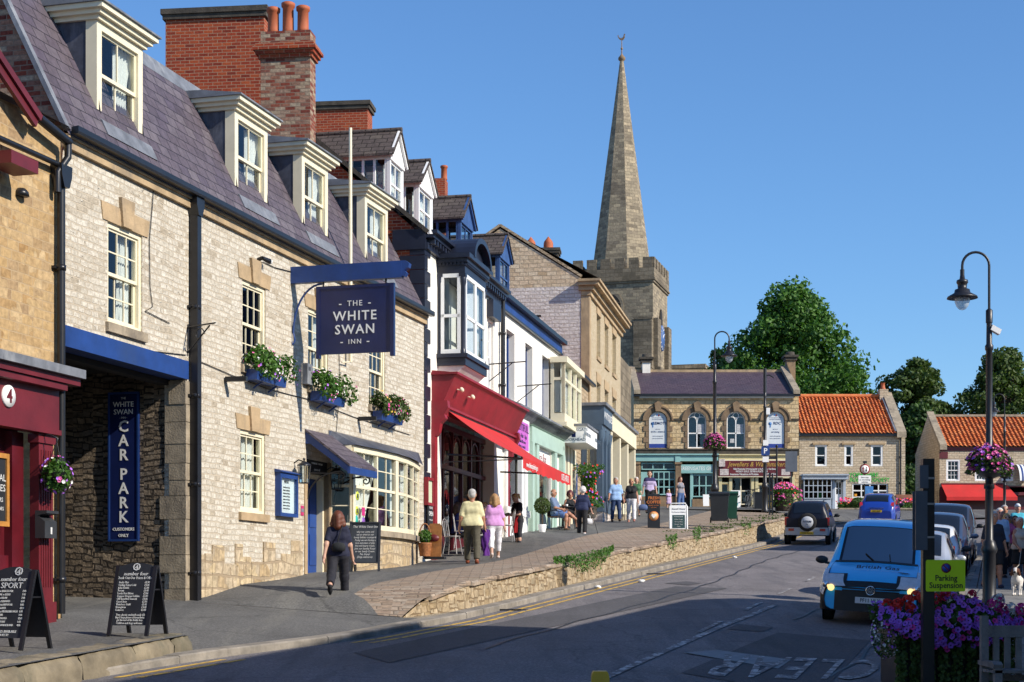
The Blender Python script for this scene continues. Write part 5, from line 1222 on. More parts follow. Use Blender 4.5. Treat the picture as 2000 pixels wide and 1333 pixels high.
# ---------------- square building with arched windows, facing down the street ----------------
def facing(name, label, cat, x0, y, zb): 
 o = thing(name, label, cat, (x0, y, zb)); OFF[o.name] = (-x0, -y, -zb); return o
sJ = 36.5; YJ = F/sJ; jx = lambda u, s=sJ: (u-1000)/s; jz = lambda v, s=sJ: (1160-v)/s
J = facing('arched_window_building', 'stone shop building with four arched upper windows and purple slate roof', 'building', jx(1238), YJ, 4.7)
def arch_pts(xc, r, zs, n=12): return [(xc+r*math.cos(math.pi*k/n), zs+r*math.sin(math.pi*k/n)) for k in range(n+1)]
def arched_wall(mb, x0, x1, z0, z1, arcs, y, reveal, mat=0):
 """arcs: (xc, half width, sill z, spring z)"""
 xs = [x0]
 for xc, r, zs, zp in arcs: xs += [xc-r, xc+r]
 xs.append(x1)
 for i in range(0, len(xs), 2): mb.poly([(xs[i], y, z0), (xs[i+1], y, z0), (xs[i+1], y, z1), (xs[i], y, z1)], mat)
 for xc, r, zs, zp in arcs:
  mb.poly([(xc-r, y, z0), (xc+r, y, z0), (xc+r, y, zs), (xc-r, y, zs)], mat)
  p = arch_pts(xc, r, zp)
  for k in range(12):
   a_, c_ = p[k], p[k+1]; mb.poly([(c_[0], y, c_[1]), (a_[0], y, a_[1]), (a_[0], y, z1), (c_[0], y, z1)], mat); mb.poly([(a_[0], y, a_[1]), (c_[0], y, c_[1]), (c_[0], y+reveal, c_[1]), (a_[0], y+reveal, a_[1])], mat)
  mb.poly([(xc-r, y, zs), (xc-r, y, zp), (xc-r, y+reveal, zp), (xc-r, y+reveal, zs)], mat); mb.poly([(xc+r, y, zs), (xc+r, y+reveal, zs), (xc+r, y+reveal, zp), (xc+r, y, zp)], mat); mb.poly([(xc-r, y, zs), (xc-r, y+reveal, zs), (xc+r, y+reveal, zs), (xc+r, y, zs)], mat)
X0, X1 = jx(1238), jx(1560); zg = jz(771); zsh = jz(888)
arcs = [(jx(c), .50, jz(876), jz(822)) for c in (1285, 1361.5, 1437.5, 1514.5)]
b = MB(); arched_wall(b, X0, X1, zsh, zg, arcs, YJ, .2); wall(b, X0, X1, 3.9, zsh, [(X0+.35, jx(1400)-.1, 3.9, zsh-.4), (jx(1404), X1-.3, 3.9, zsh-.3)], y=YJ, reveal=.3)
b.poly([(X0, YJ, 3), (X0, YJ, zg), (X0, YJ+8, zg), (X0, YJ+8, 3)]); b.poly([(X1, YJ, 3), (X1, YJ+8, 3), (X1, YJ+8, zg), (X1, YJ, zg)]); b.poly([(X0, YJ+8, 3), (X0, YJ+8, zg), (X1, YJ+8, zg), (X1, YJ+8, 3)])
for xx in (X0, X1): b.poly([(xx, YJ, zg), (xx, YJ+4, 13.0), (xx, YJ+8, zg)])
obj('wall', b, M['jstone'], J)
b = MB(); zr_ = jz(726, F/(YJ+4)); b.poly([(X0+.2, YJ-.22, zg+.02), (X1-.2, YJ-.22, zg+.02), (X1-.2, YJ+4, zr_), (X0+.2, YJ+4, zr_)]); b.poly([(X0+.2, YJ+4, zr_), (X1-.2, YJ+4, zr_), (X1-.2, YJ+8.2, zg), (X0+.2, YJ+8.2, zg)]); b.box(X0+.2, X1-.2, YJ+3.88, YJ+4.12, zr_-.05, zr_+.09, 1); obj('roof', b, [M['jslate'], M['stone_trim']], J)
b = MB()
for xx in (X0-.02, X1-.33):
 b.add([(xx, YJ-.3, zg-.05), (xx+.35, YJ-.3, zg-.05), (xx+.35, YJ+4, zr_+.12), (xx, YJ+4, zr_+.12), (xx, YJ-.3, zg+.22), (xx+.35, YJ-.3, zg+.22), (xx+.35, YJ+4, zr_+.32), (xx, YJ+4, zr_+.32)], [(0, 3, 2, 1), (4, 5, 6, 7), (0, 1, 5, 4), (1, 2, 6, 5), (2, 3, 7, 6), (3, 0, 4, 7)])
pieces('coping', b, M['sill'], J)
b = MB(); b.box(X0-.05, X1+.05, YJ-.3, YJ-.17, zg-.12, zg+.0); b.box(X0+.3, X1-.3, YJ-.15, YJ, zg-.2, zg-.12, 1); obj('gutter', b, [M['black'], M['white']], J)
b = MB(); b.box(X0, X1, YJ-.10, YJ, jz(888)-.05, jz(880)); b.box(X0, X1, YJ-.14, YJ, jz(880), jz(877))
xs = [X0]+[q for c, r, a_, s in arcs for q in (c-r-.36, c+r+.36)]+[X1]
for i in range(0, len(xs), 2): b.box(xs[i], xs[i+1], YJ-.06, YJ, jz(822), jz(818))
obj('string_course', b, M['darkstone'], J)
brownst = paint('brown_dressings', (.25, .17, .10), .9, .35, 2.5, bmp=.5, dirt=(.12, .085, .06)); M['brownst'] = brownst
for i, (c, r, zs, zp) in enumerate(arcs):
 b = MB(); o = arch_pts(c, r+.24, zp); n = arch_pts(c, r+.0, zp); o2 = arch_pts(c, r+.32, zp)
 for k in range(12): b.prism([n[k], o[k], o[k+1], n[k+1]], 'y', YJ-.06, YJ); b.prism([o[k], o2[k], o2[k+1], o[k+1]], 'y', YJ-.11, YJ)
 b.prism([(c-.13, zp+r-.02), (c+.13, zp+r-.02), (c+.2, zp+r+.42), (c, zp+r+.54), (c-.2, zp+r+.42)], 'y', YJ-.17, YJ)
 z = zs; k = 0
 while z < zp-.05:
  w_ = .28 if k % 2 else .15; h_ = min(.30, zp-z); b.box(c-r-w_, c-r, YJ-.04, YJ, z+.01, z+h_-.01); b.box(c+r, c+r+w_, YJ-.04, YJ, z+.01, z+h_-.01); z += .3; k += 1
 sr = obj('arch_surround', b, brownst, J)
 if i in (0, 3):
  p = [(c-r+.03, zs+.02), (c+r-.03, zs+.02)]+arch_pts(c, r-.03, zp); bb_ = MB(); bb_.prism(p, 'y', YJ+.04, YJ+.07); bb_.box(c-r+.04, c+r-.04, YJ+.034, YJ+.0395, zs+.03, zs+.24, 1)
  pn = obj('window_panel', bb_, [paint('white_panel', (.66, .70, .72), .5, .05), paint('banner_blue', (.02, .05, .28), .5, .1)], J)
  head = 'REMOTE' if i == 0 else 'RDC'
  lm = paint('banner_ink', (.03, .06, .16), .6, .1)
  texts([(head, .20, c+.1, YJ+.03, zp-.14, dict(bold=.01)), ('the local support people', .065, c, YJ+.03, zp+.16), ('for home and business', .065, c, YJ+.03, zp+.07), ('call us on', .07, c, YJ+.03, zp-.45), ('01751 430012' if i == 0 else 'servicing', .125, c, YJ+.03, zp-.60), ('repairs and upgrades', .07, c, YJ+.03, zp-.82), ('here on the first floor', .065, c, YJ+.03, zp-.95)], 'lettering', lm, pn)
  em = MB(); em.lathe([(0, -.001), (.09, -.001), (.09, .002)], (c-.28, YJ+.033, zp-.16), 8, ax='y'); em.box(c-.3, c-.24, YJ+.031, YJ+.034, zp-.36, zp-.2); em.box(c-.08, c, YJ+.031, YJ+.034, zp+.27, zp+.36, 0); em.box(c+.01, c+.09, YJ+.031, YJ+.034, zp+.24, zp+.33, 1)
  obj('emblem', em, [paint('emblem_blue', (.05, .18, .45), .5, .1), M['red']], pn, loc=(0, 0, 0))
 else:
  f = MB(); p = arch_pts(c, r, zp); q = arch_pts(c, r-.06, zp)
  for k in range(12): f.prism([q[k], p[k], p[k+1], q[k+1]], 'y', YJ+.08, YJ+.14)
  f.box(c-r, c-r+.06, YJ+.08, YJ+.14, zs, zp); f.box(c+r-.06, c+r, YJ+.08, YJ+.14, zs, zp); f.box(c-r, c+r, YJ+.075, YJ+.145, zs, zs+.07); f.box(c-.03, c+.03, YJ+.085, YJ+.135, zs, zp-.02); f.box(c-r, c+r, YJ+.085, YJ+.135, (zs+zp)/2+.04, (zs+zp)/2+.10)
  circ = [(c+.15*math.cos(k*math.pi/8), zp+r-.21+.15*math.sin(k*math.pi/8)) for k in range(17)]
  f.tube([(x, YJ+.11, z) for x, z in circ], .02, 5)
  for sg in (-1, 1): f.tube([(c+sg*(.02+.22*(1-math.cos(k*math.pi/10))), YJ+.11, zp-.03+.24*math.sin(k*math.pi/10)) for k in range(8)], .02, 5)
  wn = obj('window', f, M['white'], J); g = MB(); g.prism([(c-r, zs), (c+r, zs)]+p, 'y', YJ+.115, YJ+.117); obj('pane', g, M['glass'], wn, loc=(0, 0, 0))
  rr = MB(); rr.box(c-r-.2, c+r+.2, YJ+.19, YJ+1.0, zs-.2, zp+r+.2, skip='f'); obj('room', rr, M['room'], wn, loc=(0, 0, 0))
  st = MB(); st.box(c+.06, c+.4, YJ+.10, YJ+.112, zs+.82, zs+1.3); st.box(c-.3, c-.08, YJ+.10, YJ+.112, zs+.3, zs+.52) if i == 2 else None; obj('window_notice', st, paint('notice', (.5, .5, .5), .7, .4, 20), wn, loc=(0, 0, 0))
def jchim(u, v0, v1, w, pale):
 b = MB(); s = 35.2; x = (u-1000)/s; z0, z1 = (1160-v1)/s-1.2, (1160-v0)/s; y = YJ+3.7
 b.box(x-w, x+w, y, y+.7, z0, z1-.45, 0); b.box(x-w-.08, x+w+.08, y-.08, y+.78, z1-.45, z1-.28, 1); b.box(x-w-.16, x+w+.16, y-.16, y+.86, z1-.28, z1-.16, 1); b.lathe([(w+.02, z1-.16), (w, z1+.04), (w-.06, z1+.06)], (x, y+.35, 0), 10, 1); return obj('chimney', b, [M[pale], M['darkstone']], J)
jchim(1264, 690, 724, .22, 'render'); jchim(1548, 686, 724, .24, 'brownst')
# ground floor shops
def shopwin(bld, x0, x1, z0, z1, y, nx, nz, m, bar=.045, gl='dglass', name='shop_window', trans=None):
 b = MB()
 for i in range(nx+1): x = x0+(x1-x0)*i/nx; b.box(x-bar, x+bar, y, y+.08, z0, z1)
 for j in range(nz+1): z = z0+(z1-z0)*j/nz; b.box(x0-bar, x1+bar, y+.002, y+.078, z-bar, z+bar)
 o = obj(name, b, M[m], bld); g = MB(); g.poly([(x0, y+.04, z0), (x1, y+.04, z0), (x1, y+.04, z1), (x0, y+.04, z1)]); obj('pane', g, M[gl], o, loc=(0, 0, 0))
 r = MB(); r.box(x0-.1, x1+.1, y+.1, y+1.4, z0-.2, z1+.1, skip='f'); 
 pr = random.Random(int(x0*100))
 for k in range(int((x1-x0)*5)): xx = pr.uniform(x0+.1, x1-.2); zz = z0+pr.choice((0, .02, .6)); r.box(xx, xx+pr.uniform(.08, .25), y+.3, y+.5, zz, zz+pr.uniform(.15, .5), 1+pr.randrange(3))
 obj('room', r, [M['room'], goods[0], goods[1], M['curtain']], o, loc=(0, 0, 0)); return o
b = MB(); zf = zsh-.42
b.box(X0+.1, jx(1402), YJ-.16, YJ+.05, zf+.05, zsh-.05); b.box(X0+.05, jx(1403), YJ-.26, YJ+.05, zsh-.05, zsh+.02); b.box(jx(1318), jx(1328), YJ-.2, YJ, zf, zsh-.05)
tf = obj('teal_fascia', b, M['teal'], J)
b = MB()
for u in (1238, 1319): b.box(jx(u), jx(u)+.30, YJ-.14, YJ+.28, 4.2, zf); b.box(jx(u)-.04, jx(u)+.34, YJ-.2, YJ, zf-.12, zf)
b.box(jx(1250), jx(1319), YJ-.05, YJ+.2, 4.3, jz(970)); b.box(jx(1352), jx(1398), YJ-.05, YJ+.2, 4.3, jz(975)); pieces('stone_pilaster', b, M['brownst'], J)
shopwin(J, jx(1276), jx(1318), jz(966), jz(922), YJ+.02, 4, 3, 'teal', .03); shopwin(J, jx(1254), jx(1318), jz(917), jz(905), YJ+.02, 3, 1, 'teal', .03); shopwin(J, jx(1353), jx(1392), jz(970), jz(928), YJ+.02, 3, 2, 'teal', .03)
b = MB(); b.box(jx(1252), jx(1272), YJ+.05, YJ+.12, 4.6, jz(922)); b.box(jx(1328), jx(1398), YJ-.1, YJ+.1, jz(925), jz(908)); b.box(jx(1348), jx(1353), YJ-.02, YJ+.1, 4.6, jz(925)); pieces('teal_frame', b, M['teal'], J); b = MB(); b.box(jx(1329), jx(1397), YJ-.104, YJ-.1, jz(924), jz(909)); sg = obj('name_board', b, M['teal'], J)
text('GREENGATES GIFTS', .28, 'lettering', M['letter'], sg, (jx(1363), YJ-.106, jz(916)), sx=.8)
b = MB(); b.box(jx(1329), jx(1349), YJ+.22, YJ+.26, 4.5, jz(926)); obj('open_doorway', b, M['dark'], J)
b = MB(); b.box(jx(1404), X1-.25, YJ-.12, YJ+.05, jz(902), jz(889)); b.box(jx(1403), X1-.2, YJ-.24, YJ+.05, zsh-.06, zsh); 
for u in (1404, 1424, 1467, 1475, 1546): b.box(jx(u), jx(u)+.16, YJ-.06, YJ+.2, 4.4, jz(932))
b.box(jx(1404), jx(1426), YJ-.02, YJ+.18, jz(945), jz(942)); b.box(jx(1478), jx(1500), YJ-.02, YJ+.18, jz(947), jz(944)); obj('cream_shopfront', b, paint('pale_yellow_paint', (.62, .54, .30), .5, .1), J)
shopwin(J, jx(1428), jx(1467), jz(985), jz(933), YJ+.1, 2, 2, 'cream', .03); shopwin(J, jx(1512), jx(1545), jz(975), jz(933), YJ+.1, 2, 1, 'cream', .03); shopwin(J, jx(1408), jx(1423), jz(990), jz(945), YJ+.12, 1, 1, 'cream', .05, name='glazed_door'); shopwin(J, jx(1482), jx(1498), jz(990), jz(947), YJ+.12, 1, 1, 'cream', .05, name='glazed_door')
t = thing('jewellers_sign', 'long dark red shop sign reading Jewellers and Watchmakers in gold', 'sign', (jx(1403), YJ-.12, jz(931))); wj = jx(1545)-jx(1403); hj = jz(901)-jz(931)
b = MB(); b.box(0, wj, -.12, 0, 0, hj); b.box(-.03, wj+.03, -.11, 0, -.05, 0, 1); b.box(-.03, wj+.03, -.11, 0, hj, hj+.05, 1); b.box(.06, .52, -.126, -.121, .05, .38, 2); b.box(wj-.55, wj-.1, -.126, -.121, .05, .38, 2); b.box(.0, .32, -.2, -.12, .5, .9, 2); pn = obj('panel', b, [M['burgundy'], M['cream'], paint('sign_photo', (.55, .48, .45), .6, .5, 9)], t)
text('Jewellers & Watchmakers', .36, 'gold_lettering', M['gold'], pn, (wj/2+.1, -.128, hj*.76), shear=.3, bold=.01, sx=.82)
texts([('Skilled Watchmaker & Working Jeweller on the Premises - Free Estimates', .13, wj/2, -.128, hj*.46, dict(sx=.6, bold=.015)), ('WE BUY GOLD, SILVER & PLATINUM', .14, wj/2-.2, -.128, hj*.30, dict(sx=.75, bold=.015)), ('Insurance Valuations & Probate', .15, 1.35, -.128, hj*.12, dict(sx=.8, bold=.015)), ('01751 473108', .14, wj-1.1, -.128, hj*.12, dict(sx=.8, bold=.015))], 'lettering', M['letter'], pn)
# ---------------- cottages with pantile roofs ----------------
def pantiles(bld, x0, x1, y0, z0, y1, z1, ncol, nrow, name='roof'):
 """real corrugated tiles in stepped rows"""
 nu = ncol*6; V = []; Fc = []; L_ = Vector((0, y1-y0, z1-z0)); n = Vector((0, -(z1-z0), (y1-y0))).normalized(); n = n if n.z > 0 else -n
 prn = random.Random(5)
 for j in range(nrow):
  for e in (0, 1):
   for i in range(nu+1):
    ph = (i % 6)/6; h = .042*math.sin(2*math.pi*ph)+.015*math.sin(4*math.pi*ph); t = (j+e*1.02)/nrow
    h += .038*(1-e)+.012*math.sin(i*.37+j*1.7)
    p = Vector((x0+(x1-x0)*i/nu, y0, z0))+L_*t+n*h; V.append(tuple(p))
  k = 2*j*(nu+1)
  Fc += [(k+i, k+i+1, k+nu+1+i+1, k+nu+1+i) for i in range(nu)]
  if j: Fc += [(k-(nu+1)+i, k-(nu+1)+i+1, k+i+1, k+i) for i in range(nu)]
 mb = MB(); mb.add(V, Fc, 0, False); o = obj(name, mb, M['pantile'], bld); uv = o.data.uv_layers[0].data; me = o.data
 W_ = nu+1
 for lp, d in zip(me.loops, uv): k = lp.vertex_index; r_, c_ = divmod(k, W_); d.uv = (c_*.242/6, (r_//2+(r_ % 2)*.98)*.30)
 return o
sS = 32.5; YS = F/sS; hx = lambda u, s=sS: (u-1000)/s; hz = lambda v, s=sS: (1160-v)/s
S = facing('green_sign_cottage', 'pale stone cottage with orange pantile roof and green lettering', 'building', hx(1563), YS, 4.6)
x0, x1 = hx(1561), hx(1768); ze_ = hz(846); zr2 = hz(776, F/(YS+3.6))
up = [(hx(1592), hx(1615)), (hx(1649), hx(1666)), (hx(1701), hx(1724))]; holes = [(p, q, hz(911), hz(869), .08) for p, q in up]+[(hx(1664), hx(1735), hz(985), hz(945), .15), (hx(1565), hx(1650), 4, hz(945), .1)]
b = MB(); wall(b, x0, x1, 4, ze_, holes, y=YS, reveal=.1); b.poly([(x1, YS, 4), (x1, YS+7, 4), (x1, YS+7, ze_), (x1, YS+3.6, zr2), (x1, YS, ze_)]); b.poly([(x0, YS, ze_), (x0, YS+3.6, zr2), (x0, YS+7, ze_)]); b.poly([(x0, YS+7, 4), (x0, YS+7, ze_), (x1, YS+7, ze_), (x1, YS+7, 4)]); obj('wall', b, M['palestone'], S)
pantiles(S, x0, hx(1752), YS-.25, ze_-.05, YS+3.6, zr2, 26, 15); b = MB(); b.poly([(x0, YS+3.6, zr2), (x1, YS+3.6, zr2), (x1, YS+7.2, ze_), (x0, YS+7.2, ze_)]); b.tube([(x0, YS+3.6, zr2+.06), (hx(1750), YS+3.6, zr2+.06)], .13, 8); obj('ridge', b, M['tilered'], S)
b = MB(); xa = hx(1750); b.add([(xa, YS-.3, ze_-.3), (x1, YS-.3, ze_-.3), (x1, YS+3.6, zr2+.1), (xa, YS+3.6, zr2+.1), (xa, YS-.3, ze_+.05), (x1, YS-.3, ze_+.05), (x1, YS+3.6, zr2+.3), (xa, YS+3.6, zr2+.3)], [(0, 3, 2, 1), (4, 5, 6, 7), (0, 1, 5, 4), (1, 2, 6, 5), (2, 3, 7, 6), (3, 0, 4, 7)]); b.box(x0, x1-.1, YS-.2, YS, ze_-.2, ze_-.05, 1); obj('coping', b, [M['sill'], M['black']], S)
b = MB(); b.bar((xa-.05, YS-.2, ze_+.08), (xa-.05, YS+3.6, zr2+.16), .14, .06); obj('flashing', b, M['lead'], S)
b = MB(); b.box(hx(1742), hx(1759), YS+3.2, YS+3.9, zr2-.6, hz(762, F/(YS+3.6))); ch = obj('chimney', b, M['palestone'], S); b = MB(); z_ = hz(762, F/(YS+3.6)); b.lathe([(.17, z_), (.17, z_+.1), (.13, z_+.15), (.12, z_+.38), (.16, z_+.42)], (hx(1750), YS+3.5, 0), 10); obj('chimney_pot', b, M['terra'], ch, loc=(0, 0, 0))
pipe(S, x1-.3, 4.6, ze_-.1, YS-.08, .05, False)
def ywindow(bld, p, q, z0, z1, y, cols, rows, fm, mid=True):
 w_ = window(bld, p, q, z0, z1, .04, cols, rows, fm, sill=None, mid=mid, room=.5, st=.09)
 for o in [w_]: o.location = Vector(OFF[bld.name])+Vector((0, y, 0)); 
 return w_
for p, q in up: ywindow(S, p, q, hz(911), hz(869), YS, 1, 1, 'white')
b = MB()
for p, q in up: b.box(p-.15, q+.15, YS-.1, YS, hz(869), hz(865))
pieces('lintel', b, M['stone_trim'], S)
# shop bay and white door
bx0_, bx1_ = hx(1567), hx(1620); zb_, zt_ = hz(975), hz(938)
b = MB(); b.box(hx(1565), hx(1652), YS-.75, YS, zt_, zt_+.22); b.box(hx(1563), hx(1653), YS-.85, YS, zt_+.22, zt_+.30); b.box(bx0_, bx1_, YS-.6, YS, 4.2, zb_)
for k in range(7): x = bx0_+(bx1_-bx0_)*k/6; b.box(x-.025, x+.025, YS-.65, YS-.6, zb_, zt_)
for k in range(4): z = zb_+(zt_-zb_)*k/3; b.box(bx0_, bx1_, YS-.648, YS-.602, z-.025, z+.025)
b.box(hx(1624), hx(1629), YS-.3, YS, 4.5, zt_); b.box(hx(1645), hx(1650), YS-.3, YS, 4.5, zt_)
o = obj('shop_bay', b, paint('pale_blue_grey', (.36, .42, .50), .5, .1), S)
g = MB(); g.poly([(bx0_, YS-.625, zb_), (bx1_, YS-.625, zb_), (bx1_, YS-.625, zt_), (bx0_, YS-.625, zt_)]); obj('pane', g, M['dglass'], o, loc=(0, 0, 0)); r = MB(); r.box(bx0_, bx1_, YS-.5, YS+1, zb_-.1, zt_, skip='f'); r.box(hx(1592), hx(1604), YS-.55, YS-.5, zb_, zb_+.35, 1); r.box(hx(1610), hx(1613), YS-.55, YS-.5, zb_+.3, zb_+.7, 2); obj('room', r, [M['room'], paint('leaflet_green', (.02, .35, .06), .6, .1), paint('lilac_dress', (.4, .2, .5), .6, .1)], o, loc=(0, 0, 0))
b = MB(); dx0, dx1 = hx(1629), hx(1645); b.box(dx0, dx1, YS-.14, YS-.08, 4.6, hz(966)); b.box(dx0, dx0+.1, YS-.14, YS-.08, hz(966), zt_); b.box(dx1-.1, dx1, YS-.14, YS-.08, hz(966), zt_); b.box(dx0, dx1, YS-.14, YS-.08, zt_-.15, zt_); b.box((dx0+dx1)/2-.02, (dx0+dx1)/2+.02, YS-.13, YS-.09, hz(966), zt_); b.box(dx0, dx1, YS-.13, YS-.09, hz(955)-.02, hz(955)+.02); obj('door', b, M['white'], S)
o = shopwin(S, hx(1666), hx(1733), hz(984), hz(946), YS+.05, 4, 3, 'white', .035); b = MB(); b.box(hx(1667), hx(1684), YS+.03, YS+.045, hz(984), hz(973), 0); b.box(hx(1669), hx(1674), YS+.03, YS+.045, hz(970), hz(965), 1); b.box(hx(1690), hx(1706), YS+.03, YS+.045, hz(972), hz(950), 2); obj('window_poster', b, [paint('poster_green', (.02, .42, .05), .5, .1), paint('poster_orange', (.7, .3, .02), .5, .1), paint('poster_blue', (.05, .2, .5), .5, .4, 5)], o, loc=(0, 0, 0))
t = thing('green_shop_lettering', 'bright green raised lettering on the pale stone cottage', 'sign', (hx(1698), YS-.02, hz(934))); gm = paint('green_letters', (.01, .38, .035), .4, .1)
texts([('YORKSHIRE', .34, -.35, -.05, .18, dict(bold=.02)), ('BUILDING SOCIETY', .34, 0, -.05, -.12, dict(bold=.02, sx=.8))], 'lettering', gm, t)
# second cottage at the far right
sR = 32.0; YR = F/sR; RC = facing('red_awning_cottage', 'stone house with orange pantile roof and red shopfront at the right edge', 'building', hx(1835, sR), YR, 4.6)
rx0, rx1 = hx(1835, sR), hx(2140, sR); rze = hz(873, sR); rzr = hz(814, F/(YR+2.9))
rw = [(hx(1848, sR), hx(1875, sR)), (hx(1904, sR), hx(1927, sR)), (hx(1956, sR), hx(1979, sR)), (hx(2020, sR), hx(2046, sR))]
b = MB(); wall(b, rx0, rx1, 4, rze, [(p, q, hz(940, sR), hz(898, sR), .1) for p, q in rw]+[(hx(1840, sR), hx(2100, sR), 4, hz(958, sR), .5)], y=YR, reveal=.1)
b.poly([(rx0, YR, 4), (rx0, YR, rze), (rx0, YR+2.9, rzr), (rx0, YR+6, rze), (rx0, YR+6, 4)]); b.poly([(rx1, YR, 4), (rx1, YR+6, 4), (rx1, YR+6, rze), (rx1, YR+2.9, rzr), (rx1, YR, rze)]); b.poly([(rx0, YR+6, 4), (rx0, YR+6, rze), (rx1, YR+6, rze), (rx1, YR+6, 4)]); obj('wall', b, M['palestone'], RC)
for p, q in rw: ywindow(RC, p, q, hz(940, sR), hz(898, sR), YR, 3, 2, 'white')
pantiles(RC, rx0+.35, rx1, YR-.25, rze, YR+2.9, rzr, 34, 13); b = MB(); b.poly([(rx0, YR+2.9, rzr), (rx1, YR+2.9, rzr), (rx1, YR+6.2, rze), (rx0, YR+6.2, rze)]); b.box(rx0+.3, rx1, YR+2.75, YR+3.05, rzr-.02, rzr+.12); obj('ridge', b, M['sill'], RC)
b = MB(); b.add([(rx0-.05, YR-.3, rze-.2), (rx0+.38, YR-.3, rze-.2), (rx0+.38, YR+2.9, rzr+.1), (rx0-.05, YR+2.9, rzr+.1), (rx0-.05, YR-.3, rze+.12), (rx0+.38, YR-.3, rze+.12), (rx0+.38, YR+2.9, rzr+.32), (rx0-.05, YR+2.9, rzr+.32)], [(0, 3, 2, 1), (4, 5, 6, 7), (0, 1, 5, 4), (1, 2, 6, 5), (2, 3, 7, 6), (3, 0, 4, 7)]); obj('coping', b, M['sill'], RC)
b = MB(); b.box(rx0, rx1, YR-.06, YR, rze-.25, rze-.02); b.box(rx0-.01, rx0+.5, YR-.05, YR, hz(896, sR), hz(883, sR)); b.box(rx0, rx1, YR-.1, YR, hz(968, sR), hz(952, sR)); b.box(rx0, rx0+.4, YR-.08, YR+.1, 4.5, hz(955, sR)); b.box(hx(1962, sR), rx1, YR-.1, YR+.02, hz(962, sR), hz(950, sR)); obj('red_trim', b, M['burgundy'], RC)
b = MB(); b.box(rx0, rx1, YR+.4, YR+.5, 4, hz(958, sR)); b.box(hx(1840, sR), hx(1850, sR), YR+.3, YR+.39, hz(990, sR), hz(965, sR), 1); obj('shopfront', b, [M['duskred'], M['white']], RC)
t = thing('red_awning', 'plain red shop awning at the far end of the street', 'awning', (hx(1838, sR), YR, hz(946, sR))); wd = hx(1965, sR)-hx(1838, sR); b = MB(); b.grid(lambda i, j: (wd*i+(.3*j if i == 1 else -.0), -1.3*j, -.85*j), 10, 3); b.grid(lambda i, j: (wd*i+(.3 if i == 1 else 0), -1.3, -.85-.22*j), 10, 1); obj('canvas', b, m_red, t); b = MB(); b.tube([(0, -.02, 0), (wd, -.02, 0)], .06, 6); obj('roller', b, M['burgundy'], t)
t = thing('striped_awning', 'blue and white striped round awning at the right edge', 'awning', (hx(2010, sR), YR, hz(938, sR))); b = MB()
for k in range(14):
 a0_, a1_ = -.85+1.7*k/14, -.85+1.7*(k+1)/14
 b.grid(lambda i, j: (a0_+(a1_-a0_)*i, -.95*math.sin(math.pi/2*j), 1.05*math.cos(math.pi/2*j)-.1), 1, 8, k % 2)
obj('canvas', b, [M['letter'], M['blue']], t)
# ---------------- church ----------------
CH = thing('church', 'dark stone church tower with battlements, clock and tall spire', 'church', (12.9, 150, 6.0), math.atan2(.2687, .9632)*0); sC = 150/F; OFF[CH.name] = (0, 0, -6.0)
CH.rotation_euler = (0, 0, -math.atan2(.27, .963)); Wt = 7.35           # local x = left-face direction reversed (to the right), y = along the right face
ztop = 30.85; zpar = 28.9
b = MB(); b.box(-Wt, 0, 0, Wt, 0, zpar); obj('tower', b, [M['churchstone']], CH)
b = MB(); 
for (o, za, zb) in ((.12, zpar-.35, zpar-.15), (.22, zpar-.15, zpar+.05), (.15, zpar+.05, zpar+1.0)):
 b.box(-Wt-o, o, -o, Wt+o, za, zb)
n = 6
for side in range(4):
 for k in range(n):
  f0 = k/(n-.42); wv = Wt*.58/(n-.42)*1.05; p0 = f0*Wt
  c = MB(); lo, hi = p0, min(Wt+.15, p0+wv)
  if side == 0: b.box(-Wt-.15+lo, -Wt-.15+hi+.1, -.15, .22, zpar+.99, ztop)
  if side == 1: b.box(-.22, .15, lo-.1, hi, zpar+.99, ztop)
  if side == 2: b.box(-Wt+lo-.15, -Wt+hi, Wt-.2, Wt+.15, zpar+.99, ztop)
  if side == 3: b.box(-Wt-.15, -Wt+.2, lo-.1, hi, zpar+.99, ztop)
obj('parapet', b, M['churchdark'], CH)
b = MB(); apex = (1160-112)/ (F/150)*1.0; apex = (1160-112)*153.6/F; cx, cy = -Wt/2, Wt/2; rb = 2.72
prof = [(rb, zpar+.6), (rb*.965, zpar+1.9), (.16, apex)]
V = []; 
for (r_, z) in prof:
 for k in range(8): q = 2*math.pi*(k+.5)/8; V.append((cx+r_*1.05*math.cos(q), cy+r_*1.05*math.sin(q), z))
b.add(V, [(i*8+k, i*8+(k+1) % 8, (i+1)*8+(k+1) % 8, (i+1)*8+k) for i in range(2) for k in range(8)]); obj('spire', b, M['churchstone'], CH)
b = MB(); b.lathe([(.16, apex-.1), (.34, apex+.05), (.34, apex+.25), (.2, apex+.4), (.06, apex+.6), (.035, apex+1.9), (0, apex+1.95)], (cx, cy, 0), 8); b.ell((cx, cy, apex+1.1), (.12, .12, .12), 8, 6)
rooster = [(-.62, .55), (-.5, .62), (-.42, .3), (-.1, .12), (.2, .25), (.3, .62), (.42, .75), (.52, .62), (.42, .5), (.45, .2), (.25, -.1), (0, -.2), (-.3, -.05), (-.5, .2)]
b.prism([(cx+x*.66, apex+2.0+z*.66) for x, z in rooster], 'y', cy-.04, cy+.04); obj('weathercock', b, M['brownst'], CH)
def lancet(mb, xc, w, z0, zs, ax, out, mat=0, n=10, dep=.2):
 pts = [(xc-w, z0), (xc+w, z0)]
 for k in range(n+1): t = k/n; q = math.radians(60)*t; pts.append((xc-w+2*w*math.cos(q), zs+2*w*math.sin(q)))
 for k in range(n, -1, -1): q = math.radians(60)*k/n; pts.append((xc+w-2*w*math.cos(q), zs+2*w*math.sin(q)))
 mb.prism(pts, ax, out, out+dep, mat)
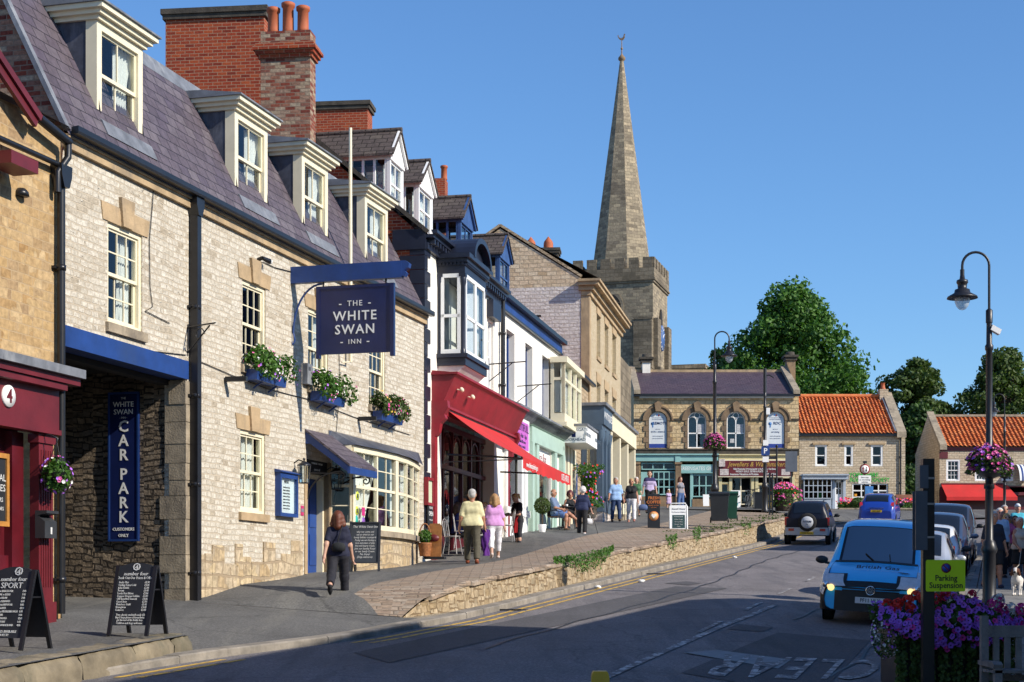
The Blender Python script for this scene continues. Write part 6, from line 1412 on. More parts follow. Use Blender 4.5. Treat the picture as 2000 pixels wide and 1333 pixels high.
b = MB(); lancet(b, -Wt*.50, .95, 24.4, 26.3, 'y', -.08); obj('arch_moulding', b, M['churchstone'], CH)
b = MB(); lancet(b, -Wt*.50, .72, 24.4, 26.3, 'y', -.12); w1 = obj('belfry_opening', b, M['dark'], CH); b = MB()
for k in range(9): b.box(-Wt*.5-.66, -Wt*.5+.66, -.16, -.12, 24.5+k*.28, 24.57+k*.28)
b.box(-Wt*.5-.05, -Wt*.5+.05, -.18, -.12, 24.4, 27.2); 
for sg in (-1, 1): b.tube([(-Wt*.5+sg*(.04+.3*math.sin(q*.26)), -.15, 26.3+.75*math.sin(q*.26)*.9) for q in range(6)], .05, 5)
obj('louvre', b, M['churchdark'], w1, loc=(0, 0, 0))
b = MB(); lancet(b, Wt*.5, .6, 23.2, 25.6, 'x', .03, dep=.09); obj('belfry_opening', b, M['dark'], CH)
b = MB(); zc_ = (1160-660)*153/F
b.lathe([(0, .22), (1.2, .22), (1.2, .02), (1.2, 0)], (0, Wt*.5, zc_), 28, ax='x'); ck = obj('clock', b, paint('clock_blue', (.05, .12, .32), .5, .1), CH)
b = MB()
for k in range(12): q = k*math.pi/6; b.bar((.235, Wt*.5+.88*math.cos(q), zc_+.88*math.sin(q)), (.235, Wt*.5+1.08*math.cos(q), zc_+1.08*math.sin(q)), .1, .02)
b.bar((.24, Wt*.5, zc_), (.24, Wt*.5+.55, zc_+.4), .1, .02); b.bar((.245, Wt*.5, zc_), (.245, Wt*.5-.2, zc_+.9), .08, .02); obj('clock_hands', b, M['letter'], ck, loc=(0, 0, 0))
b = MB()
for (za, zb, o) in ((0, 17.2, 1.3), (17.2, 20.8, .95), (20.8, 25.3, .6)):
 b.prism([(-1.7, za), (-1.7, zb), (-.0, zb), (0, za)], 'y', -o, .0); b.prism([(.2, za), (1.9, za), (1.9, zb), (.2, zb)], 'x', 0, o*.7); b.prism([(Wt-1.6, za), (Wt, za), (Wt, zb), (Wt-1.6, zb)], 'x', 0, o*.7)
 b.box(-1.75, .05, -o-.06, 0, zb-.2, zb)
obj('buttress', b, M['churchdark'], CH)
b = MB(); b.box(-Wt-.06, .06, -.06, Wt+.06, 14.8, 15.05); b.box(-Wt-.08, .08, -.08, Wt+.08, 20.6, 20.85); obj('string_course', b, M['churchstone'], CH)
b = MB(); b.box(.2, 3.4, 8, 40, 0, 21.6); b.box(.0, 3.6, 7.9, 40, 21.6, 22.0); obj('nave', b, M['churchstone'], CH)
b = MB(); b.tube([(-Wt-1.2, -8, 6), (-Wt-1.2, -8, 20.5)], .22, 10); b.lathe([(.35, 18.6), (.35, 19.1), (.2, 19.3)], (-Wt-1.2, -8, 0), 10); 
b = MB(); b.box(-3.6, -1.9, -6.5, -5.2, 6, 19.2); b.box(-3.9, -1.6, -6.8, -4.9, 19.2, 20.1); obj('porch_chimney', b, M['churchdark'], CH)
# ---------------- buildings on the right side of the street (they shade it) ----------------
FRm = .306; qn = math.sqrt(1+FRm**2)
def right_house(name, label, ya, yb, off, z_eave, m, rm, depth=9, pitch=28, win=True):
 """y range along the street; facade faces the road from the right"""
 x0 = FRm*ya+off; L_ = (yb-ya)*qn; zb = zr(ya)
 t = thing(name, label, 'building', (x0, ya, zb), math.atan2(1, FRm)); e = z_eave-zb; d = depth
 b = MB(); hs = []
 n = max(2, int(L_/3)); w_ = L_/n
 for k in range(n): hs.append((k*w_+w_/2-.5, k*w_+w_/2+.5, e-2.1, e-.6)); hs.append((k*w_+w_/2-.9, k*w_+w_/2+.9, .9, min(2.6, e-2.4))) if e > 4 else None
 # facade plane is local y=0, building extends to local -y (to the right)
 wall(b, 0, L_, -.6, e, hs, y=0, reveal=-.15)
 rz_ = e+math.tan(R(pitch))*d/2
 for x in (0, L_): b.poly([(x, 0, -.6), (x, 0, e), (x, -d/2, rz_), (x, -d, e), (x, -d, -.6)])
 b.poly([(0, -d, -.6), (L_, -d, -.6), (L_, -d, e), (0, -d, e)]); obj('wall', b, M[m], t)
 b = MB(); b.poly([(-.15, .25, e-.12), (L_+.15, .25, e-.12), (L_+.15, -d/2, rz_+.03), (-.15, -d/2, rz_+.03)]); b.poly([(-.15, -d/2, rz_+.03), (L_+.15, -d/2, rz_+.03), (L_+.15, -d-.25, e-.12), (-.15, -d-.25, e-.12)]); obj('roof', b, M[rm], t)
 g = MB(); f = MB()
 for h in hs:
  g.poly([(h[0], -.13, h[2]), (h[1], -.13, h[2]), (h[1], -.13, h[3]), (h[0], -.13, h[3])])
  for x in (h[0], (h[0]+h[1])/2, h[1]): f.box(x-.04, x+.04, -.14, -.05, h[2], h[3])
  for z in (h[2], (h[2]+h[3])/2, h[3]): f.box(h[0], h[1], -.138, -.052, z-.035, z+.035)
 obj('window_frames', f, M['white'], t); obj('window_panes', g, M['dglass'], t)
right_house('town_house', 'tall stone town house on the right nearest the camera', 2, 20.8, 4.6, 8.4, 'tan', 'jslate')
right_house('town_house', 'stone town house on the right with a red tiled roof', 21.0, 29.9, 2.6, 5.55, 'palestone', 'roofbrick')
right_house('low_shop', 'low single storey stone shop on the right', 37, 51, 2.6, 3.9, 'tan', 'jslate', 7, 20)
right_house('town_house', 'tall brick town house on the right higher up the hill', 54.5, 66, 2.6, 8.8, 'brick', 'jslate')
# ---------------- foliage helpers ----------------
nprs = np.random.RandomState(3)
def leaves(centers, normals, size, aspect=.6, rs=nprs, droop=.3):
 """diamond-shaped leaf faces; returns verts, quads"""
 n = len(centers); d = rs.normal(size=(n, 3)); d += normals*1.1; d[:, 2] -= droop*rs.rand(n); d /= np.linalg.norm(d, axis=1)[:, None]+1e-9
 t = rs.normal(size=(n, 3)); t -= d*(t*d).sum(1)[:, None]; t /= np.linalg.norm(t, axis=1)[:, None]+1e-9
 b = np.cross(d, t); sz = (size*(.6+.8*rs.rand(n)))[:, None] if np.ndim(size) == 0 else size[:, None]
 v = np.stack([centers-t*sz*.5, centers+b*sz*.5*aspect, centers+t*sz*.5+d*sz*.12, centers-b*sz*.5*aspect], 1).reshape(-1, 3)
 return v, np.arange(4*n).reshape(n, 4)
LT = [leafmat('leaf_bright', [(.022, .070, .012), (.055, .14, .020), (.10, .21, .032), (.036, .10, .015)]),
  leafmat('leaf_olive', [(.030, .058, .014), (.062, .105, .024), (.095, .135, .03), (.042, .075, .017)]),
  leafmat('leaf_dark', [(.022, .050, .015), (.048, .095, .022), (.075, .14, .03)])]
bark = paint('bark', (.07, .05, .035), .9, .4, 6, bmp=.6)
def tree(label, base, H, spread, trunk_h, mat, seed, n_clump=150, leaf=.42, per=170, crown=None, group=None, name='tree', shape=0):
 rs = np.random.RandomState(seed); pr = random.Random(seed)
 t = thing(name, label, 'tree', base, 0, group); b = MB()
 b.tube([(0, 0, -.5), (.1, .05, trunk_h*.5), (0, .1, trunk_h), (.1, 0, H*.8)], [.45, .36, .30, .06], 9)
 cl = []
 for k in range(n_clump):
  # lobed crown: points through the volume of a few overlapping masses
  th = pr.uniform(0, 2*math.pi); f = pr.random()**.45; h = pr.random()
  z = trunk_h*.75+(H-trunk_h*.75)*h
  prof = math.sin(math.pi*min(1, max(0, (h*.86+.10))))**.75*(1-.25*h)
  if shape: prof = (1-h**1.35*.86)*min(1, .55+h*3)*(1.0 if math.cos(th) < .2 else 1.05); z += -.12*spread*max(0, math.cos(th))*h
  lob = 1+.20*math.sin(3*th+seed)+.13*math.sin(5*th+7*h+seed*2)
  r_ = spread*prof*f*lob
  cl.append((r_*math.cos(th), r_*math.sin(th)*.85, z+pr.uniform(-.4, .5)))
 for k in range(0, min(n_clump, 46)):
  c = cl[k]; z0 = min(c[2]-.3, trunk_h*.8+(c[2]-trunk_h)*.5*pr.random()); z0 = max(z0, trunk_h*.6)
  b.tube([(0, .05, z0), (c[0]*.5, c[1]*.5, z0+(c[2]-z0)*.65), c], [.12, .07, .02], 5, cap=False)
 obj('trunk', b, bark, t)
 C = []; Nn = []
 for c in cl:
  rc = pr.uniform(.75, 1.5)*spread/6.0; m = int(per*pr.uniform(.6, 1.3))
  d = rs.normal(size=(m, 3)); d /= np.linalg.norm(d, axis=1)[:, None]; rad = rs.rand(m)**.4
  p = d*rad[:, None]*np.array([rc*1.15, rc*1.1, rc*.72])+np.array(c); C.append(p); Nn.append(d+np.array([0, 0, .35]))
 C = np.concatenate(C); Nn = np.concatenate(Nn)
 v, q = leaves(C, Nn, leaf, .62, rs); obj('crown', (v, q, 0, False), LT[mat], t); return t
tree('largest tree, bright green and leafy, behind the arched window building', P(1555, 905, 26.0), 12.9, 6.9, 3.0, 0, 5, 240, .34, 140, shape=1)
tree('low olive tree peeping over the slate roof left of the largest tree', P(1420, 890, 25), 7.6, 4.0, 2.5, 1, 9, 90, .34, 130)
tree('mid height dark olive tree behind the two pantiled cottages', P(1788, 960, 25.5), 9.4, 4.0, 3.0, 1, 13, 120, .32, 150)
tree('dense dark tree filling the gap between the two cottages', P(1800, 1010, 27), 7.6, 3.0, 1.0, 2, 17, 90, .32, 150)
tree('broad olive tree behind the red awning cottage at right', P(1962, 950, 25.5), 9.8, 4.2, 3.0, 1, 21, 135, .32, 150)
tree('small dark tree between the largest tree and the olive tree', P(1708, 900, 26), 4.6, 2.2, 1.5, 2, 23, 50, .32, 120)
tree('dark tree behind the far right roofs beyond the olive tree', P(2060, 950, 25), 8.6, 3.6, 3, 2, 27, 80, .34, 140)
# long garden wall and hedge closing the gap
hd = thing('hedge', 'dark hedge behind the gap between the cottages', 'hedge', P(1790, 1003, 28)); rs = np.random.RandomState(4)
c = np.stack([rs.uniform(-5, 6, 5000), rs.uniform(-.7, .7, 5000), rs.uniform(0, 3.4, 5000)], 1); v, q = leaves(c, np.tile([0, -1, .3], (5000, 1)), .3, .6, rs); obj('foliage', (v, q, 0, False), LT[2], hd)

PF = [paint('petal_'+n, c, .55, .18, 14) for n, c in (('violet', (.40, .13, .66)), ('magenta', (.64, .04, .30)), ('scarlet', (.72, .03, .02)), ('white', (.72, .70, .68)), ('pink', (.62, .12, .32)), ('throat', (.05, .005, .12)), ('crimson', (.55, .012, .06)), ('yellow', (.6, .4, .05)))]
def blooms(mb_pts, size, kinds, rs, throat=True, petals=5):
 """open five lobed flowers facing along n; one mesh"""
 V = []; Fq = []; Mi = []
 for (p, n, k) in mb_pts:
  n = Vector(n).normalized(); t = n.orthogonal().normalized(); t.rotate(Matrix.Rotation(rs.uniform(0, 6.3), 3, n)); bt = n.cross(t); p = Vector(p); s = size*rs.uniform(.75, 1.2); o = len(V)
  V.append(p-n*s*.18)
  for i in range(petals*2):
   a = math.pi*i/petals; r_ = s*(1.0 if i % 2 == 0 else .80); V.append(p+(t*math.cos(a)+bt*math.sin(a))*r_*.5+n*s*.06)
  m = petals*2
  for i in range(m): Fq.append((o, o+1+i, o+1+(i+1) % m)); Mi.append(k)
  if throat:
   o2 = len(V)
   for i in range(5): a = 2*math.pi*i/5; V.append(p+(t*math.cos(a)+bt*math.sin(a))*s*.13+n*s*.02)
   Fq.append(tuple(range(o2, o2+5))); Mi.append(5)
 mb = MB(); mb.v = [tuple(v) for v in V]; mb.f = Fq; mb.m = Mi; mb.s = [False]*len(Fq); return mb
def plant(t, shell, nleaf, leaf, nfl, fsize, kinds, mat=0, seed=1, throat=False, geran=(), name=('foliage', 'flowers')):
 """shell(rs) -> (point, outward normal) random points of the plant's outer volume"""
 rs = np.random.RandomState(seed); pr = random.Random(seed)
 pts = [shell(pr) for _ in range(nleaf)]; C = np.array([p for p, n in pts]); Nn = np.array([n for p, n in pts])
 v, q = leaves(C, Nn, leaf, .7, rs, .2); obj(name[0], (v, q, 0, False), LT[mat], t)
 fl = []
 for _ in range(nfl):
  p, n = shell(pr, True); fl.append((Vector(p)+Vector(n)*fsize*.4, Vector(n)+Vector((pr.uniform(-.4, .4), pr.uniform(-.5, .2), pr.uniform(-.2, .5))), kinds[pr.randrange(len(kinds))]))
 mb = blooms(fl, fsize, kinds, pr, throat)
 for (c, r_, k, n_) in geran:                       # tight globes of small florets
  for _ in range(n_):
   d = Vector((pr.gauss(0, 1), pr.gauss(0, 1), pr.gauss(0, 1)+.3)).normalized(); o = blooms([(Vector(c)+d*r_, d, k)], r_*.75, None, pr, False); mb.add(o.v, o.f, 0); mb.m[-len(o.f):] = o.m
 if mb.f: obj(name[1], mb, PF, t)
# ---------------- window boxes on the inn ----------------
def wbox(x, z, w, lab, seed, dry=False):
 t = FI.thing('window_box', lab, 'window box', x, -.02, z, 'blue window boxes on the inn'); b = MB()
 b.prism([(-.02, 0), (-.24, 0), (-.27, .2), (-.02, .2)], 'x', -w/2, w/2); 
 for k in (-.25, .25): b.bar((w*k, -.02, -.12), (w*k, -.2, 0), .03)
 obj('planter', b, M['blue'], t)
 def sh(pr, out=False):
  u = pr.uniform(-1, 1); th = pr.uniform(-.9, math.pi*.95); r_ = (pr.uniform(.55, 1) if not out else pr.uniform(.9, 1.05))*(.30+.10*math.sin(u*4+seed)+.05*math.sin(u*9)); c = (u*w*.56, -.17, .30)
  n = (u*.4, -math.cos(th), math.sin(th)); p = (c[0]+u*.05, c[1]-math.cos(th)*r_*.8, c[2]+math.sin(th)*r_*.95 if math.sin(th) > 0 else c[2]+math.sin(th)*r_*.9); return p, n
 plant(t, sh, 1500, .075, 90, .055, [3, 3, 4, 0] if not dry else [7, 4, 1], 1 if dry else 0, seed)
wbox((FI.a(470)+FI.a(540))/2, 4.02, 1.35, 'blue window box of white and lilac flowers, leftmost of the three on the inn', 3)
wbox((FI.a(603)+FI.a(650))/2, 3.98, 1.35, 'blue window box of pink flowers behind the hanging inn sign', 4)
wbox((FI.a(722)+FI.a(768))/2, 3.96, 1.4, 'blue window box with drying russet plants, rightmost on the inn', 6, True)
# hanging basket by the passage
t = FI.thing('hanging_basket', 'hanging basket of lilac and white flowers on a black bracket by the passage', 'hanging basket', FI.a(106, -.3), -.34, FI.z(108, 925, -.3))
b = MB(); b.lathe([(.02, -.15), (.13, -.1), (.18, .0)], n=12); 
for k in range(3): q = k*2.1; b.tube([(.17*math.cos(q), .17*math.sin(q), 0), (0, 0, .46)], .006, 4)
b.tube([(0, .34, .30), (0, .34, .62), ], .016, 6); b.tube([(0, .34, .54), (0, .1, .56), (0, -.02, .50), (0, 0, .46)], .014, 6); obj('basket', b, M['iron'], t)
def sh(pr, out=False):
 d = Vector((pr.gauss(0, 1), pr.gauss(0, 1), pr.gauss(0, 1))).normalized(); r_ = pr.uniform(.5, 1) if not out else 1.0; return (d.x*.21*r_, d.y*.21*r_, .02+d.z*.26*r_-.05), tuple(d)
plant(t, sh, 900, .06, 55, .055, [3, 0, 0, 4], 0, 8)
# ---------------- A boards ----------------
def aboard(name, label, loc, rz, w, h, lines, lean=.26, arched=True, extra=None):
 t = thing(name, label, 'board', loc, rz)
 sp = .30*h
 for sg, nm in ((-1, 'front_leaf'), (1, 'back_leaf')):
  def Q(x, z): k = z/h; return (x, sg*sp*(1-k), z)
  b = MB()
  for x in (-w/2, w/2): p, q = Q(x, 0), Q(x, h*.94); b.bar(p, q, .05, .04)
  obj('frame', b, M['black'], t) if sg == 1 else None
  if sg == -1: fr_ = obj('frame', b, M['black'], t)
  z0, z1 = h*.14, h*.88
  p = [(-w/2+.02, z0), (w/2-.02, z0), (w/2-.02, z1)]
  if arched: p += [(w/2*math.cos(a), z1+h*.10*math.sin(a)) for a in [math.pi*k/12 for k in range(1, 12)]]
  else: p += [(w/2-.02, h*.95), (-w/2+.02, h*.95)]
  p += [(-w/2+.02, z1)]
  b = MB(); V = [Q(x, z) for x, z in p]; V2 = [(a_, c_-sg*.015, d_) for a_, c_, d_ in V]; n = len(p); b.add(V+V2, [tuple(range(n)), tuple(range(n, 2*n))[::-1]]+[(i, (i+1) % n, n+(i+1) % n, n+i) for i in range(n)]); pn = obj(nm, b, M['board'], t, recalc=True)
  if sg == -1 and lines:
   ls = []; ang = math.atan2(sp, h)
   for (body, size, x, z, *kw) in lines: y = -sp*(1-z)-.006; ls.append((body, size*h, x*w, y, z*h, kw[0] if kw else {}))
   vs = texts(ls, 'lettering', M['chalk'], pn, (R(90)-ang, 0, 0))
 b = MB(); b.bar((w/2+.0, -sp*.35, h*.62), (w/2, sp*.35, h*.62), .02); b.bar((-w/2, -sp*.35, h*.62), (-w/2, sp*.35, h*.62), .02); obj('hinge_bar', b, M['black'], t); return t
menu1 = [('4', .10, 0, .915), ('O', .15, 0, .92), ('number four', .07, 0, .83, dict(shear=.2)), ('Check Out Our Prices & Offers', .052, 0, .775, dict(sx=.8))]
for k, (a_, p_) in enumerate((('Becks Vier', '£2.90'), ('Carling Extra Cold', '£3.00'), ('John Smiths', '£2.90'), ('Peroni', '£3.40'), ('Leeds Best Bitter', '£2.80'), ('Copper Dragon Golden', '£3.00'), ('Old Speckled Smooth', '£3.00'), ('Guest Beer', '£2.90'), ('Thatchers Gold', '£3.40'), ('Strongbow', '£3.20'), ('Guinness', '£3.40'))):
 z = .715-.037*k; menu1 += [(a_, .042, -.42, z, dict(align='LEFT', sx=.8)), (p_, .042, .27, z, dict(align='LEFT', sx=.8))]
menu1 += [('Two classic cocktails only £8', .045, 0, .28, dict(sx=.8)), ('Buy 2 large glasses of house wine', .042, 0, .245, dict(sx=.75)), ('get the rest of the bottle free', .042, 0, .21, dict(sx=.75)), ('Children and dogs welcome', .042, 0, .17, dict(sx=.8))]
s_ = 118.0; aboard('chalk_board', 'black arched chalkboard listing drinks, standing clear of the passage', Vector((-5.15, 22.55, -.575)), R(-14), .56, 1.02, menu1)
menu2 = [('4', .10, .1, .915), ('O', .15, .1, .92), ('number four', .07, 0, .83, dict(shear=.2)), ('SPORT', .10, -.02, .755)]
for k, (a_, p_) in enumerate((('CITY vs BARCELONA', '7:45'), ('ARSENAL vs LEEDS', '7:45'), ('VILLA vs MILAN', '7:45'), ('SPURS vs MAN UTD', '8:00'), ('FULHAM vs LIVERPOOL', '8:00'), ('DERBY vs LEEDS', '12:30'), ('WOLVES vs MIDDLESBROUGH', '3:30'), ('SHEFF vs HULL', '3:30'), ('BURY vs MAN UTD', '12:45'), ('PALACE vs STOKE', '5:15'), ('EVERTON vs SUNDERLAND', '4:00'))):
 z = .69-.040*k; menu2 += [(a_, .036, -.44, z, dict(align='LEFT', sx=.75, shear=.2)), (p_, .036, .29, z, dict(align='LEFT', sx=.8))]
menu2 += [('ALL SPORTS AVAILABLE', .045, -.05, .215, dict(sx=.8)), ('JUST REQUEST!', .042, -.15, .175)]
aboard('chalk_board', 'black arched chalkboard headed SPORT at the lower left corner', Vector((-6.23, 20.6, -.70)), R(-18), .56, 1.06, menu2)
# easel board by the bow window
t = thing('easel_board', 'chalkboard easel with handwritten welcome leaning by the bow window', 'board', P(711, 1116, 92.5), R(-4)); w_, h_ = .62, 1.06; ln = .22
b = MB()
for x in (-w_/2, w_/2): b.bar((x, 0, 0), (x, ln*.9, h_), .045, .03)
b.bar((-w_/2, ln*.2, h_*.17), (w_/2, ln*.2, h_*.17), .05, .03); b.bar((-w_/2, ln*.88, h_*.975), (w_/2, ln*.88, h_*.975), .05, .03)
for x in (-w_/2+.05, w_/2-.05): b.bar((x, ln*.85, h_*.95), (x, ln*2.0, 0), .035, .025)
obj('frame', b, paint('dark_wood', (.03, .032, .04), .6, .3), t); b = MB(); V = [(-w_/2, ln*.2-.0, h_*.18), (w_/2, ln*.2, h_*.18), (w_/2, ln*.88, h_*.96), (-w_/2, ln*.88, h_*.96)]; b.poly(V); pn = obj('panel', b, paint('slate_board', (.04, .046, .055), .6, .3), t)
ang = math.atan2(ln*.68, h_*.78); hand = ['why not come and', 'eat or drink in our', 'lovely hidden courtyard.', 'Today we are having a', 'nice selection of pies', 'lite and hearty meals.', 'Join our Sunday Roast', 'or our lovely Cream', 'Tea. Enjoy!', '(Dogs welcome)']
ls = [('The White Swan Inn', .075, 0, ln*.2+ln*.68*.92-.008, h_*.89, dict(shear=.2, sx=.85))]+[(s0, .058, 0, ln*.2+ln*.68*(.8-.07*k)-.008, h_*(.18+.78*(.78-.072*k)), dict(shear=.25, sx=.85)) for k, s0 in enumerate(hand)]
texts(ls, 'lettering', M['chalk'], pn, (R(90)-ang, 0, 0))
# pavement signs further up
t = thing('coffee_sign', 'black and orange pavement sign advertising fresh coffee', 'sign', P(1277, 1042, 54), R(-6)); hh = 1.42; ww = .44
b = MB(); b.prism([(-.22, .04), (-.18, .04), (.02, hh), (-.02, hh)], 'x', -ww/2, ww/2); b.prism([(.22, .04), (.02, hh), (-.02, hh), (.18, .04)], 'x', -ww/2, ww/2); b.box(-ww/2, ww/2, -.26, .26, 0, .05); pn = obj('panel', b, M['blk'], t)
om = paint('orange_ink', (.55, .17, .04), .5, .1); a_ = math.atan2(.2, hh)
def tz(z): return -.225+.2*(z/hh)-.004
texts([('FRESH', .15, 0, tz(1.27), 1.27, dict(bold=.02)), ('COFFEE', .15, 0, tz(1.12), 1.12, dict(bold=.02)), ('SERVED ALL DAY', .05, 0, tz(1.0), 1.0), ('take away', .05, 0, tz(.93), .93)], 'lettering', om, pn, (R(90)-a_, 0, 0))
b = MB(); 
for r_, o_, k in ((.175, .003, 0), (.14, .006, 1)): b.lathe([(0, -o_), (r_, -o_), (r_, 0)], (0, 0, 0), 20, k, ax='y')
hp = [(0, -.09), (.08, .0), (.075, .06), (.04, .08), (0, .05), (-.04, .08), (-.075, .06), (-.08, 0)]; b.prism(hp, 'y', -.0095, -.0065, 2)
b.xf(Matrix.Translation((0, tz(.62), .62)) @ Matrix.Rotation(-a_, 4, 'X')); obj('cup_picture', b, [om, paint('latte', (.62, .36, .16), .5, .1), M['letter']], pn, loc=(0, 0, 0))
t = thing('white_frame_board', 'white framed pavement board with a green chalk panel', 'sign', P(1325, 1041, 54), R(-3)); ww, hh = .62, 1.06
b = MB(); p = [(-ww/2, -.2, 0), (-ww/2, -.02, hh*.9), (-ww/2+.06, 0, hh), (ww/2-.06, 0, hh), (ww/2, -.02, hh*.9), (ww/2, -.2, 0)]; b.tube(p, .026, 8); b.tube([(x, -y_, z) for x, y_, z in p], .026, 8); b.box(-ww/2+.03, ww/2-.03, -.24, .24, 0, .06, 1); obj('frame', b, [M['white'], M['black']], t)
b = MB(); b.poly([(-ww/2+.03, -.17, .12), (ww/2-.03, -.17, .12), (ww/2-.03, -.03, hh*.94), (-ww/2+.03, -.03, hh*.94)]); b.poly([(-ww/2+.08, -.168, .16), (ww/2-.08, -.168, .16), (ww/2-.08, -.088, .64), (-ww/2+.08, -.088, .64)], 1); pn = obj('panel', b, [M['letter'], paint('green_chalk', (.02, .06, .06), .6, .2)], t)
texts([('Russell House', .085, 0, -.06, .86, dict(shear=.2)), ('Tea Rooms & Bakery', .06, 0, -.075, .74, dict(shear=.2))], 'lettering', M['blk'], pn); texts([('Homemade', .07, 0, -.115, .58), ('Cakes Soups', .06, 0, -.13, .48), ('Scones Pies', .06, 0, -.145, .39), ('Cream Teas', .06, 0, -.155, .30), ('Open', .06, 0, -.17, .22)], 'lettering', M['chalk'], pn)
t = thing('wooden_board', 'varnished wooden display board beside the red restaurant', 'board', P(848, 1090, 80), R(-8)); b = MB(); b.prism([(-.17, 0), (.17, 0), (.17, .78), (.12, .85), (-.12, .85), (-.17, .78)], 'y', -.02, .02); b.xf(Matrix.Rotation(R(-9), 4, 'X')); obj('panel', b, paint('varnished_wood', (.30, .12, .03), .35, .5, 5), t)
b = MB(); b.lathe([(0, -.03), (.13, -.03), (.13, -.02)], (0, -.0, 0), 18, ax='y'); b.xf(Matrix.Translation((0, -.012, .48)) @ Matrix.Diagonal((1, 1, .7, 1))); obj('emblem', b, M['burgundy'], t); b = MB(); b.box(-.25, .25, -.05, .3, -.03, .03); obj('foot', b, M['black'], t)
t = FB.thing('menu_case', 'red framed menu case on the black quoins by the restaurant', 'notice case', FB.a(833), -.02, FB.z(833, 988)); b = MB(); b.box(-.3, .3, -.10, 0, 0, .07); b.box(-.3, .3, -.10, 0, .63, .70); b.box(-.3, -.23, -.10, 0, .07, .63); b.box(.23, .3, -.10, 0, .07, .63); obj('case', b, M['red'], t); b = MB(); b.box(-.23, .23, -.06, -.02, .07, .63); obj('paper', b, paint('menu_paper', (.5, .55, .38), .8, .1), t)
t = FB.thing('open_chalkboard', 'small chalkboard reading OPEN below the red menu case', 'board', FB.a(834), -.04, FB.z(834, 1030)); b = MB(); b.box(-.24, .2, -.06, -.02, 0, .58); pn = obj('panel', b, M['board'], t); texts([('WE ARE', .09, 0, -.065, .48), ('OPEN', .16, 0, -.065, .33, dict(bold=.015)), ('food served', .06, 0, -.065, .18)], 'lettering', M['chalk'], pn)
# planters with topiary
t = thing('wicker_basket', 'wicker basket with tall hoop handle holding a clipped green ball', 'planter', P(830, 1087, 80)); b = MB(); b.lathe([(.13, 0), (.17, .30), (.18, .33), (.15, .33)], n=12); b.tube([(.16*math.cos(a), 0, .3+.5*math.sin(a)) for a in [math.pi*k/12 for k in range(13)]], .016, 6); obj('basket', b, paint('wicker', (.32, .12, .04), .7, .5, 20), t)
def ball(cx, cz, r0):
 def sh(pr, out=False):
  d = Vector((pr.gauss(0, 1), pr.gauss(0, 1), pr.gauss(0, 1))).normalized(); r_ = pr.uniform(.8, 1)*r0; return (d.x*r_+cx, d.y*r_, d.z*r_+cz), tuple(d)
 return sh
plant(t, ball(0, .48, .17), 900, .045, 0, .05, [3], 0, 31)
t = thing('topiary_tree', 'small grey green standard bush in a white pot by the green shop', 'potted plant', P(1059, 1040, 61)); b = MB(); b.lathe([(.10, 0), (.14, .24), (.13, .25)], n=12); obj('pot', b, M['white'], t); b = MB(); b.tube([(0, 0, .2), (.01, 0, .75)], .03, 7); obj('stem', b, bark, t); plant(t, ball(0, .85, .27), 1500, .05, 0, .05, [3], 1, 33)
t = thing('flower_tub', 'tall mass of red and purple flowers by the blue grey shop steps', 'planter', P(1150, 1012, 52)); b = MB(); b.lathe([(.25, 0), (.32, .4), (.3, .42)], n=12); obj('tub', b, M['darkstone'], t)
def sh(pr, out=False):
 z = pr.uniform(.4, 2.0); d = Vector((pr.gauss(0, 1), pr.gauss(0, 1), 0)).normalized(); r_ = (.42+.18*math.sin(z*4))*(1 if out else pr.random()**.4); return (d.x*r_, d.y*r_, z), (d.x, d.y, .2)
plant(t, sh, 2200, .085, 120, .08, [2, 0, 0, 2], 0, 37)
# ---------------- lamp posts ----------------
def lamp_head(t, x, z, sc_=1.0):
 b = MB(); pr_ = [(.03, .62), (.06, .60), (.075, .5), (.15, .47), (.16, .40), (.13, .36), (.12, .24), (.20, .21), (.22, .12), (.40, .02), (.42, -.03), (.38, -.035), (.22, -.01)]; b.lathe([(r_*sc_, z+h_*sc_) for r_, h_ in pr_], (x, 0, 0), 20); hd_ = obj('lamp_shade', b, M['iron'], t)
 g = MB(); g.lathe([(.21*sc_, z-.02*sc_), (.205*sc_, z-.12*sc_), (.16*sc_, z-.25*sc_), (.09*sc_, z-.33*sc_), (0, z-.36*sc_)], (x, 0, 0), 16); obj('lamp_glass', g, M['lampglass'], hd_, loc=(0, 0, 0))
def lampglass():
 m = bpy.data.materials.new('lamp_glass'); m.use_nodes = True; nt = m.node_tree; b = nt.nodes['Principled BSDF']
 b.inputs['Base Color'].default_value = (.62, .70, .78, 1); b.inputs['Alpha'].default_value = .55; b.inputs['Roughness'].default_value = .15; return m
M['lampglass'] = lampglass()
def lamp_post(label, base, H, hook=True, tilt=-1, sc_=1.0):
 t = thing('street_lamp', label, 'street lamp', base); b = MB()
 b.lathe([(.16, 0), (.16, .1), (.135, .14), (.13, 1.05), (.155, 1.08), (.17, 1.14), (.12, 1.30), (.085, 1.34), (.08, 2.6), (.095, 2.62), (.095, 2.68), (.07, 2.7), (.065, H*.72), (.085, H*.725), (.085, H*.735), (.06, H*.74), (.055, H*.80)], n=14)
 b.lathe([(.07, H*.80), (.07, H*.835), (.03, H*.84)], n=12); obj('post', b, M['iron'], t)
 if hook:
  b = MB(); rr = .37*sc_; zt = H-rr; p = [(0, 0, H*.83), (0, 0, zt)]+[(tilt*rr*(1-math.cos(math.pi*k/12)), 0, zt+rr*math.sin(math.pi*k/12)) for k in range(1, 13)]; zl_ = zt-.20; p += [(tilt*2*rr, 0, zl_)]; b.tube(p, .027, 8); b.tube([(tilt*2*rr, 0, zl_+.12), (tilt*2*rr, 0, zl_)], .045, 8); obj('swan_neck', b, M['iron'], t); lamp_head(t, tilt*2*rr, zl_-.60*sc_, sc_)
 return t
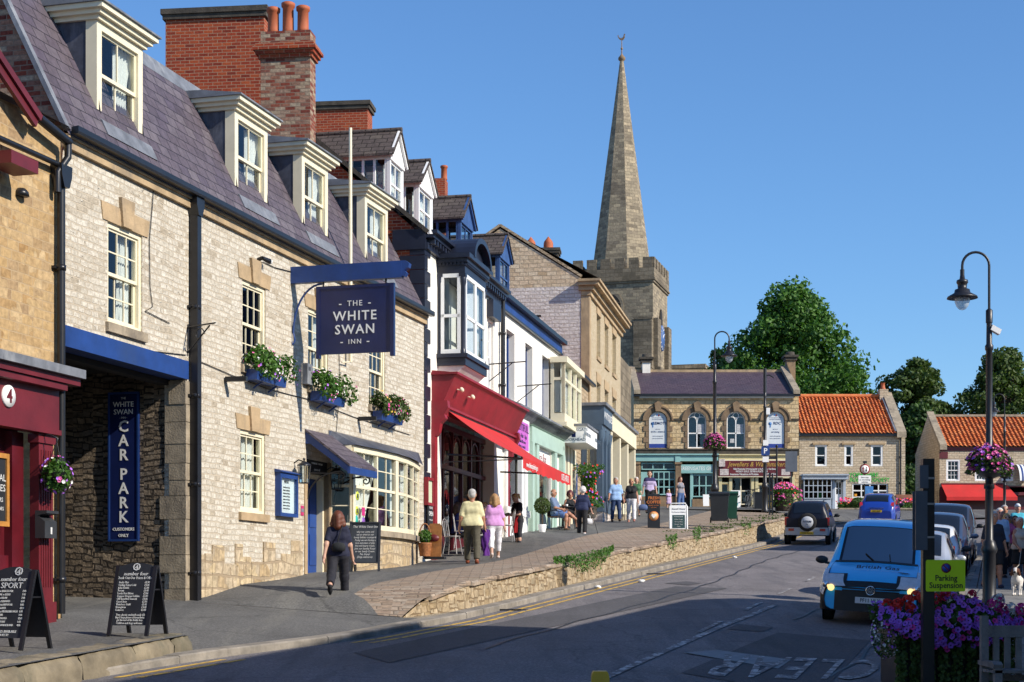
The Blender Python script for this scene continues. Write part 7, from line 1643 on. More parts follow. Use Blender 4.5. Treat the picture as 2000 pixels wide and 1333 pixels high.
pb = P(1932, 1172, 96); pb.z = zr(pb.y)-.05; L1 = lamp_post('tall black street lamp with a swan neck, nearest at the right', pb, (1160-493)/96-pb.z, True, -1, .74)
b = MB(); b.obox((.12, -.02, 5.6), (.09, 0, -.05), (0, .07, 0), (.02, 0, .05)); b.tube([(.05, 0, 5.62), (.1, 0, 5.62)], .02, 6); obj('camera_unit', b, M['letter'], L1)
pb2 = P(1396, 1014, 51.5); lamp_post('black street lamp with swan neck by the wheelie bins', pb2, (1160-648)/51.5-pb2.z, True, 1, .74)
pb3 = P(1494, 1000, 43); t = lamp_post('plain black lamp column with small arm by the low wall', pb3, (1160-720)/43-pb3.z, False); b = MB(); H3 = (1160-720)/43-pb3.z; b.tube([(0, 0, H3*.83), (0, 0, H3)], .075, 8); b.tube([(0, 0, H3-.35), (.2, 0, H3-.3), (.4, 0, H3-.42)], .03, 6); b.box(.05, .22, -.08, .08, H3-2.1, H3-1.8, 1); obj('arm', b, [M['iron'], M['letter']], t)
b = MB(); b.box(-.18, .2, -.10, -.08, 2.55, 2.95); b.box(-.10, .14, -.1, -.08, 3.0, 3.25, 1); b.box(-.12, .16, -.10, -.08, 2.25, 2.5, 1); pl = obj('parking_plate', b, [M['blue'], M['letter']], t); text('P', .34, 'lettering', M['letter'], pl, (.01, -.106, 2.75), bold=.02)
pbk = P(1962, 1040, 35); t = lamp_post('slim distant lamp column behind the hanging flowers at right', pbk, (1160-770)/35-pbk.z, True, -1, .8)
# flower baskets on the lamp posts
def post_basket(label, post, z, rad, seed, kinds):
 loc = post.location+Vector((0, 0, z)); t = thing('flower_basket', label, 'flower basket', loc); b = MB()
 n = 14; b.lathe([(.09, -.42*rad/.55), (rad*.5, -.36*rad/.55), (rad*.85, -.15*rad/.55), (rad, .0), (rad, .06), (rad*.95, .06)], n=20); b.lathe([(.085, -.5), (.11, -.48), (.11, -.4)], n=10); obj('bowl', b, M['iron'], t)
 def sh(pr, out=False):
  th = pr.uniform(0, 6.283); r_ = pr.random()**.5*rad*1.12; h_ = .05+.32*(1-(r_/rad/1.2)**2)*(1 if out else pr.uniform(.3, 1))+.05*math.sin(th*5)
  if pr.random() < .35: r_ = rad*pr.uniform(1.0, 1.25); h_ = pr.uniform(-.2, .12)
  return (r_*math.cos(th), r_*math.sin(th), h_), (math.cos(th)*.6, math.sin(th)*.6, .7)
 plant(t, sh, 1400, .075, 260, .085, kinds, 1, seed, True)
post_basket('black bowl of pink and magenta petunias on the nearest lamp post', L1, (1160-908)/96-pb.z, .37, 41, [1, 4, 4, 0])
L2 = [o for o in col.objects if o.name == 'street_lamp.001'][0]; post_basket('small dark bowl of pink petunias on the lamp by the wheelie bins', L2, (1160-868)/51.5-pb2.z, .34, 43, [1, 4, 4, 1])
L4 = t; post_basket('distant bowl of purple flowers on the slim lamp column', L4, (1160-925)/35-pbk.z, .38, 45, [0, 0])
# ---------------- parking suspension sign on its near post ----------------
yp = F/166.0; t = thing('sign_post', 'black square post carrying parking plates and a lime green notice, close at right', 'post', ((1813-1000)/166., yp, zr(yp)-.1))
zpt = lambda v: (1160-v)/166.-(zr(yp)-.1)
b = MB(); b.box(-.075, .06, -.055, .055, 0, zpt(897)); obj('post', b, M['black'], t)
b = MB(); b.box(-.17, -.03, -.085, -.06, zpt(1075), zpt(960)); b.box(-.12, -.02, -.09, -.062, zpt(955), zpt(910)); b.box(-.17, -.03, .06, .07, zpt(1075), zpt(960)); obj('grey_plate', b, paint('plate_back', (.085, .09, .105), .45, .2), t)
b = MB()
for v in (935, 985, 1050): b.box(-.08, .065, -.06, .06, zpt(v)-.012, zpt(v)+.012)
obj('clip', b, paint('steel_band', (.4, .4, .42), .35, .2, metal=.8), t)
cx = .19; b = MB(); 
def rrect(x0, x1, z0, z1, r_): 
 o = []
 for (cx_, cz_, a0) in ((x1-r_, z0+r_, -90), (x1-r_, z1-r_, 0), (x0+r_, z1-r_, 90), (x0+r_, z0+r_, 180)):
  for k in range(5): a = R(a0+22.5*k); o.append((cx_+r_*math.cos(a), cz_+r_*math.sin(a)))
 return o
zc_ = zpt(1125); b.prism(rrect(-.045, .415, zc_-.185, zc_+.185, .02), 'y', -.075, -.06); sg = obj('notice_panel', b, paint('lime_green', (.62, .82, .006), .5, .04), t)
b = MB(); b.lathe([(0, -.0785), (.058, -.0785), (.058, -.076)], (cx, 0, zc_+.09), 24, 0, ax='y'); b.lathe([(0, -.0805), (.044, -.0805), (.044, -.079)], (cx, 0, zc_+.09), 24, 1, ax='y'); b.obox((cx, -.0815, zc_+.09), (.033, 0, -.033), (0, .0008, 0), (.005, 0, .005), 0); obj('roundel', b, [M['red'], paint('sign_blue', (.02, .07, .4), .4, .05)], sg, loc=(0, 0, 0))
texts([('Parking', .096, cx, -.077, zc_-.03, dict(bold=.012, sx=.92)), ('Suspension', .096, cx, -.077, zc_-.115, dict(bold=.012, sx=.92))], 'lettering', M['blk'], sg)
# ---------------- big flower planter and bench in the right foreground ----------------
yq = 20.3; PZ = zr(yq)-.05
t = thing('flower_planter', 'large planter overflowing with purple petunias and red geraniums in the right foreground', 'planter', (5.30, yq, PZ))
b = MB(); b.box(-.62, .75, -.35, .5, 0, .62)
for k in range(9): x = -.62+k*.165; b.box(x, x+.04, -.39, -.35, 0, .66)
b.box(-.66, .79, -.40, .54, .62, .68); obj('box', b, M['black'], t)
def shell(pr, out=False):
 u = pr.uniform(-1, 1); x = .07+.86*u; top = .98+.10*math.sin(u*5+1)-.10*u*u; lo = .42+.32*abs(u)**2
 if pr.random() < .36:
  yy = pr.uniform(-.42, .5); z = top+pr.uniform(-.15, .04); n = (u*.3, -.5, .9)
  return (x, yy, z), n
 h_ = pr.random(); z = lo+(top-lo)*h_; bulge = .30*math.sin(math.pi*min(1, h_*.9+.1))+.08*math.sin(x*9+z*7); yy = -.42-bulge*(1 if out else pr.uniform(.35, .97)); xx = x*(1+.12*math.sin(math.pi*h_))
 return (xx, yy, z), (u*.7, -1, .25)
pr = random.Random(77); ger = []
for k in range(36):
 u = pr.uniform(-1, 1); c = (.07+.88*u, -.35-.2*pr.random()+.35*pr.random(), 1.03-.14*u*u+pr.uniform(-.08, .10)); ger.append((c, pr.uniform(.05, .075), (2 if u < -.15 else pr.choice((1, 6, 6, 3))), 30))
plant(t, shell, 7500, .062, 520, .078, [0, 0, 0, 0, 1], 2, 51, True, ger, name=('foliage', 'flowers'))
def trail(pr, out=False):
 k = pr.randrange(9); x = -.6+k*.17+pr.uniform(-.06, .06); z = pr.uniform(-.1, .62); return (x, -.47-pr.uniform(0, .1), z), (0, -1, .2)
plant(t, trail, 2600, .06, 0, .05, [3], 1, 53, name=('trailing_ivy', 'flowers'))
def lob(pr, out=False):
 d = Vector((pr.gauss(0, 1), pr.gauss(0, 1), pr.gauss(0, 1))).normalized(); return (-.78+d.x*.17, -.5+d.y*.15, .62+d.z*.28), tuple(d)
plant(t, lob, 700, .035, 170, .03, [3, 3, 0], 2, 55, name=('lobelia', 'small_flowers'))
yb_ = 18.2; s_ = F/yb_; t = thing('wooden_bench', 'weathered grey wooden bench with slatted back at the lower right corner', 'bench', ((1915-1000)/s_, yb_, zr(yb_)-.05)); ZB = zr(yb_)-.05
wood = paint('weathered_wood', (.20, .175, .165), .85, .35, 5, bmp=.4); zz = lambda v: (1160-v)/s_-ZB
b = MB(); b.box(0, .08, -.04, .04, 0, zz(1203)); b.box(1.55, 1.63, -.04, .04, 0, zz(1203)); pieces('back_leg', b, wood, t)
b = MB(); b.box(.08, 1.55, -.028, .028, zz(1245), zz(1222)); obj('top_rail', b, wood, t); b = MB(); b.box(.08, 1.55, -.028, .028, zz(1330), zz(1318)); obj('lower_rail', b, wood, t)
for k in range(11): b = MB(); x = .14+k*.125; b.box(x, x+.065, -.018, .018, zz(1318), zz(1245)); obj('back_slat', b, wood, t)
b = MB(); b.prism([(.04, zz(1298)), (-.55, zz(1298)-.02), (-.57, zz(1298)+.02), (-.5, zz(1298)+.05), (.04, zz(1298)+.045)], 'x', -.02, .08); obj('arm', b, wood, t)
b = MB(); b.box(-.0, .08, -.55, -.47, 0, zz(1298)-.02); b.box(1.55, 1.63, -.55, -.47, 0, zz(1298)-.02); pieces('front_leg', b, wood, t)
for k in range(4): b = MB(); b.box(-.02, 1.65, -.55+.14*k, -.44+.14*k, .40, .43); obj('seat_slat', b, wood, t)
# yellow bollard at the bottom edge
yb_ = 17.6; s_ = F/yb_; t = thing('yellow_bollard', 'top of a yellow plastic bollard at the bottom edge of the road', 'bollard', ((1172-1000)/s_, yb_, zr(yb_))); H_ = (1160-1311)/s_-zr(yb_)
b = MB(); b.prism([(-.10, 0), (.10, 0), (.095, H_*.85), (.085, H_-.02), (.07, H_), (-.07, H_), (-.085, H_-.02), (-.095, H_*.85)], 'y', -.09, .09); obj('body', b, paint('yellow_plastic', (.62, .36, .01), .4, .12, 4), t, recalc=True)
# ---------------- bins, signs and planters up the hill ----------------
def wbin(label, u, v, s, m, w=.56, h=1.06):
 t = thing('wheelie_bin', label, 'bin', P(u, v, s), R(-8)); b = MB(); hw = w/2
 b.add([(-hw*.82, -.24, .06), (hw*.82, -.24, .06), (hw*.82, .24, .06), (-hw*.82, .24, .06), (-hw, -.33, h*.9), (hw, -.33, h*.9), (hw, .33, h*.9), (-hw, .33, h*.9)], [(0, 3, 2, 1), (4, 5, 6, 7), (0, 1, 5, 4), (1, 2, 6, 5), (2, 3, 7, 6), (3, 0, 4, 7)]); b.box(-hw-.02, hw+.02, -.345, .345, h*.87, h*.905); obj('body', b, M[m], t)
 b = MB(); b.prism([(-.37, h*.905), (.36, h*.905), (.36, h*.94), (.2, h), (-.25, h*.985), (-.37, h*.93)], 'x', -hw-.02, hw+.02); b.tube([(-hw, .40, h*.93), (hw, .40, h*.93)], .02, 6); obj('lid', b, M[m], t)
 for x in (-hw, hw-.05): b = MB(); b.lathe([(0, 0), (.1, 0), (.1, .05), (0, .05)], (x, .24, .1), 12, ax='x'); obj('wheel', b, M['blk'], t)
M['binblack'] = paint('dark_bin_plastic', (.022, .024, .026), .45, .2); M['bingreen'] = paint('green_bin_plastic', (.012, .07, .04), .45, .2)
wbin('dark grey wheelie bin on the edge of the terrace', 1405, 1021, 54, 'binblack', .68, 1.12); wbin('green wheelie bin behind the dark grey one', 1428, 1017, 52, 'bingreen', .5, 1.1)
t = thing('double_black_post', 'pair of slim black posts with orange band at the wall top', 'post', P(1506, 1006, 43.5)); b = MB(); b.box(-.10, -.03, -.04, .04, 0, 1.9); b.box(.03, .09, -.04, .04, 0, 1.85); b.box(-.03, .03, -.02, .02, 1.4, 1.46); obj('post', b, M['black'], t)
t = thing('fingerpost', 'black fingerpost sign pole in front of the jewellers', 'sign post', P(1517, 990, 40)); b = MB(); b.tube([(0, 0, 0), (0, 0, 2.9)], .045, 8); b.ell((0, 0, 2.95), .07, 8, 6); obj('pole', b, M['iron'], t); b = MB(); b.box(-.62, -.05, -.03, .03, 2.32, 2.46); obj('arm', b, M['iron'], t)
t = thing('road_sign', 'grey back of a large road sign on twin posts', 'road sign', P(1546, 990, 40)); b = MB(); b.box(-.3, .28, -.02, .02, 1.7, 2.7); obj('panel', b, paint('sign_back_grey', (.10, .115, .14), .45, .15), t); b = MB(); b.tube([(0, .05, -.2), (0, .05, 2.75)], .035, 8); obj('pole', b, M['iron'], t)
t = thing('litter_bin', 'square black litter bin with gold panels', 'bin', P(1488, 999, 40)); b = MB(); b.box(-.38, .16, -.3, .3, 0, .85); b.box(-.41, .19, -.33, .33, .85, .93); obj('body', b, M['black'], t)
b = MB(); b.box(.2, .50, -.28, -.26, .1, .85); b.box(.20, .50, -.3, -.281, .5, .78, 1); b.box(.2, .5, -.3, -.281, .14, .44, 1); obj('side_panel', b, [M['black'], M['gold']], t)
t = thing('round_planter', 'brown tub of magenta and scarlet flowers in front of the jewellers', 'planter', P(1531, 998, 40)); b = MB(); b.lathe([(.42, 0), (.5, .75), (.53, .8), (.48, .8)], n=16); obj('tub', b, paint('brown_tub', (.045, .028, .02), .6, .3), t)
def sh(pr, out=False):
 th = pr.uniform(0, 6.28); r_ = pr.random()**.5*.75; z = .85+.5*(1-(r_/.8)**2)*(1 if out else pr.random()); 
 if pr.random() < .3: r_ = .75; z = pr.uniform(.2, .8); 
 return (r_*math.cos(th)+.1*(r_ > .7), r_*math.sin(th), z), (math.cos(th)*.5, math.sin(th)*.5-.3, .8)
plant(t, sh, 1600, .09, 170, .12, [4, 1, 2, 4], 0, 61)
# road sign: priority over oncoming vehicles
t = thing('round_road_sign', 'round red bordered road sign with arrows above a white plate', 'road sign', P(1689, 1010, 34)); zz = lambda v: (1160-v)/34-(1160-1010)/34
b = MB(); b.tube([(0, .05, 0), (0, .05, zz(903))], .035, 8); b.box(-.1, .1, -.1, .1, zz(905), zz(901)); obj('pole', b, M['iron'], t)
b = MB(); zc_ = zz(917); b.lathe([(0, 0), (.30, 0), (.30, .02), (0, .02)], (0, 0, zc_), 24, 0, ax='y'); b.lathe([(0, -.004), (.23, -.004), (.23, 0)], (0, 0, zc_), 24, 1, ax='y'); sg = obj('sign_disc', b, [M['red'], M['letter']], t)
def arrow(b, x, up, m): s = 1 if up else -1; b.prism([(x-.025, zc_-.15*s), (x+.025, zc_-.15*s), (x+.025, zc_+.03*s), (x+.07, zc_+.03*s), (x, zc_+.16*s), (x-.07, zc_+.03*s), (x-.025, zc_+.03*s)], 'y', -.009, -.005, m)
b = MB(); arrow(b, -.09, True, 0); arrow(b, .09, False, 1); obj('arrows', b, [M['red'], M['blk']], sg, loc=(0, 0, 0))
b = MB(); b.box(-.36, .36, 0, .02, zz(945), zz(929)); pl = obj('plate', b, M['letter'], t); texts([('Give way', .12, 0, -.004, zz(933)), ('to oncoming', .12, 0, -.004, zz(937.5)), ('vehicles', .12, 0, -.004, zz(942))], 'lettering', M['blk'], pl)
# flower bed with low stone wall in front of the cottages
t = thing('flower_bed_wall', 'low stone wall of the flower bed across the road junction', 'wall', P(1640, 1010, 34.8)); b = MB(); b.box(0, 4.6, 0, .3, -.4, .42); b.box(-.03, 4.63, -.05, .35, .42, .50, 1); obj('wall', b, [M['wallstone'], M['sill']], t)
t = thing('flower_bed', 'bed of red and pink bedding flowers behind a low wall', 'flower bed', P(1640, 1003, 34.3)); 
def sh(pr, out=False): return (pr.uniform(.1, 4.4), pr.uniform(.1, 1.6), .32+pr.random()*.35+(.15 if out else 0)), (0, -.5, .9)
plant(t, sh, 2600, .13, 200, .17, [2, 2, 4, 1], 0, 63)
t = thing('round_bush', 'small round green bush at the end of the flower bed', 'bush', P(1676, 1004, 34.4)); plant(t, ball(0, .45, .48), 1300, .11, 0, .1, [3], 2, 65)
t = thing('wooden_shelter', 'brown wooden information board with little roof at the junction', 'notice board', P(1772, 1010, 33)); b = MB(); b.box(-.5, -.4, -.1, .1, 0, 1.1); b.box(.4, .5, -.1, .1, 0, 1.1); b.box(-.4, .4, -.04, .04, .2, .95); obj('frame', b, paint('brown_timber', (.16, .06, .025), .6, .3, 6), t); b = MB(); b.prism([(-.3, 1.05), (.3, 1.05), (.3, 1.12), (0, 1.32), (-.3, 1.12)], 'x', -.7, .7); obj('roof', b, paint('roof_timber', (.20, .08, .04), .6, .3, 6), t)
# leaning poster board and bicycle by the jewellers
t = thing('poster_board', 'white and turquoise poster board leaning by the bicycles', 'board', P(1437, 993, 38)); b = MB(); b.prism([(-.1, 0), (-.06, 0), (.12, .92), (.08, .92)], 'x', -.25, .25); obj('panel', b, M['letter'], t); b = MB()
pr = random.Random(5)
for k in range(9): x = pr.uniform(-.2, .12); z = pr.uniform(.08, .7); y_ = -.105+.2*z-.004; b.obox((x+.05, y_, z+.06), (.05, 0, .03*pr.uniform(-1, 1)), (0, .002, 0), (.02, .008, .05), 0 if z < .5 else 1)
obj('picture', b, [paint('turquoise_ink', (.05, .35, .36), .5, .2), M['blk']], t)
def bicycle(label, loc, rz, c):
 t = thing('bicycle', label, 'bicycle', loc, rz); fm = paint('bike_frame', c, .35, .1)
 for x in (-.52, .52):
  b = MB(); n = 28; b.tube([(x+.33*math.cos(2*math.pi*k/n), 0, .34+.33*math.sin(2*math.pi*k/n)) for k in range(n+1)], .018, 6, cap=False); wh = obj('wheel', b, M['blk'], t); b = MB(); b.tube([(x+.305*math.cos(2*math.pi*k/n), 0, .34+.305*math.sin(2*math.pi*k/n)) for k in range(n+1)], .008, 5, 0, cap=False)
  for k in range(12): q = k*math.pi/6; b.tube([(x, 0, .34), (x+.3*math.cos(q), 0, .34+.3*math.sin(q))], .0022, 3)
  obj('rim', b, M['lead'], wh, loc=(0, 0, 0))
 b = MB()
 for p, q in (((-.52, .34), (-.12, .30)), ((-.12, .30), (.36, .78)), ((-.12, .30), (-.22, .82)), ((-.22, .8), (.36, .80)), ((-.52, .34), (-.2, .74)), ((.52, .34), (.36, .80)), ((.36, .8), (.33, .98))): b.tube([(p[0], 0, p[1]), (q[0], 0, q[1])], .018, 6)
 obj('frame', b, fm, t); b = MB(); b.ell((-.24, 0, .88), (.14, .07, .035), 10, 6); obj('saddle', b, M['blk'], t); b = MB(); b.tube([(.28, -.27, .97), (.34, -.2, 1.0), (.34, .2, 1.0), (.28, .27, .97)], .014, 6); obj('handlebar', b, M['blk'], t); b = MB(); b.lathe([(.09, -.012), (.09, .012)], (-.12, 0, .30), 16, ax='y'); b.tube([(-.12, -.06, .3), (-.04, -.06, .16)], .012, 5); obj('crank', b, M['iron'], t); return t
bicycle('dark bicycle parked in front of the jewellers, left of the two', P(1466, 994, 38.5), R(62), (.02, .02, .025)); bicycle('second bicycle parked behind, nearer the litter bin', P(1477, 992, 38), R(48), (.05, .05, .06))
t = thing('small_white_board', 'small white board leaning by the teal shop doorway', 'board', P(1379, 989, 37)); b = MB(); b.prism([(-.08, 0), (-.04, 0), (.08, .62), (.04, .62)], 'x', -.16, .16); obj('panel', b, M['letter'], t)
# weeds on the wall and the terrace
t = tag(thing('wall_weeds', 'green weeds hanging from the top of the low wall', 'weeds', (0, 0, 0))); rs = np.random.RandomState(8); C = []; pr = random.Random(8)
for (ya, yb2, n, up) in ((34.0, 37.5, 1, 0), (36.6, 42.4, 1500, .12), (49, 50.5, 300, .15), (53, 54, 260, .25), (62, 64, 160, .05)):
 for _ in range(n): y = pr.uniform(ya, yb2); f = math.sin(math.pi*(y-ya)/(yb2-ya)); C.append((lerp(WL, y)+.02+pr.random()*.16*f, y, ze(y)+.06+up*pr.random()-pr.random()**1.5*.5*f*(.5+.5*math.sin(y*5)**2)))
o = thing; C = np.array(C); v, q = leaves(C, np.tile([1, -.4, .5], (len(C), 1)), .075, .45, rs); obj('foliage', (v, q, 0, False), LT[0], t)
C = []
for _ in range(2600): 
 y = pr.uniform(56, 78); x = lerp(WL, y)-pr.random()**2*1.6-.05; C.append((x, y, ze(y)+.02+.05*pr.random()))
C = [c for c in C if math.sin(c[1]*1.7)+math.sin(c[1]*4.3+c[0]*3) > .35]
v, q = leaves(np.array(C), np.tile([0, -.3, 1], (len(C), 1)), .10, .4, rs); tag(obj('grass_tufts', (v, q, 0, False), LT[1]), 'thin grass growing between the terrace paving', 'grass', kind='stuff')
C = []
# litter on the road
for k, (u, v, w_) in enumerate(((1252, 1138, .22), (1167, 1150, .16), (1435, 1091, .16))):
 s_ = (v-945)/2.43; t = thing('litter', ('crumpled white paper lying by the yellow lines', 'white paper scrap in the gutter by the low wall', 'white crumpled bag on the road higher up the hill')[k], 'litter', P(u, v, s_)); b = MB(); pr = random.Random(k); b.ell((0, 0, .03), (w_/2, w_*.3, .035), 8, 5); b.v = [(x+pr.uniform(-.03, .03), y+pr.uniform(-.03, .03), z+pr.uniform(-.01, .02)) for x, y, z in b.v]; obj('paper', b, M['letter'], t)
# tv aerial on the ridge
t = FB.thing('tv_aerial', 'thin television aerial above the white dormers', 'aerial', FB.a(862, 5), 5, 11.8); b = MB(); b.tube([(0, 0, 0), (0, 0, 2.0)], .02, 5); b.tube([(-.5, 0, 1.95), (.6, .1, 1.85)], .014, 5)
for k in range(7): x = -.45+k*.16; b.tube([(x, -.25, 1.94-.015*k), (x, .25, 1.94-.015*k)], .008, 4)
obj('aerial_frame', b, M['iron'], t)
# ---------------- vehicles ----------------
def cpaint(name, c, metal=.0): 
 m = paint(name, c, .35, .04, 1.0, metal, coat=.8); return m
M['tyre'] = paint('tyre_rubber', (.012, .012, .013), .85, .2); M['cglass'] = paint('dark_car_glass', (.012, .018, .030), .04, .05, spec=.28); M['plastic'] = paint('black_plastic', (.018, .019, .021), .5, .2)
M['lens'] = paint('clear_lens', (.55, .58, .62), .06, .2, 9, spec=1.0, coat=1); M['redlens'] = paint('red_lens', (.42, .012, .012), .12, .1, coat=1); M['chrome'] = paint('chrome', (.75, .76, .78), .12, .03, metal=1)
M['plate_y'] = paint('yellow_plate', (.70, .46, .03), .5, .05); M['plate_w'] = paint('white_plate', (.74, .75, .74), .5, .05)
def emis(name, c, s):
 m, nt, b = _mat(name); b.inputs['Base Color'].default_value = c4(c); b.inputs['Emission Color'].default_value = c4(c); b.inputs['Emission Strength'].default_value = s; return m
M['headlamp_lit'] = emis('lit_headlamp', (1.0, .66, .25), 1.1)
class Body:
 """lofted car body; stations (y, z bottom, z belt, z top, half width, half width at roof)"""
 def __init__(s, st): s.st = st
 def at(s, y):
  st = s.st
  if y <= st[0][0]: return st[0][1:]
  if y >= st[-1][0]: return st[-1][1:]
  for i in range(len(st)-1):
   if st[i][0] <= y <= st[i+1][0]:
    f = (y-st[i][0])/(st[i+1][0]-st[i][0])
    p0 = st[max(0, i-1)]; p1 = st[i]; p2 = st[i+1]; p3 = st[min(len(st)-1, i+2)]; o = []
    for k in range(1, 6):
     d = p2[0]-p1[0]; m1 = (p2[k]-p0[k])/(p2[0]-p0[0])*d; m2 = (p3[k]-p1[k])/(p3[0]-p1[0])*d
     a_, b_ = p2[k]-p1[k], 0
     m1 = max(-abs(3*a_), min(abs(3*a_), m1)) if a_*m1 > 0 else 0; m2 = max(-abs(3*a_), min(abs(3*a_), m2)) if a_*m2 > 0 else 0
     o.append((2*f**3-3*f**2+1)*p1[k]+(f**3-2*f**2+f)*m1+(-2*f**3+3*f**2)*p2[k]+(f**3-f**2)*m2)
    return tuple(o)
 def sec(s, y):
  zb, zl, zt, w, wr = s.at(y); zs = zl-zb
  return [(0, zb), (w*.86, zb), (w*.965, zb+.05), (w*.99, zb+.14), (w, zb+zs*.45), (w*.995, zb+zs*.75), (w*.965, zl), (w*.965+(wr-w*.965)*.5+.012, zl+(zt-zl)*.5), (wr, zt-min(.09, (zt-zl)*.3)), (wr-.05, zt-min(.035, (zt-zl)*.1)), (wr*.72, zt+.0), (wr*.35, zt+.012), (0, zt+.016)]
 def pt(s, y, k, side=1, off=0.0):
  i = min(11, int(k)); f = k-i; p = s.sec(y); x = p[i][0]*(1-f)+p[i+1][0]*f; z = p[i][1]*(1-f)+p[i+1][1]*f
  if off:
   e = .03; p2 = s.pt(y+e, k, side); p1 = s.pt(y-e, k, side); q2 = s.pt(y, min(12, k+.3), side); q1 = s.pt(y, max(0, k-.3), side)
   n = (Vector(p2)-Vector(p1)).cross(Vector(q2)-Vector(q1)); n.normalize()
   c = Vector((side*x, y, z)); 
   if n.dot(c-Vector((0, y*.6, .75))) < 0: n = -n
   return tuple(c+n*off)
  return (side*x, y, z)
 def mesh(s, mb, n=44, mat=0):
  y0, y1 = s.st[0][0], s.st[-1][0]
  for side in (1, -1): mb.grid(lambda i, j: s.pt(y0+(y1-y0)*(i if side < 0 else 1-i), 12*j, side), n, 24, mat)
  for y in (y0, y1):
   p = s.sec(y); mb.poly([(x, y, z) for x, z in p]+[(-x, y, z) for x, z in p[::-1][1:-1]], mat)
 def patch(s, mb, ya, yb, ka, kb, off=.006, side=(1, -1), nu=10, nv=8, mat=0, tap=0):
  for sd in side: mb.grid((lambda i, j: s.pt(ya+(yb-ya)*i+tap*j*(1-2*i), ka+(kb-ka)*j, sd, off)) if sd < 0 else (lambda i, j: s.pt(yb+(ya-yb)*i+tap*j*(2*i-1), ka+(kb-ka)*j, sd, off)), nu, nv, mat)
def wheel(t, x, y, r=.31, w=.2, alloy='lead'):
 sg = 1 if x > 0 else -1; b = MB(); b.lathe([(0, -w/2), (r*.7, -w/2), (r*.96, -w/2+.02), (r, -w*.3), (r, w*.3), (r*.96, w/2-.02), (r*.7, w/2), (0, w/2)], (x, y, r), 24, ax='x'); o = obj('wheel', b, M['tyre'], t)
 b = MB(); X_ = x+sg*(w/2+.004); b.lathe([(0, .02*sg), (r*.15, .02*sg), (r*.6, -.0), (r*.66, .006*sg)], (X_, y, r), 20, ax='x'); 
 for k in range(5): q = 2*math.pi*k/5; b.obox((X_+.012*sg, y+r*.38*math.cos(q), r+r*.38*math.sin(q)), (.012, 0, 0), (0, r*.26*math.cos(q), r*.26*math.sin(q)), (0, -.03*math.sin(q), .03*math.cos(q)), 0)
 obj('rim', b, M[alloy], o, loc=(0, 0, 0))
def arch(mb, B, x, y, r, mat): 
 sg = 1 if x > 0 else -1; mb.lathe([(0, 0), (r, 0)], (x+sg*.004, y, r*.86), 24, mat, False, ax='x')
def place(name, label, cat, c, heading, roll=0.0, group=None):
 """c = ground point, heading = horizontal direction the nose points to"""
 h = Vector((heading[0], heading[1], 0)).normalized(); e = .9; g = (zroad(c[0]+h.x*e, c[1]+h.y*e)-zroad(c[0]-h.x*e, c[1]-h.y*e))/(2*e)
 t = thing(name, label, cat, (c[0], c[1], c[2] if len(c) > 2 else zroad(c[0], c[1])), 0, group)
 yaxis = -Vector((h.x, h.y, g)).normalized(); lat = Vector((-h.y, h.x, 0)); lat = (lat.normalized()); sl = (zroad(c[0]+lat.x*.7, c[1]+lat.y*.7)-zroad(c[0]-lat.x*.7, c[1]-lat.y*.7))/1.4
 xa = -Vector((-lat.x, -lat.y, -sl)).normalized(); z_ = xa.cross(yaxis).normalized()
 if z_.z < 0: xa = -xa; z_ = xa.cross(yaxis).normalized()
 xa = yaxis.cross(z_)
 Mx = Matrix((xa, yaxis, z_)).transposed(); t.rotation_euler = Mx.to_euler(); return t
def mirror(t, x, y, z, m, glassface=1):
 b = MB(); sg = 1 if x > 0 else -1; b.ell((x+sg*.10, y, z), (.12, .06, .075), 12, 8); b.tube([(x-sg*.04, y+.03, z-.06), (x+sg*.04, y+.01, z-.05)], .025, 6); return obj('wing_mirror', b, M[m] if isinstance(m, str) else m, t)
def plate(t, y, z, body, m, sg, w=.52, rear=False):
 b = MB(); b.box(-w/2, w/2, y-.01, y+.01, z-.055, z+.055); o = obj('number_plate', b, M[m], t)
 text(body, .095, 'lettering', M['blk'], o, (0, y+sg*.013, z), rot=(R(90), 0, 0 if sg < 0 else R(180)), bold=.01, sx=.9); return o
def headings(y): return Vector((-.306, -1, 0))
# --- blue van driving down towards the camera
VB = cpaint('sky_blue_van_paint', (.03, .52, 1.0))
c = Vector((6.36+.68, 31.5)); VAN = place('blue_van', 'bright sky blue van with dark bumper and lit headlamps facing the camera', 'van', (c.x, c.y), (-.306, -1))
B = Body([(-2.20, .27, .60, .66, .80, .72), (-2.17, .25, .66, .72, .855, .79), (-2.10, .24, .74, .79, .885, .82), (-1.92, .23, .85, .90, .893, .82), (-1.55, .23, .96, 1.015, .895, .81), (-1.18, .24, 1.03, 1.09, .895, .79), (-.95, .24, 1.03, 1.28, .895, .775), (-.60, .24, 1.03, 1.57, .895, .755), (-.38, .24, 1.03, 1.71, .895, .745), (-.05, .24, 1.03, 1.80, .895, .74), (.6, .24, 1.03, 1.835, .895, .74), (1.9, .24, 1.0, 1.82, .89, .73), (2.15, .27, 1.0, 1.74, .86, .69), (2.2, .32, 1.0, 1.6, .82, .64)])
b = MB(); B.mesh(b); b.xf(Matrix.Identity(4)); 
for sx in (1, -1):
 for wy in (-1.30, 1.38): arch(b, B, sx*.892, wy, .37, 1)
obj('body', b, [VB, M['plastic']], VAN)
g = MB(); B.patch(g, -1.16, -.40, 9.6, 12, .008); ws = obj('windscreen', g, glassmat('van_windscreen', (.30, .36, .46), .30), VAN)
g = MB(); B.patch(g, -1.19, -.36, 9.3, 12, .004); obj('windscreen_seal', g, M['cglass'], ws, loc=(0, 0, 0))
g = MB(); B.patch(g, -.78, .18, 6.15, 8.2, .006, tap=.16); obj('side_window', g, M['cglass'], VAN)
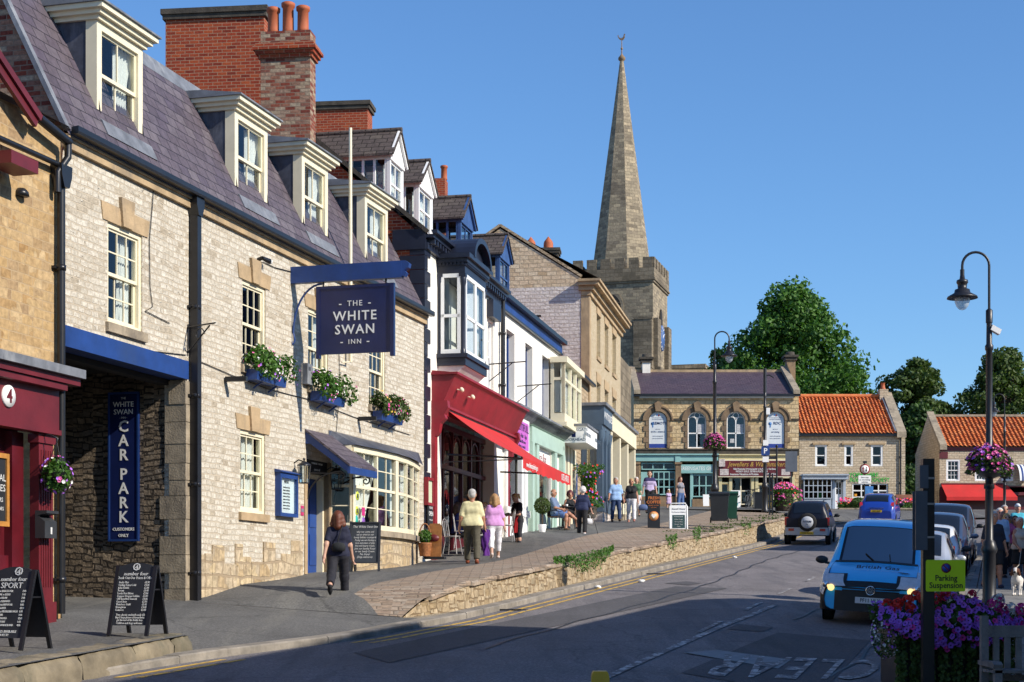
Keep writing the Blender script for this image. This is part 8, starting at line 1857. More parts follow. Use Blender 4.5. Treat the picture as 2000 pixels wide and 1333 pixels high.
g = MB(); B.patch(g, -2.198, -2.125, 10.2, 12, .013); obj('upper_grille', g, M['blk'], VAN)
g = MB(); B.patch(g, -1.25, -1.17, 8.9, 12, .010); obj('cowl', g, M['plastic'], VAN)
g = MB(); B.patch(g, -1.95, -1.2, 8.72, 8.82, .006); B.patch(g, -.98, -.96, 3, 6, .004); B.patch(g, .22, .24, 3, 6, .004); obj('panel_gap', g, M['blk'], VAN)
b = MB(); B.patch(b, -2.197, -1.60, .9, 4.55, .014, nu=14); 
b.grid(lambda i, j: (-.90+1.80*i, -2.235+.20*(abs(i-.5)*2)**5, .25+.36*j), 34, 6)
bp = obj('bumper', b, M['plastic'], VAN)
b = MB()
for k in range(2): b.grid(lambda i, j: (-.58+1.16*i, -2.250+.07*(abs(i-.5)*2)**2.5, .605+.042*k+.026*j), 16, 1)
b.grid(lambda i, j: (-.5+1.0*i, -2.236+.05*(abs(i-.5)*2)**2, .30+.12*j), 16, 1); obj('grille', b, M['blk'], VAN)
b = MB(); b.lathe([(.085, .0), (.085, -.02), (.070, -.02), (.070, 0)], (0, -2.245, .635), 24, ax='y')
for pts in ([(-.045, .05), (0, -.05)], [(.045, .05), (0, -.05)], [(-.055, .02), (-.028, -.05)], [(.055, .02), (.028, -.05)], [(-.028, -.05), (0, .0)], [(.028, -.05), (0, .0)], [(-.025, .06), (0, .012)], [(.025, .06), (0, .012)]):
 b.bar((pts[0][0], -2.262, .635+pts[0][1]), (pts[1][0], -2.262, .635+pts[1][1]), .012)
obj('badge', b, M['chrome'], VAN); b = MB(); b.lathe([(0, -2.250), (.084, -2.250)], (0, 0, .635), 20, ax='y'); obj('badge_back', b, M['blk'], VAN)
for sx in (-1, 1):
 b = MB(); B.patch(b, -2.19, -1.74, 4.8, 8.8, .030, (sx,), 12, 12); B.patch(b, -2.195, -1.98, 8.8, 10.3, .030, (sx,), 8, 8); B.patch(b, -2.199, -1.72, 4.5, 8.9, .020, (sx,), 12, 12, 1); B.patch(b, -2.199, -1.95, 8.9, 10.5, .020, (sx,), 8, 8, 1); hl = obj('headlight', b, [M['lens'], M['blk']], VAN)
 b = MB(); b.lathe([(0, -.03), (.05, -.025), (.062, 0)], (sx*.70, -2.235, .655), 14, ax='y'); obj('lit_bulb', b, M['headlamp_lit'], hl, loc=(0, 0, 0))
 b = MB(); b.lathe([(0, -.02), (.05, -.015), (.06, 0)], (sx*.80, -2.20, .70), 14, ax='y'); obj('reflector', b, M['chrome'], hl, loc=(0, 0, 0))
plate(VAN, -2.255, .455, 'PF11 HLY', 'plate_w', -1)
for sx in (-1, 1): mirror(VAN, sx*.93, -.92, 1.08, 'plastic')
for sx in (-1, 1):
 for wy in (-1.30, 1.38): wheel(VAN, sx*.80, wy, .315, .2)
b = MB()
for x0 in (-.1, .45): b.tube([B.pt(-1.17, 12-abs(x0)*2, 1 if x0 > 0 else -1, .02), B.pt(-1.02, 11.2, 1 if x0 > 0.2 else -1, .022)], .01, 5)
obj('wiper', b, M['blk'], VAN)
ang = math.atan2(.24, .62); sl_ = R(18)
def hoodtext(lines, m, nm):
 o = texts(lines, nm, m, VAN, (0, 0, 0))
 for v in o.data.vertices:
  x, y = v.co.x, v.co.y; yy = -1.62+y*1.35; sd = 1 if x >= 0 else -1
  # drop onto the bonnet
  zz_ = B.at(yy)[2]+.022-.02*(x/.7)**2; v.co = (x, yy, zz_)
 o.data.update(); o.rotation_euler = (0, 0, 0); return o
t_ = hoodtext([('British Gas', .185, .06, .02, 0, dict(bold=.012, depth=.0, sx=.95))], M['navy'], 'lettering')
t_ = hoodtext([('Looking after your world', .085, .08, -.10, 0, dict(depth=.0))], paint('pale_blue_ink', (.35, .62, .85), .5, .05), 'lettering')
b = MB(); pts = [(.42, -1.78), (.52, -1.84), (.66, -1.84), (.60, -1.80), (.50, -1.79)]; b.poly([(x, y, B.at(y)[2]+.018) for x, y in pts]); obj('emblem', b, M['navy'], VAN)
b = MB(); b.box(-.72, .72, -.15, 1.2, .5, .62); b.box(-.72, .72, -.98, -.82, .62, .98); b.box(-.7, .7, .9, .96, .62, 1.45); obj('cabin', b, M['dark'], VAN)
b = MB(); b.tube([(-.37+.19*math.cos(a), -.55+.08*math.sin(a), .98+.17*math.sin(a)) for a in [2*math.pi*k/16 for k in range(17)]], .015, 5); obj('steering_wheel', b, M['blk'], VAN)
b = MB(); b.box(.52, .64, -.55, -.545, 1.42, 1.52); b.box(.56, .68, -1.02, -1.015, 1.06, 1.14); obj('sticker', b, M['letter'], VAN)
# --- silver and black 4x4 driving away
c = (583/48., F/48.); SUV = place('off_road_car', 'silver and black 4x4 with spare wheel on its tailgate driving away', 'car', c, (.262, 1))
B = Body([(-2.0, .42, .70, .78, .72, .55), (-1.9, .38, .80, .92, .83, .66), (-1.6, .36, .92, 1.04, .87, .70), (-.85, .36, 1.0, 1.12, .885, .72), (-.55, .36, 1.03, 1.42, .885, .70), (-.2, .36, 1.04, 1.66, .885, .67), (.2, .36, 1.04, 1.71, .885, .665), (1.5, .36, 1.04, 1.70, .88, .655), (1.78, .38, 1.02, 1.62, .87, .64), (1.93, .40, 1.0, 1.28, .86, .68), (1.98, .42, .98, 1.06, .84, .70), (2.0, .45, .95, 1.0, .80, .68)])
b = MB(); B.mesh(b, 50); B.patch(b, -2.0, 1.99, 1.2, 4.4, .012, nu=30, mat=1)
b.grid(lambda i, j: (-.86+1.72*i, 2.045-.06*(abs(i-.5)*2)**4, .42+.30*j), 20, 4, 1); b.box(-.80, .80, 1.95, 2.03, .42, .71, 1)
for sx in (1, -1):
 for wy in (-1.25, 1.22): arch(b, B, sx*.895, wy, .42, 2)
blkp = paint('dark_navy_paint', (.006, .008, .018), .4, .05, 1.0, spec=.3); obj('body', b, [blkp, cpaint('silver_paint', (.36, .40, .46), .4), M['plastic']], SUV)
g = MB(); B.patch(g, 1.72, 1.93, 9.6, 12, .01); g.grid(lambda i, j: (-.60+1.2*i, 1.94-.15*j, 1.12+.46*j), 8, 4); obj('rear_window', g, M['cglass'], SUV)
g = MB(); B.patch(g, -.45, .2, 6.2, 8.1, .008, tap=.15); B.patch(g, .28, .95, 6.2, 8.1, .008); B.patch(g, 1.02, 1.6, 6.2, 8.1, .008, tap=-.05); obj('side_window', g, M['cglass'], SUV)
b = MB(); b.box(-.80, .80, 1.985, 2.01, .72, 1.08); obj('tailgate', b, blkp, SUV)
b = MB(); b.lathe([(0, 2.18), (.22, 2.18), (.245, 2.15)], (-.02, 0, .93), 24, 1, ax='y'); b.lathe([(.24, 2.16), (.33, 2.16), (.36, 2.10), (.36, 2.02), (0, 2.02)], (-.02, 0, .93), 28, 0, ax='y'); sp = obj('spare_wheel', b, [M['tyre'], paint('wheel_cover', (.55, .57, .60), .35, .05)], SUV); text('SUZUKI', .10, 'lettering', M['blk'], sp, (-.02, 2.184, .96), rot=(R(90), 0, R(180)), bold=.015); b = MB(); b.lathe([(0, 2.183), (.03, 2.183)], (-.02, 0, .85), 4, ax='y'); obj('emblem', b, M['blk'], sp, loc=(0, 0, 0))
for sx in (-1, 1): b = MB(); b.box(sx*.74, sx*.875, 1.88, 2.0, .80, 1.12); obj('tail_lamp', b, M['redlens'], SUV); b = MB(); b.box(sx*.50, sx*.72, 2.035, 2.052, .58, .68); obj('fog_lamp', b, M['redlens'], SUV)
plate(SUV, 2.055, .50, 'YD53 AWK', 'plate_y', 1, .54)
for sx in (-1, 1): mirror(SUV, sx*.92, -.45, 1.12, 'plastic')
for sx in (-1, 1):
 for wy in (-1.25, 1.22): wheel(SUV, sx*.80, wy, .36, .24)
b = MB(); 
for sx in (-1, 1): b.tube([(sx*.58, -.1, 1.75), (sx*.58, .2, 1.78), (sx*.58, 1.3, 1.77), (sx*.58, 1.5, 1.73)], .02, 6)
obj('roof_rail', b, M['plastic'], SUV)
def hatch(name, label, cpos, head, pm, H=1.48, L=4.0, W=1.72, rear=False, mirrorm='plastic', pl='YK08 UHF', mpv=0.0, group=None):
 t = place(name, label, 'car', cpos, head, group=group); h = W/2; f = L/4.0; k = H/1.48; m = mpv
 B = Body([(-2.0*f, .28, .50*k, .58*k, h*.70, h*.58), (-1.95*f, .25, .58*k, .68*k, h*.84, h*.70), (-1.75*f, .22, .68*k, .80*k, h*.95, h*.80), (-1.35*f, .2, .78*k, .92*k, h*.985, h*.82), ((-.98-m*.2)*f, .2, .84*k, .99*k, h, h*.82), (-.62*f, .2, .87*k, 1.24*k, h, h*.79), (-.25*f, .2, .89*k, 1.42*k, h, h*.76), (.25*f, .2, .90*k, 1.475*k, h, h*.75), (1.15*f, .2, .92*k, 1.44*k, h*.99, h*.73), (1.6*f, .22, .93*k, 1.32*k, h*.97, h*.71), (1.88*f, .25, .90*k, 1.05*k, h*.93, h*.74), (1.97*f, .28, .80*k, .90*k, h*.88, h*.72), (2.0*f, .32, .7*k, .76*k, h*.8, h*.66)])
 b = MB(); B.mesh(b, 46); B.patch(b, -2.0*f, -1.6*f, 1.0, 2.6, .008, mat=1); B.patch(b, 1.6*f, 2.0*f, 1.0, 2.6, .008, mat=1)
 for sx in (1, -1):
  for wy in (-1.28*f, 1.25*f): arch(b, B, sx*(h-.002), wy, .35, 1)
 obj('body', b, [pm, M['plastic']], t)
 g = MB(); B.patch(g, (-.96-m*.2)*f, -.26*f, 9.5, 12, .008); obj('windscreen', g, M['cglass'], t)
 g = MB(); B.patch(g, -.55*f, .10*f, 6.2, 8.1, .007, tap=.17); B.patch(g, .18*f, .82*f, 6.2, 8.1, .007); B.patch(g, .9*f, 1.35*f, 6.3, 8.0, .007, tap=-.1); obj('side_window', g, M['cglass'], t)
 g = MB(); B.patch(g, 1.3*f, 1.80*f, 9.5, 12, .008); obj('rear_window', g, M['cglass'], t)
 for sx in (-1, 1):
  b = MB(); b.ell((sx*h*.72, -1.83*f, .66*k), (.17, .16, .085), 12, 8); obj('headlight', b, M['lens'], t)
  b = MB(); b.prism([(1.78*f, .72*k), (1.93*f, .70*k), (1.90*f, 1.0*k), (1.72*f, 1.12*k)], 'x', sx*h*.74, sx*h*.90); obj('tail_lamp', b, M['redlens'], t)
  mirror(t, sx*(h+.02), -.62*f, .96*k, mirrorm)
  for wy in (-1.28*f, 1.25*f): wheel(t, sx*(h-.10), wy, .30, .19)
 b = MB(); b.grid(lambda i, j: (-.4+.8*i, -2.015*f+.04*(abs(i-.5)*2)**2, .46*k+.08*j), 8, 1); b.grid(lambda i, j: (-.5+1.0*i, -2.01*f+.06*(abs(i-.5)*2)**2, .27+.1*j), 8, 1); obj('grille', b, M['blk'], t)
 if rear:
  plate(t, 2.02*f, .74*k, pl, 'plate_y', 1); b = MB(); b.box(-.36, .36, 1.985*f, 2.01*f, .86*k, .885*k); obj('chrome_strip', b, M['chrome'], t)
 else: plate(t, -2.03*f, .36, pl, 'plate_w', -1)
 return t
hatch('blue_car', 'royal blue hatchback seen from behind near the flower bed', (718/39.5, F/39.5), (.31, 1), cpaint('royal_blue_car', (.008, .045, .33)), 1.62, 4.3, 1.80, True, 'plastic', 'YG13 NHV', .5)
def pk(y, w=1.75): x = kr(y)-w/2-.12; return (x, y)
hatch('parked_car', 'silver hatchback parked directly behind the blue van', pk(36.6), (-.306, -1), cpaint('bright_silver', (.50, .52, .55), .5), 1.52, 4.0, 1.74, mirrorm=cpaint('silver_mirror', (.50, .52, .55), .5), pl='YJ09 ODR', group='cars parked along the right kerb')
hatch('parked_car', 'white hatchback with black mirrors parked along the right kerb', pk(41.6), (-.306, -1), cpaint('car_white', (.66, .67, .67)), 1.53, 3.95, 1.72, pl='NL11 EPC', group='cars parked along the right kerb')
hatch('parked_car', 'slate blue people carrier parked third along the right kerb', pk(47.8), (-.306, -1), cpaint('slate_blue_car', (.05, .075, .13), .3), 1.72, 4.4, 1.80, mpv=.6, mirrorm=cpaint('slate_mirror', (.10, .13, .2), .3), pl='YH58 FKT', group='cars parked along the right kerb')
hatch('parked_car', 'tall dark grey people carrier parked farthest up the right kerb', pk(54.5), (-.306, -1), cpaint('dark_grey_car', (.045, .055, .08), .4), 1.90, 4.6, 1.84, mpv=.8, pl='FX07 BVM', group='cars parked along the right kerb')
# ---------------- people: one continuous skin per body, clothes grown over it ----------------
def surf_net(fn_prims, h, extra=None, k=.03, cuts=()):
 """surface of a smooth union of tapered capsules (p, q, r1, r2, ky) by surface nets; cuts = (point, normal, group) half spaces"""
 P0 = np.array([[min(p[i], q[i])-max(a, b)-.05 for i in range(3)] for p, q, a, b, *_ in fn_prims]).min(0); P1 = np.array([[max(p[i], q[i])+max(a, b)+.05 for i in range(3)] for p, q, a, b, *_ in fn_prims]).max(0)
 n = np.ceil((P1-P0)/h).astype(int)+1; ax = [P0[i]+h*np.arange(n[i]) for i in range(3)]
 D = np.full(n, .2)
 for p, q, r1, r2, *rest in fn_prims:
  ky = rest[0] if rest else 1.0; cut = rest[1] if len(rest) > 1 else None
  m = max(r1, r2)+.07; lo = [max(0, int((min(p[i], q[i])-m-P0[i])/h)) for i in range(3)]; hi = [min(n[i], int((max(p[i], q[i])+m-P0[i])/h)+2) for i in range(3)]
  X, Y, Z = np.meshgrid(ax[0][lo[0]:hi[0]], ax[1][lo[1]:hi[1]], ax[2][lo[2]:hi[2]], indexing='ij')
  pa = np.array(p, float); d = np.array(q, float)-pa; cy = pa[1]
  x, y, z = X-pa[0], (Y-pa[1]), Z-pa[2]
  L2 = max(1e-9, (d*d).sum()); t = np.clip((x*d[0]+y*d[1]+z*d[2])/L2, 0, 1)
  dd = np.sqrt((x-t*d[0])**2+((y-t*d[1])*ky)**2+(z-t*d[2])**2)-(r1+(r2-r1)*t)
  if cut: dd = np.maximum(dd, (x+pa[0]-cut[0][0])*cut[1][0]+(y+pa[1]-cut[0][1])*cut[1][1]+(z+pa[2]-cut[0][2])*cut[1][2])
  S = D[lo[0]:hi[0], lo[1]:hi[1], lo[2]:hi[2]]; hh = np.maximum(k-np.abs(S-dd), 0)/k; D[lo[0]:hi[0], lo[1]:hi[1], lo[2]:hi[2]] = np.minimum(S, dd)-hh*hh*k*.25
 G = np.meshgrid(*ax, indexing='ij')
 for (c, nn) in cuts: D = np.maximum(D, sum((G[i]-c[i])*nn[i] for i in range(3)))
 if extra: D = extra(D, *G)
 s = D < 0; C = np.zeros(tuple(n-1)+(3,)); cnt = np.zeros(tuple(n-1)); offs = [(a, b, c) for a in (0, 1) for b in (0, 1) for c in (0, 1)]
 def sl(o): return tuple(slice(o[i], n[i]-1+o[i]) for i in range(3))
 for a in range(3):
  for o in offs:
   if o[a]: continue
   o2 = list(o); o2[a] = 1; d0, d1 = D[sl(o)], D[sl(o2)]; mk = (d0 < 0) != (d1 < 0); t = np.where(mk, d0/(d0-d1+1e-12), 0)
   for i in range(3): C[..., i] += np.where(mk, o[i]+(t if i == a else 0), 0)
   cnt += mk
 act = cnt > 0; idx = np.full(act.shape, -1); idx[act] = np.arange(act.sum()); I = np.argwhere(act); V = (I+C[act]/cnt[act][:, None])*h+P0
 Q = []
 for a in range(3):
  b, c = (a+1) % 3, (a+2) % 3; e0 = [slice(1, n[i]-1) for i in range(3)]; e0[a] = slice(0, n[a]-1); e1 = list(e0); e1[a] = slice(1, n[a])
  s0, s1 = s[tuple(e0)], s[tuple(e1)]; E = np.argwhere(s0 != s1); fl = s0[tuple(E.T)]
  if not len(E): continue
  E = E+np.array([1 if i != a else 0 for i in range(3)]); db = np.eye(3, dtype=int)[b]; dc = np.eye(3, dtype=int)[c]
  qd = np.stack([idx[tuple((E-db-dc).T)], idx[tuple((E-dc).T)], idx[tuple(E.T)], idx[tuple((E-db).T)]], 1); qd[~fl] = qd[~fl][:, ::-1]; Q.append(qd)
 return V, np.concatenate(Q)
SK = {n: paint('skin_'+n, c, .55, .08, 9) for n, c in (('fair', (.52, .30, .21)), ('tan', (.42, .20, .12)), ('pink', (.55, .28, .20)))}
HR = {n: paint('hair_'+n, c, .6, .3, 40) for n, c in (('auburn', (.12, .030, .011)), ('grey', (.42, .40, .38)), ('white', (.62, .60, .56)), ('blonde', (.50, .34, .12)), ('brown', (.06, .03, .015)), ('plum', (.10, .012, .02)), ('sandy', (.36, .20, .08)))}
CL = {}
def cloth(c):
 if c not in CL: CL[c] = paint('cloth', c, .85, .14, 7, bmp=.25)
 return CL[c]
M['eye'] = paint('eye_dark', (.02, .015, .012), .3, .1); M['lip'] = paint('lips', (.40, .11, .09), .5, .1)
def V3(*a): return np.array(a, float)
def rotx(v, a): c, s = math.cos(a), math.sin(a); return V3(v[0], v[1]*c-v[2]*s, v[1]*s+v[2]*c)
def rotz(v, a): c, s = math.cos(a), math.sin(a); return V3(v[0]*c-v[1]*s, v[0]*s+v[1]*c, v[2])
def person(label, u, v, s, face, H=1.7, sex='m', girth=1.0, lean=0, head=(0, 0), arms=((0, 6, 12, 0), (0, 6, 12, 0)), legs=((0, 3, 2), (0, 3, 2)), skin='fair', hair=('grey', 'short'), top=((.5, .5, .5), .5, 1.0), low=((.1, .1, .1), 'trousers', .96), shoe=(.03, .03, .03), apron=None, glasses=False, loc=None, lod=1.0, hat=None, sit=None, band=None):
 """face = degrees the person turns from looking at the camera; arms/legs = (left, right): forward, out, bend, inward"""
 g_ = Vector(loc) if loc is not None else P(u, v, s)
 t = thing('person', label, 'person', g_, R(face)); OFF[t.name] = (0, 0, 0)
 sw = .101 if sex == 'm' else .087; hw = .050 if sex == 'm' else .054; ln = R(lean)
 up = lambda p: rotx(np.array(p)-V3(0, 0, .53), ln)+V3(0, 0, .53)
 nk = up((0, .012, .835)); hp = lambda p: nk+rotx(rotz(rotx(np.array(p), R(head[1])), R(head[0])), ln*.35)
 J = {}
 for i, sg in ((0, 1), (1, -1)):
  f, o, e, w = [R(x) for x in arms[i]]; sh = up((sg*sw, .008, .793)); ud = rotx(V3(sg*math.sin(o), -math.sin(f)*math.cos(o), -math.cos(f)*math.cos(o)), ln*.5); el = sh+.178*ud
  fd = V3(sg*math.sin(o)*.7-sg*math.sin(w), -math.sin(f+e), -math.cos(f+e)); fd = rotx(fd/np.linalg.norm(fd), ln*.5); wr = el+.148*fd; J['a', i] = (sh, el, wr, fd)
  f, o, b_ = [R(x) for x in (legs[i][0], legs[i][1], legs[i][2])]; h_ = V3(sg*hw, 0, .515); td = V3(sg*math.sin(o), -math.sin(f)*math.cos(o), -math.cos(f)*math.cos(o)); kn = h_+.245*td; sd = V3(sg*math.sin(o)*.4, -math.sin(f-b_), -math.cos(f-b_)); an = kn+.245*sd/np.linalg.norm(sd); J['l', i] = (h_, kn, an, f-b_)
 # settle on the ground
 low_ = min(J['l', i][2][2]-(.03+.07*max(0, -math.sin(J['l', i][3]))) for i in (0, 1)); dz = V3(0, 0, -low_)
 gi = girth
 tor = [((-.042, 0, .530), (.042, 0, .530), .072*gi, .072*gi, 1.12), (up((-.034*gi, -.012*(gi-1)*4, .610)), up((.034*gi, -.012*(gi-1)*4, .610)), .066*gi, .066*gi, 1.18), (up((-.05, 0, .715)), up((.05, 0, .715)), .068*gi**.5, .068*gi**.5, 1.2), (up((-sw+.034, .01, .796)), up((sw-.034, .01, .796)), .036, .036, 1.05)]
 if sex == 'f': tor += [(up((sg*.038, -.052, .715)), up((sg*.036, -.055, .708)), .034, .034) for sg in (1, -1)]
 body = list(tor); body.append((nk, hp((0, -.012, .06)), .034, .031))
 body += [(hp((0, -.004, .072)), hp((0, -.004, .115)), .048, .050, .9), (hp((0, -.030, .050)), hp((0, -.022, .085)), .031, .038), (hp((0, -.064, .080)), hp((0, -.056, .098)), .009, .006), (hp((.050, .004, .075)), hp((.050, .006, .09)), .011, .012), (hp((-.050, .004, .075)), hp((-.050, .006, .09)), .011, .012)]
 for i in (0, 1):
  sh, el, wr, fd = J['a', i]; body += [(sh, el, .031, .025), (el, wr, .026, .016), (wr, wr+.02*fd, .016, .017)]
  h_, kn, an, an_a = J['l', i]; body += [(h_, kn, .058, .037), (kn, kn+(an-kn)*.35, .037, .037), (kn+(an-kn)*.35, an, .036, .021), (an, an+V3(0, -.055, -.018), .02, .016)]
 hs = .011*lod
 sc_ = lambda V: (V+dz)*H
 V, Q = surf_net(body, hs, k=.022)
 fc = V[Q].mean(1); mi = np.zeros(len(Q), int)
 for sg in (1, -1): mi[np.linalg.norm(fc-hp((sg*.021, -.050, .098)), axis=1) < .011] = 1; mi[np.linalg.norm((fc-hp((sg*.021, -.052, .112)))*V3(.55, 1, 1.6), axis=1) < .009] = 2
 mi[np.linalg.norm((fc-hp((0, -.062, .058)))*V3(.45, 1, 1.3), axis=1) < .009] = 3
 nv = len(V); VV = [V]; QQ = [Q]; MI = [mi]
 for i, sg in ((0, 1), (1, -1)):                 # hands with five separate fingers
  sh, el, wr, fd = J['a', i]; sd = np.cross(fd, V3(sg, 0, .001)); sd /= np.linalg.norm(sd); pn = np.cross(sd, fd); curl = R(22)
  hp_ = [(wr, wr+.045*fd+.012*sd, .013, .012), (wr, wr+.045*fd-.012*sd, .013, .012)]
  for k, (o, ln_) in enumerate(((-.018, .034), (-.006, .040), (.006, .043), (.018, .038))):
   b0 = wr+.048*fd-o*sd; d1 = fd*math.cos(curl)-pn*sg*-math.sin(curl)*-1; d1 = fd*math.cos(curl)+pn*sg*math.sin(curl)*-1; d2 = fd*math.cos(curl*2.6)-pn*sg*math.sin(curl*2.6); hp_ += [(b0, b0+ln_*.5*d1, .0055, .005), (b0+ln_*.5*d1, b0+ln_*.5*d1+ln_*.5*d2, .005, .0042)]
  tb = wr+.016*fd+.014*sd; td = fd*.75+sd*.6-pn*sg*.3; hp_ += [(tb, tb+.024*td, .0075, .0065), (tb+.024*td, tb+.024*td+.018*(fd*.9+sd*.2-pn*sg*.3), .006, .005)]
  v_, q_ = surf_net(hp_, .0042*(1 if lod < 1.2 else 1.5), k=.006); QQ.append(q_+nv); nv += len(v_); VV.append(v_); MI.append(np.zeros(len(q_), int))
 obj('body', (sc_(np.concatenate(VV)), np.concatenate(QQ), np.concatenate(MI), True), [SK[skin], M['eye'], HR[hair[0]], M['lip']], t, loc=(0, 0, 0))
 def wear(nm, prims, m, k=.025, h=None, cuts=(), fold=.0):
  def ex(D, X, Y, Z):
   for c, nn in (): pass
   return D+fold*(np.sin(X*95+Z*60)*np.sin(Z*70-Y*80)+.6*np.sin(Z*140+X*30+Y*40))
  v_, q_ = surf_net(prims, h or hs, ex if fold else None, k, cuts); return obj(nm, (sc_(v_), q_, 0, True), [m], t, loc=(0, 0, 0))
 inf = lambda p, d: (p[0], p[1], p[2]+d, p[3]+d)+tuple(p[4:])
 # upper garment
 tc, sl_, hem = top[0], top[1], .50 if len(top) < 3 else top[2]
 tp = [inf(p, .009) for p in tor]
 if hem < .53: tp.append(((-.045*gi, 0, hem+.03), (.045*gi, 0, hem+.03), .080*gi, .080*gi, 1.1))
 for i in (0, 1):
  sh, el, wr, fd = J['a', i]
  if sl_ > 0:
   f = min(1, sl_*2); e_ = sh+(el-sh)*f; d_ = (el-sh)/np.linalg.norm(el-sh); tp.append((sh, e_, .037, .034+.003*(sl_ < .6), 1.0, (e_, d_) if sl_ <= .5 else None))
   if sl_ > .5: f = sl_*2-1; e_ = el+(wr-el)*f; tp.append((el, e_, .036, .026, 1.0, (e_, fd)))
 cutn = up((0, -.02, .842)); wear('top', tp, cloth(tc), cuts=[((0, 0, hem), (0, 0, -1)), (cutn, rotx(V3(0, -.45 if sl_ < .9 else -.2, 1), ln))], fold=.0016)
 if band:
  wear('jersey_yoke', [inf(p, .0025) for p in tp], cloth(band), cuts=[(up((0, 0, .74)), (0, 0, -1)), (cutn, rotx(V3(0, -.45, 1), ln))])
 # lower garment
 lc, kind, ll = low; lp = [inf(tor[0], .010)]
 if kind == 'skirt': lp += [((-.03, 0, .56), (.03, 0, .56), .07*gi, .07*gi, 1.1), ((-.04, .0, ll+.03), (.04, 0, ll+.03), .088*gi, .088*gi, 1.0), ((-.035, 0, (ll+.53)/2), (.035, 0, (ll+.53)/2), .082*gi, .082*gi, 1.0)]; wear('skirt', lp, cloth(lc), .04, cuts=[((0, 0, ll), (0, 0, -1)), ((0, 0, .585), (0, 0, 1))])
 else:
  for i in (0, 1):
   h_, kn, an, _ = J['l', i]; fl = .004 if sex == 'm' else (.0 if kind == 'leggings' else .006); a_ = .012 if kind != 'leggings' else .003
   if ll < .52: e_ = h_+(kn-h_)*(ll*2); lp.append((h_, e_, .062+a_*.6, .05+a_, 1.0, (e_, (kn-h_)/np.linalg.norm(kn-h_))))
   else: f = ll*2-1; e_ = kn+(an-kn)*f; d_ = (an-kn)/np.linalg.norm(an-kn); lp += [(h_, kn, .060+a_*.4, .040+a_*.7), (kn, e_, .039+a_*.7, .030+a_*.7+fl, 1.0, (e_, d_))]
  wear('trousers' if ll > .5 else 'shorts', lp, cloth(lc), .03, cuts=[((0, 0, .575), (0, 0, 1))] if sit is None else (), fold=.0016)
 if apron: 
  b = MB(); b.grid(lambda i, j: tuple((V3(.088*math.sin((i-.5)*2.7)*(1-.1*j), -.006-.092*math.cos((i-.5)*2.7)*(1+.18*j)-.006*math.sin(i*23)*j, .60-.30*j)+dz)*H), 24, 8); obj('apron', b, cloth(apron), t, loc=(0, 0, 0))
 # hair
 st = hair[1]; hc = lambda *p: hp(p); hb = [(hc(0, .004, .085), hc(0, .0, .118), .053, .055, .92)]; hcut = [(hc(0, -.030, .118), rotz(V3(0, -1, -.75), R(head[0])))]
 if st == 'bald': hb = [(hc(-.03, .01, .085), hc(.03, .01, .085), .030, .030, .8)]; hcut += [(hc(0, 0, .105), (0, 0, 1)), (hc(0, -.012, .1), (0, -1, 0))]
 if st in ('bob', 'long'): e = -.005 if st == 'bob' else -.06; hb += [(hc(.040, .015, .1), hc(.056, .014, e+.02), .030, .034), (hc(-.040, .015, .1), hc(-.056, .014, e+.02), .030, .034), (hc(0, .03, .1), hc(0, .04, e), .045, .042)]
 if st == 'pony': hb += [(hc(0, .055, .115), hc(0, .085, .10), .02, .026), (hc(0, .085, .10), hc(0, .088, .03), .024, .012)]
 if st == 'curly': hb = [(hc(0, .006, .085), hc(0, .0, .125), .064, .064)]+[(hc(.05*math.cos(q), .012+.045*math.sin(q), .09+.03*math.sin(q*3)), hc(.052*math.cos(q), .012+.047*math.sin(q), .10), .022, .022) for q in [k*.7-.2 for k in range(5)]+[3.3]]
 if st == 'long' or st == 'bob' or st == 'curly': hcut = [(hc(0, -.040, .105), rotz(V3(0, -1, -.55), R(head[0])))]
 wear('hair', hb, HR[hair[0]], .015, hs*.8, hcut, .0012 if st != 'curly' else .003)
 if hat: wear('cap', [(hc(0, 0, .11), hc(0, 0, .125), .057, .056), (hc(0, -.055, .118), hc(0, -.085, .112), .03, .024, 1.0)], cloth(hat), .01, hs*.8, [(hc(0, 0, .112), (0, 0, -1))])
 if glasses:
  b = MB()
  for sg in (1, -1): c = (hp((sg*.022, -.0555, .098))+dz)*H; b.ell(tuple(c), (.019*H, .008*H, .014*H), 10, 6)
  obj('sunglasses', b, M['blk'], t, loc=(0, 0, 0))
 # shoes
 for i in (0, 1):
  an, a_ = J['l', i][2], J['l', i][3]; tl = max(-.9, min(.5, a_*.9)); td = rotx(V3(0, -1, 0), -tl if tl < 0 else 0); c0 = an+V3(0, .012, -.018); 
  v_, q_ = surf_net([(c0, c0+td*.05, .026, .025), (c0+td*.05+V3(0, 0, -.004), c0+td*.088+V3(0, 0, -.008), .024, .017)], .008, None, .02, [((0, 0, low_+.0), (0, 0, -1))] if tl > -.2 else ()); obj('shoe', (sc_(v_), q_, 0, True), [cloth(shoe)], t, loc=(0, 0, 0))
 t['_j'] = 0; del t['_j']
 W = Matrix.Translation(g_) @ Matrix.Rotation(R(face), 4, 'Z'); return t, {('hand', i): W @ Vector(((J['a', i][2]+.05*J['a', i][3])+dz)*H) for i in (0, 1)}
def stick(label, top, foot, c='blk'):
 t = thing('walking_stick', label, 'walking stick', foot); d = Vector(top)-Vector(foot); b = MB(); b.tube([(0, 0, 0), tuple(d*.97)], .011, 6); b.tube([tuple(d*.97+Vector((-.07, 0, .03))), tuple(d+Vector((0, 0, .03))), tuple(d*.97+Vector((.05, 0, .025)))], .014, 6); obj('stick', b, M[c], t)
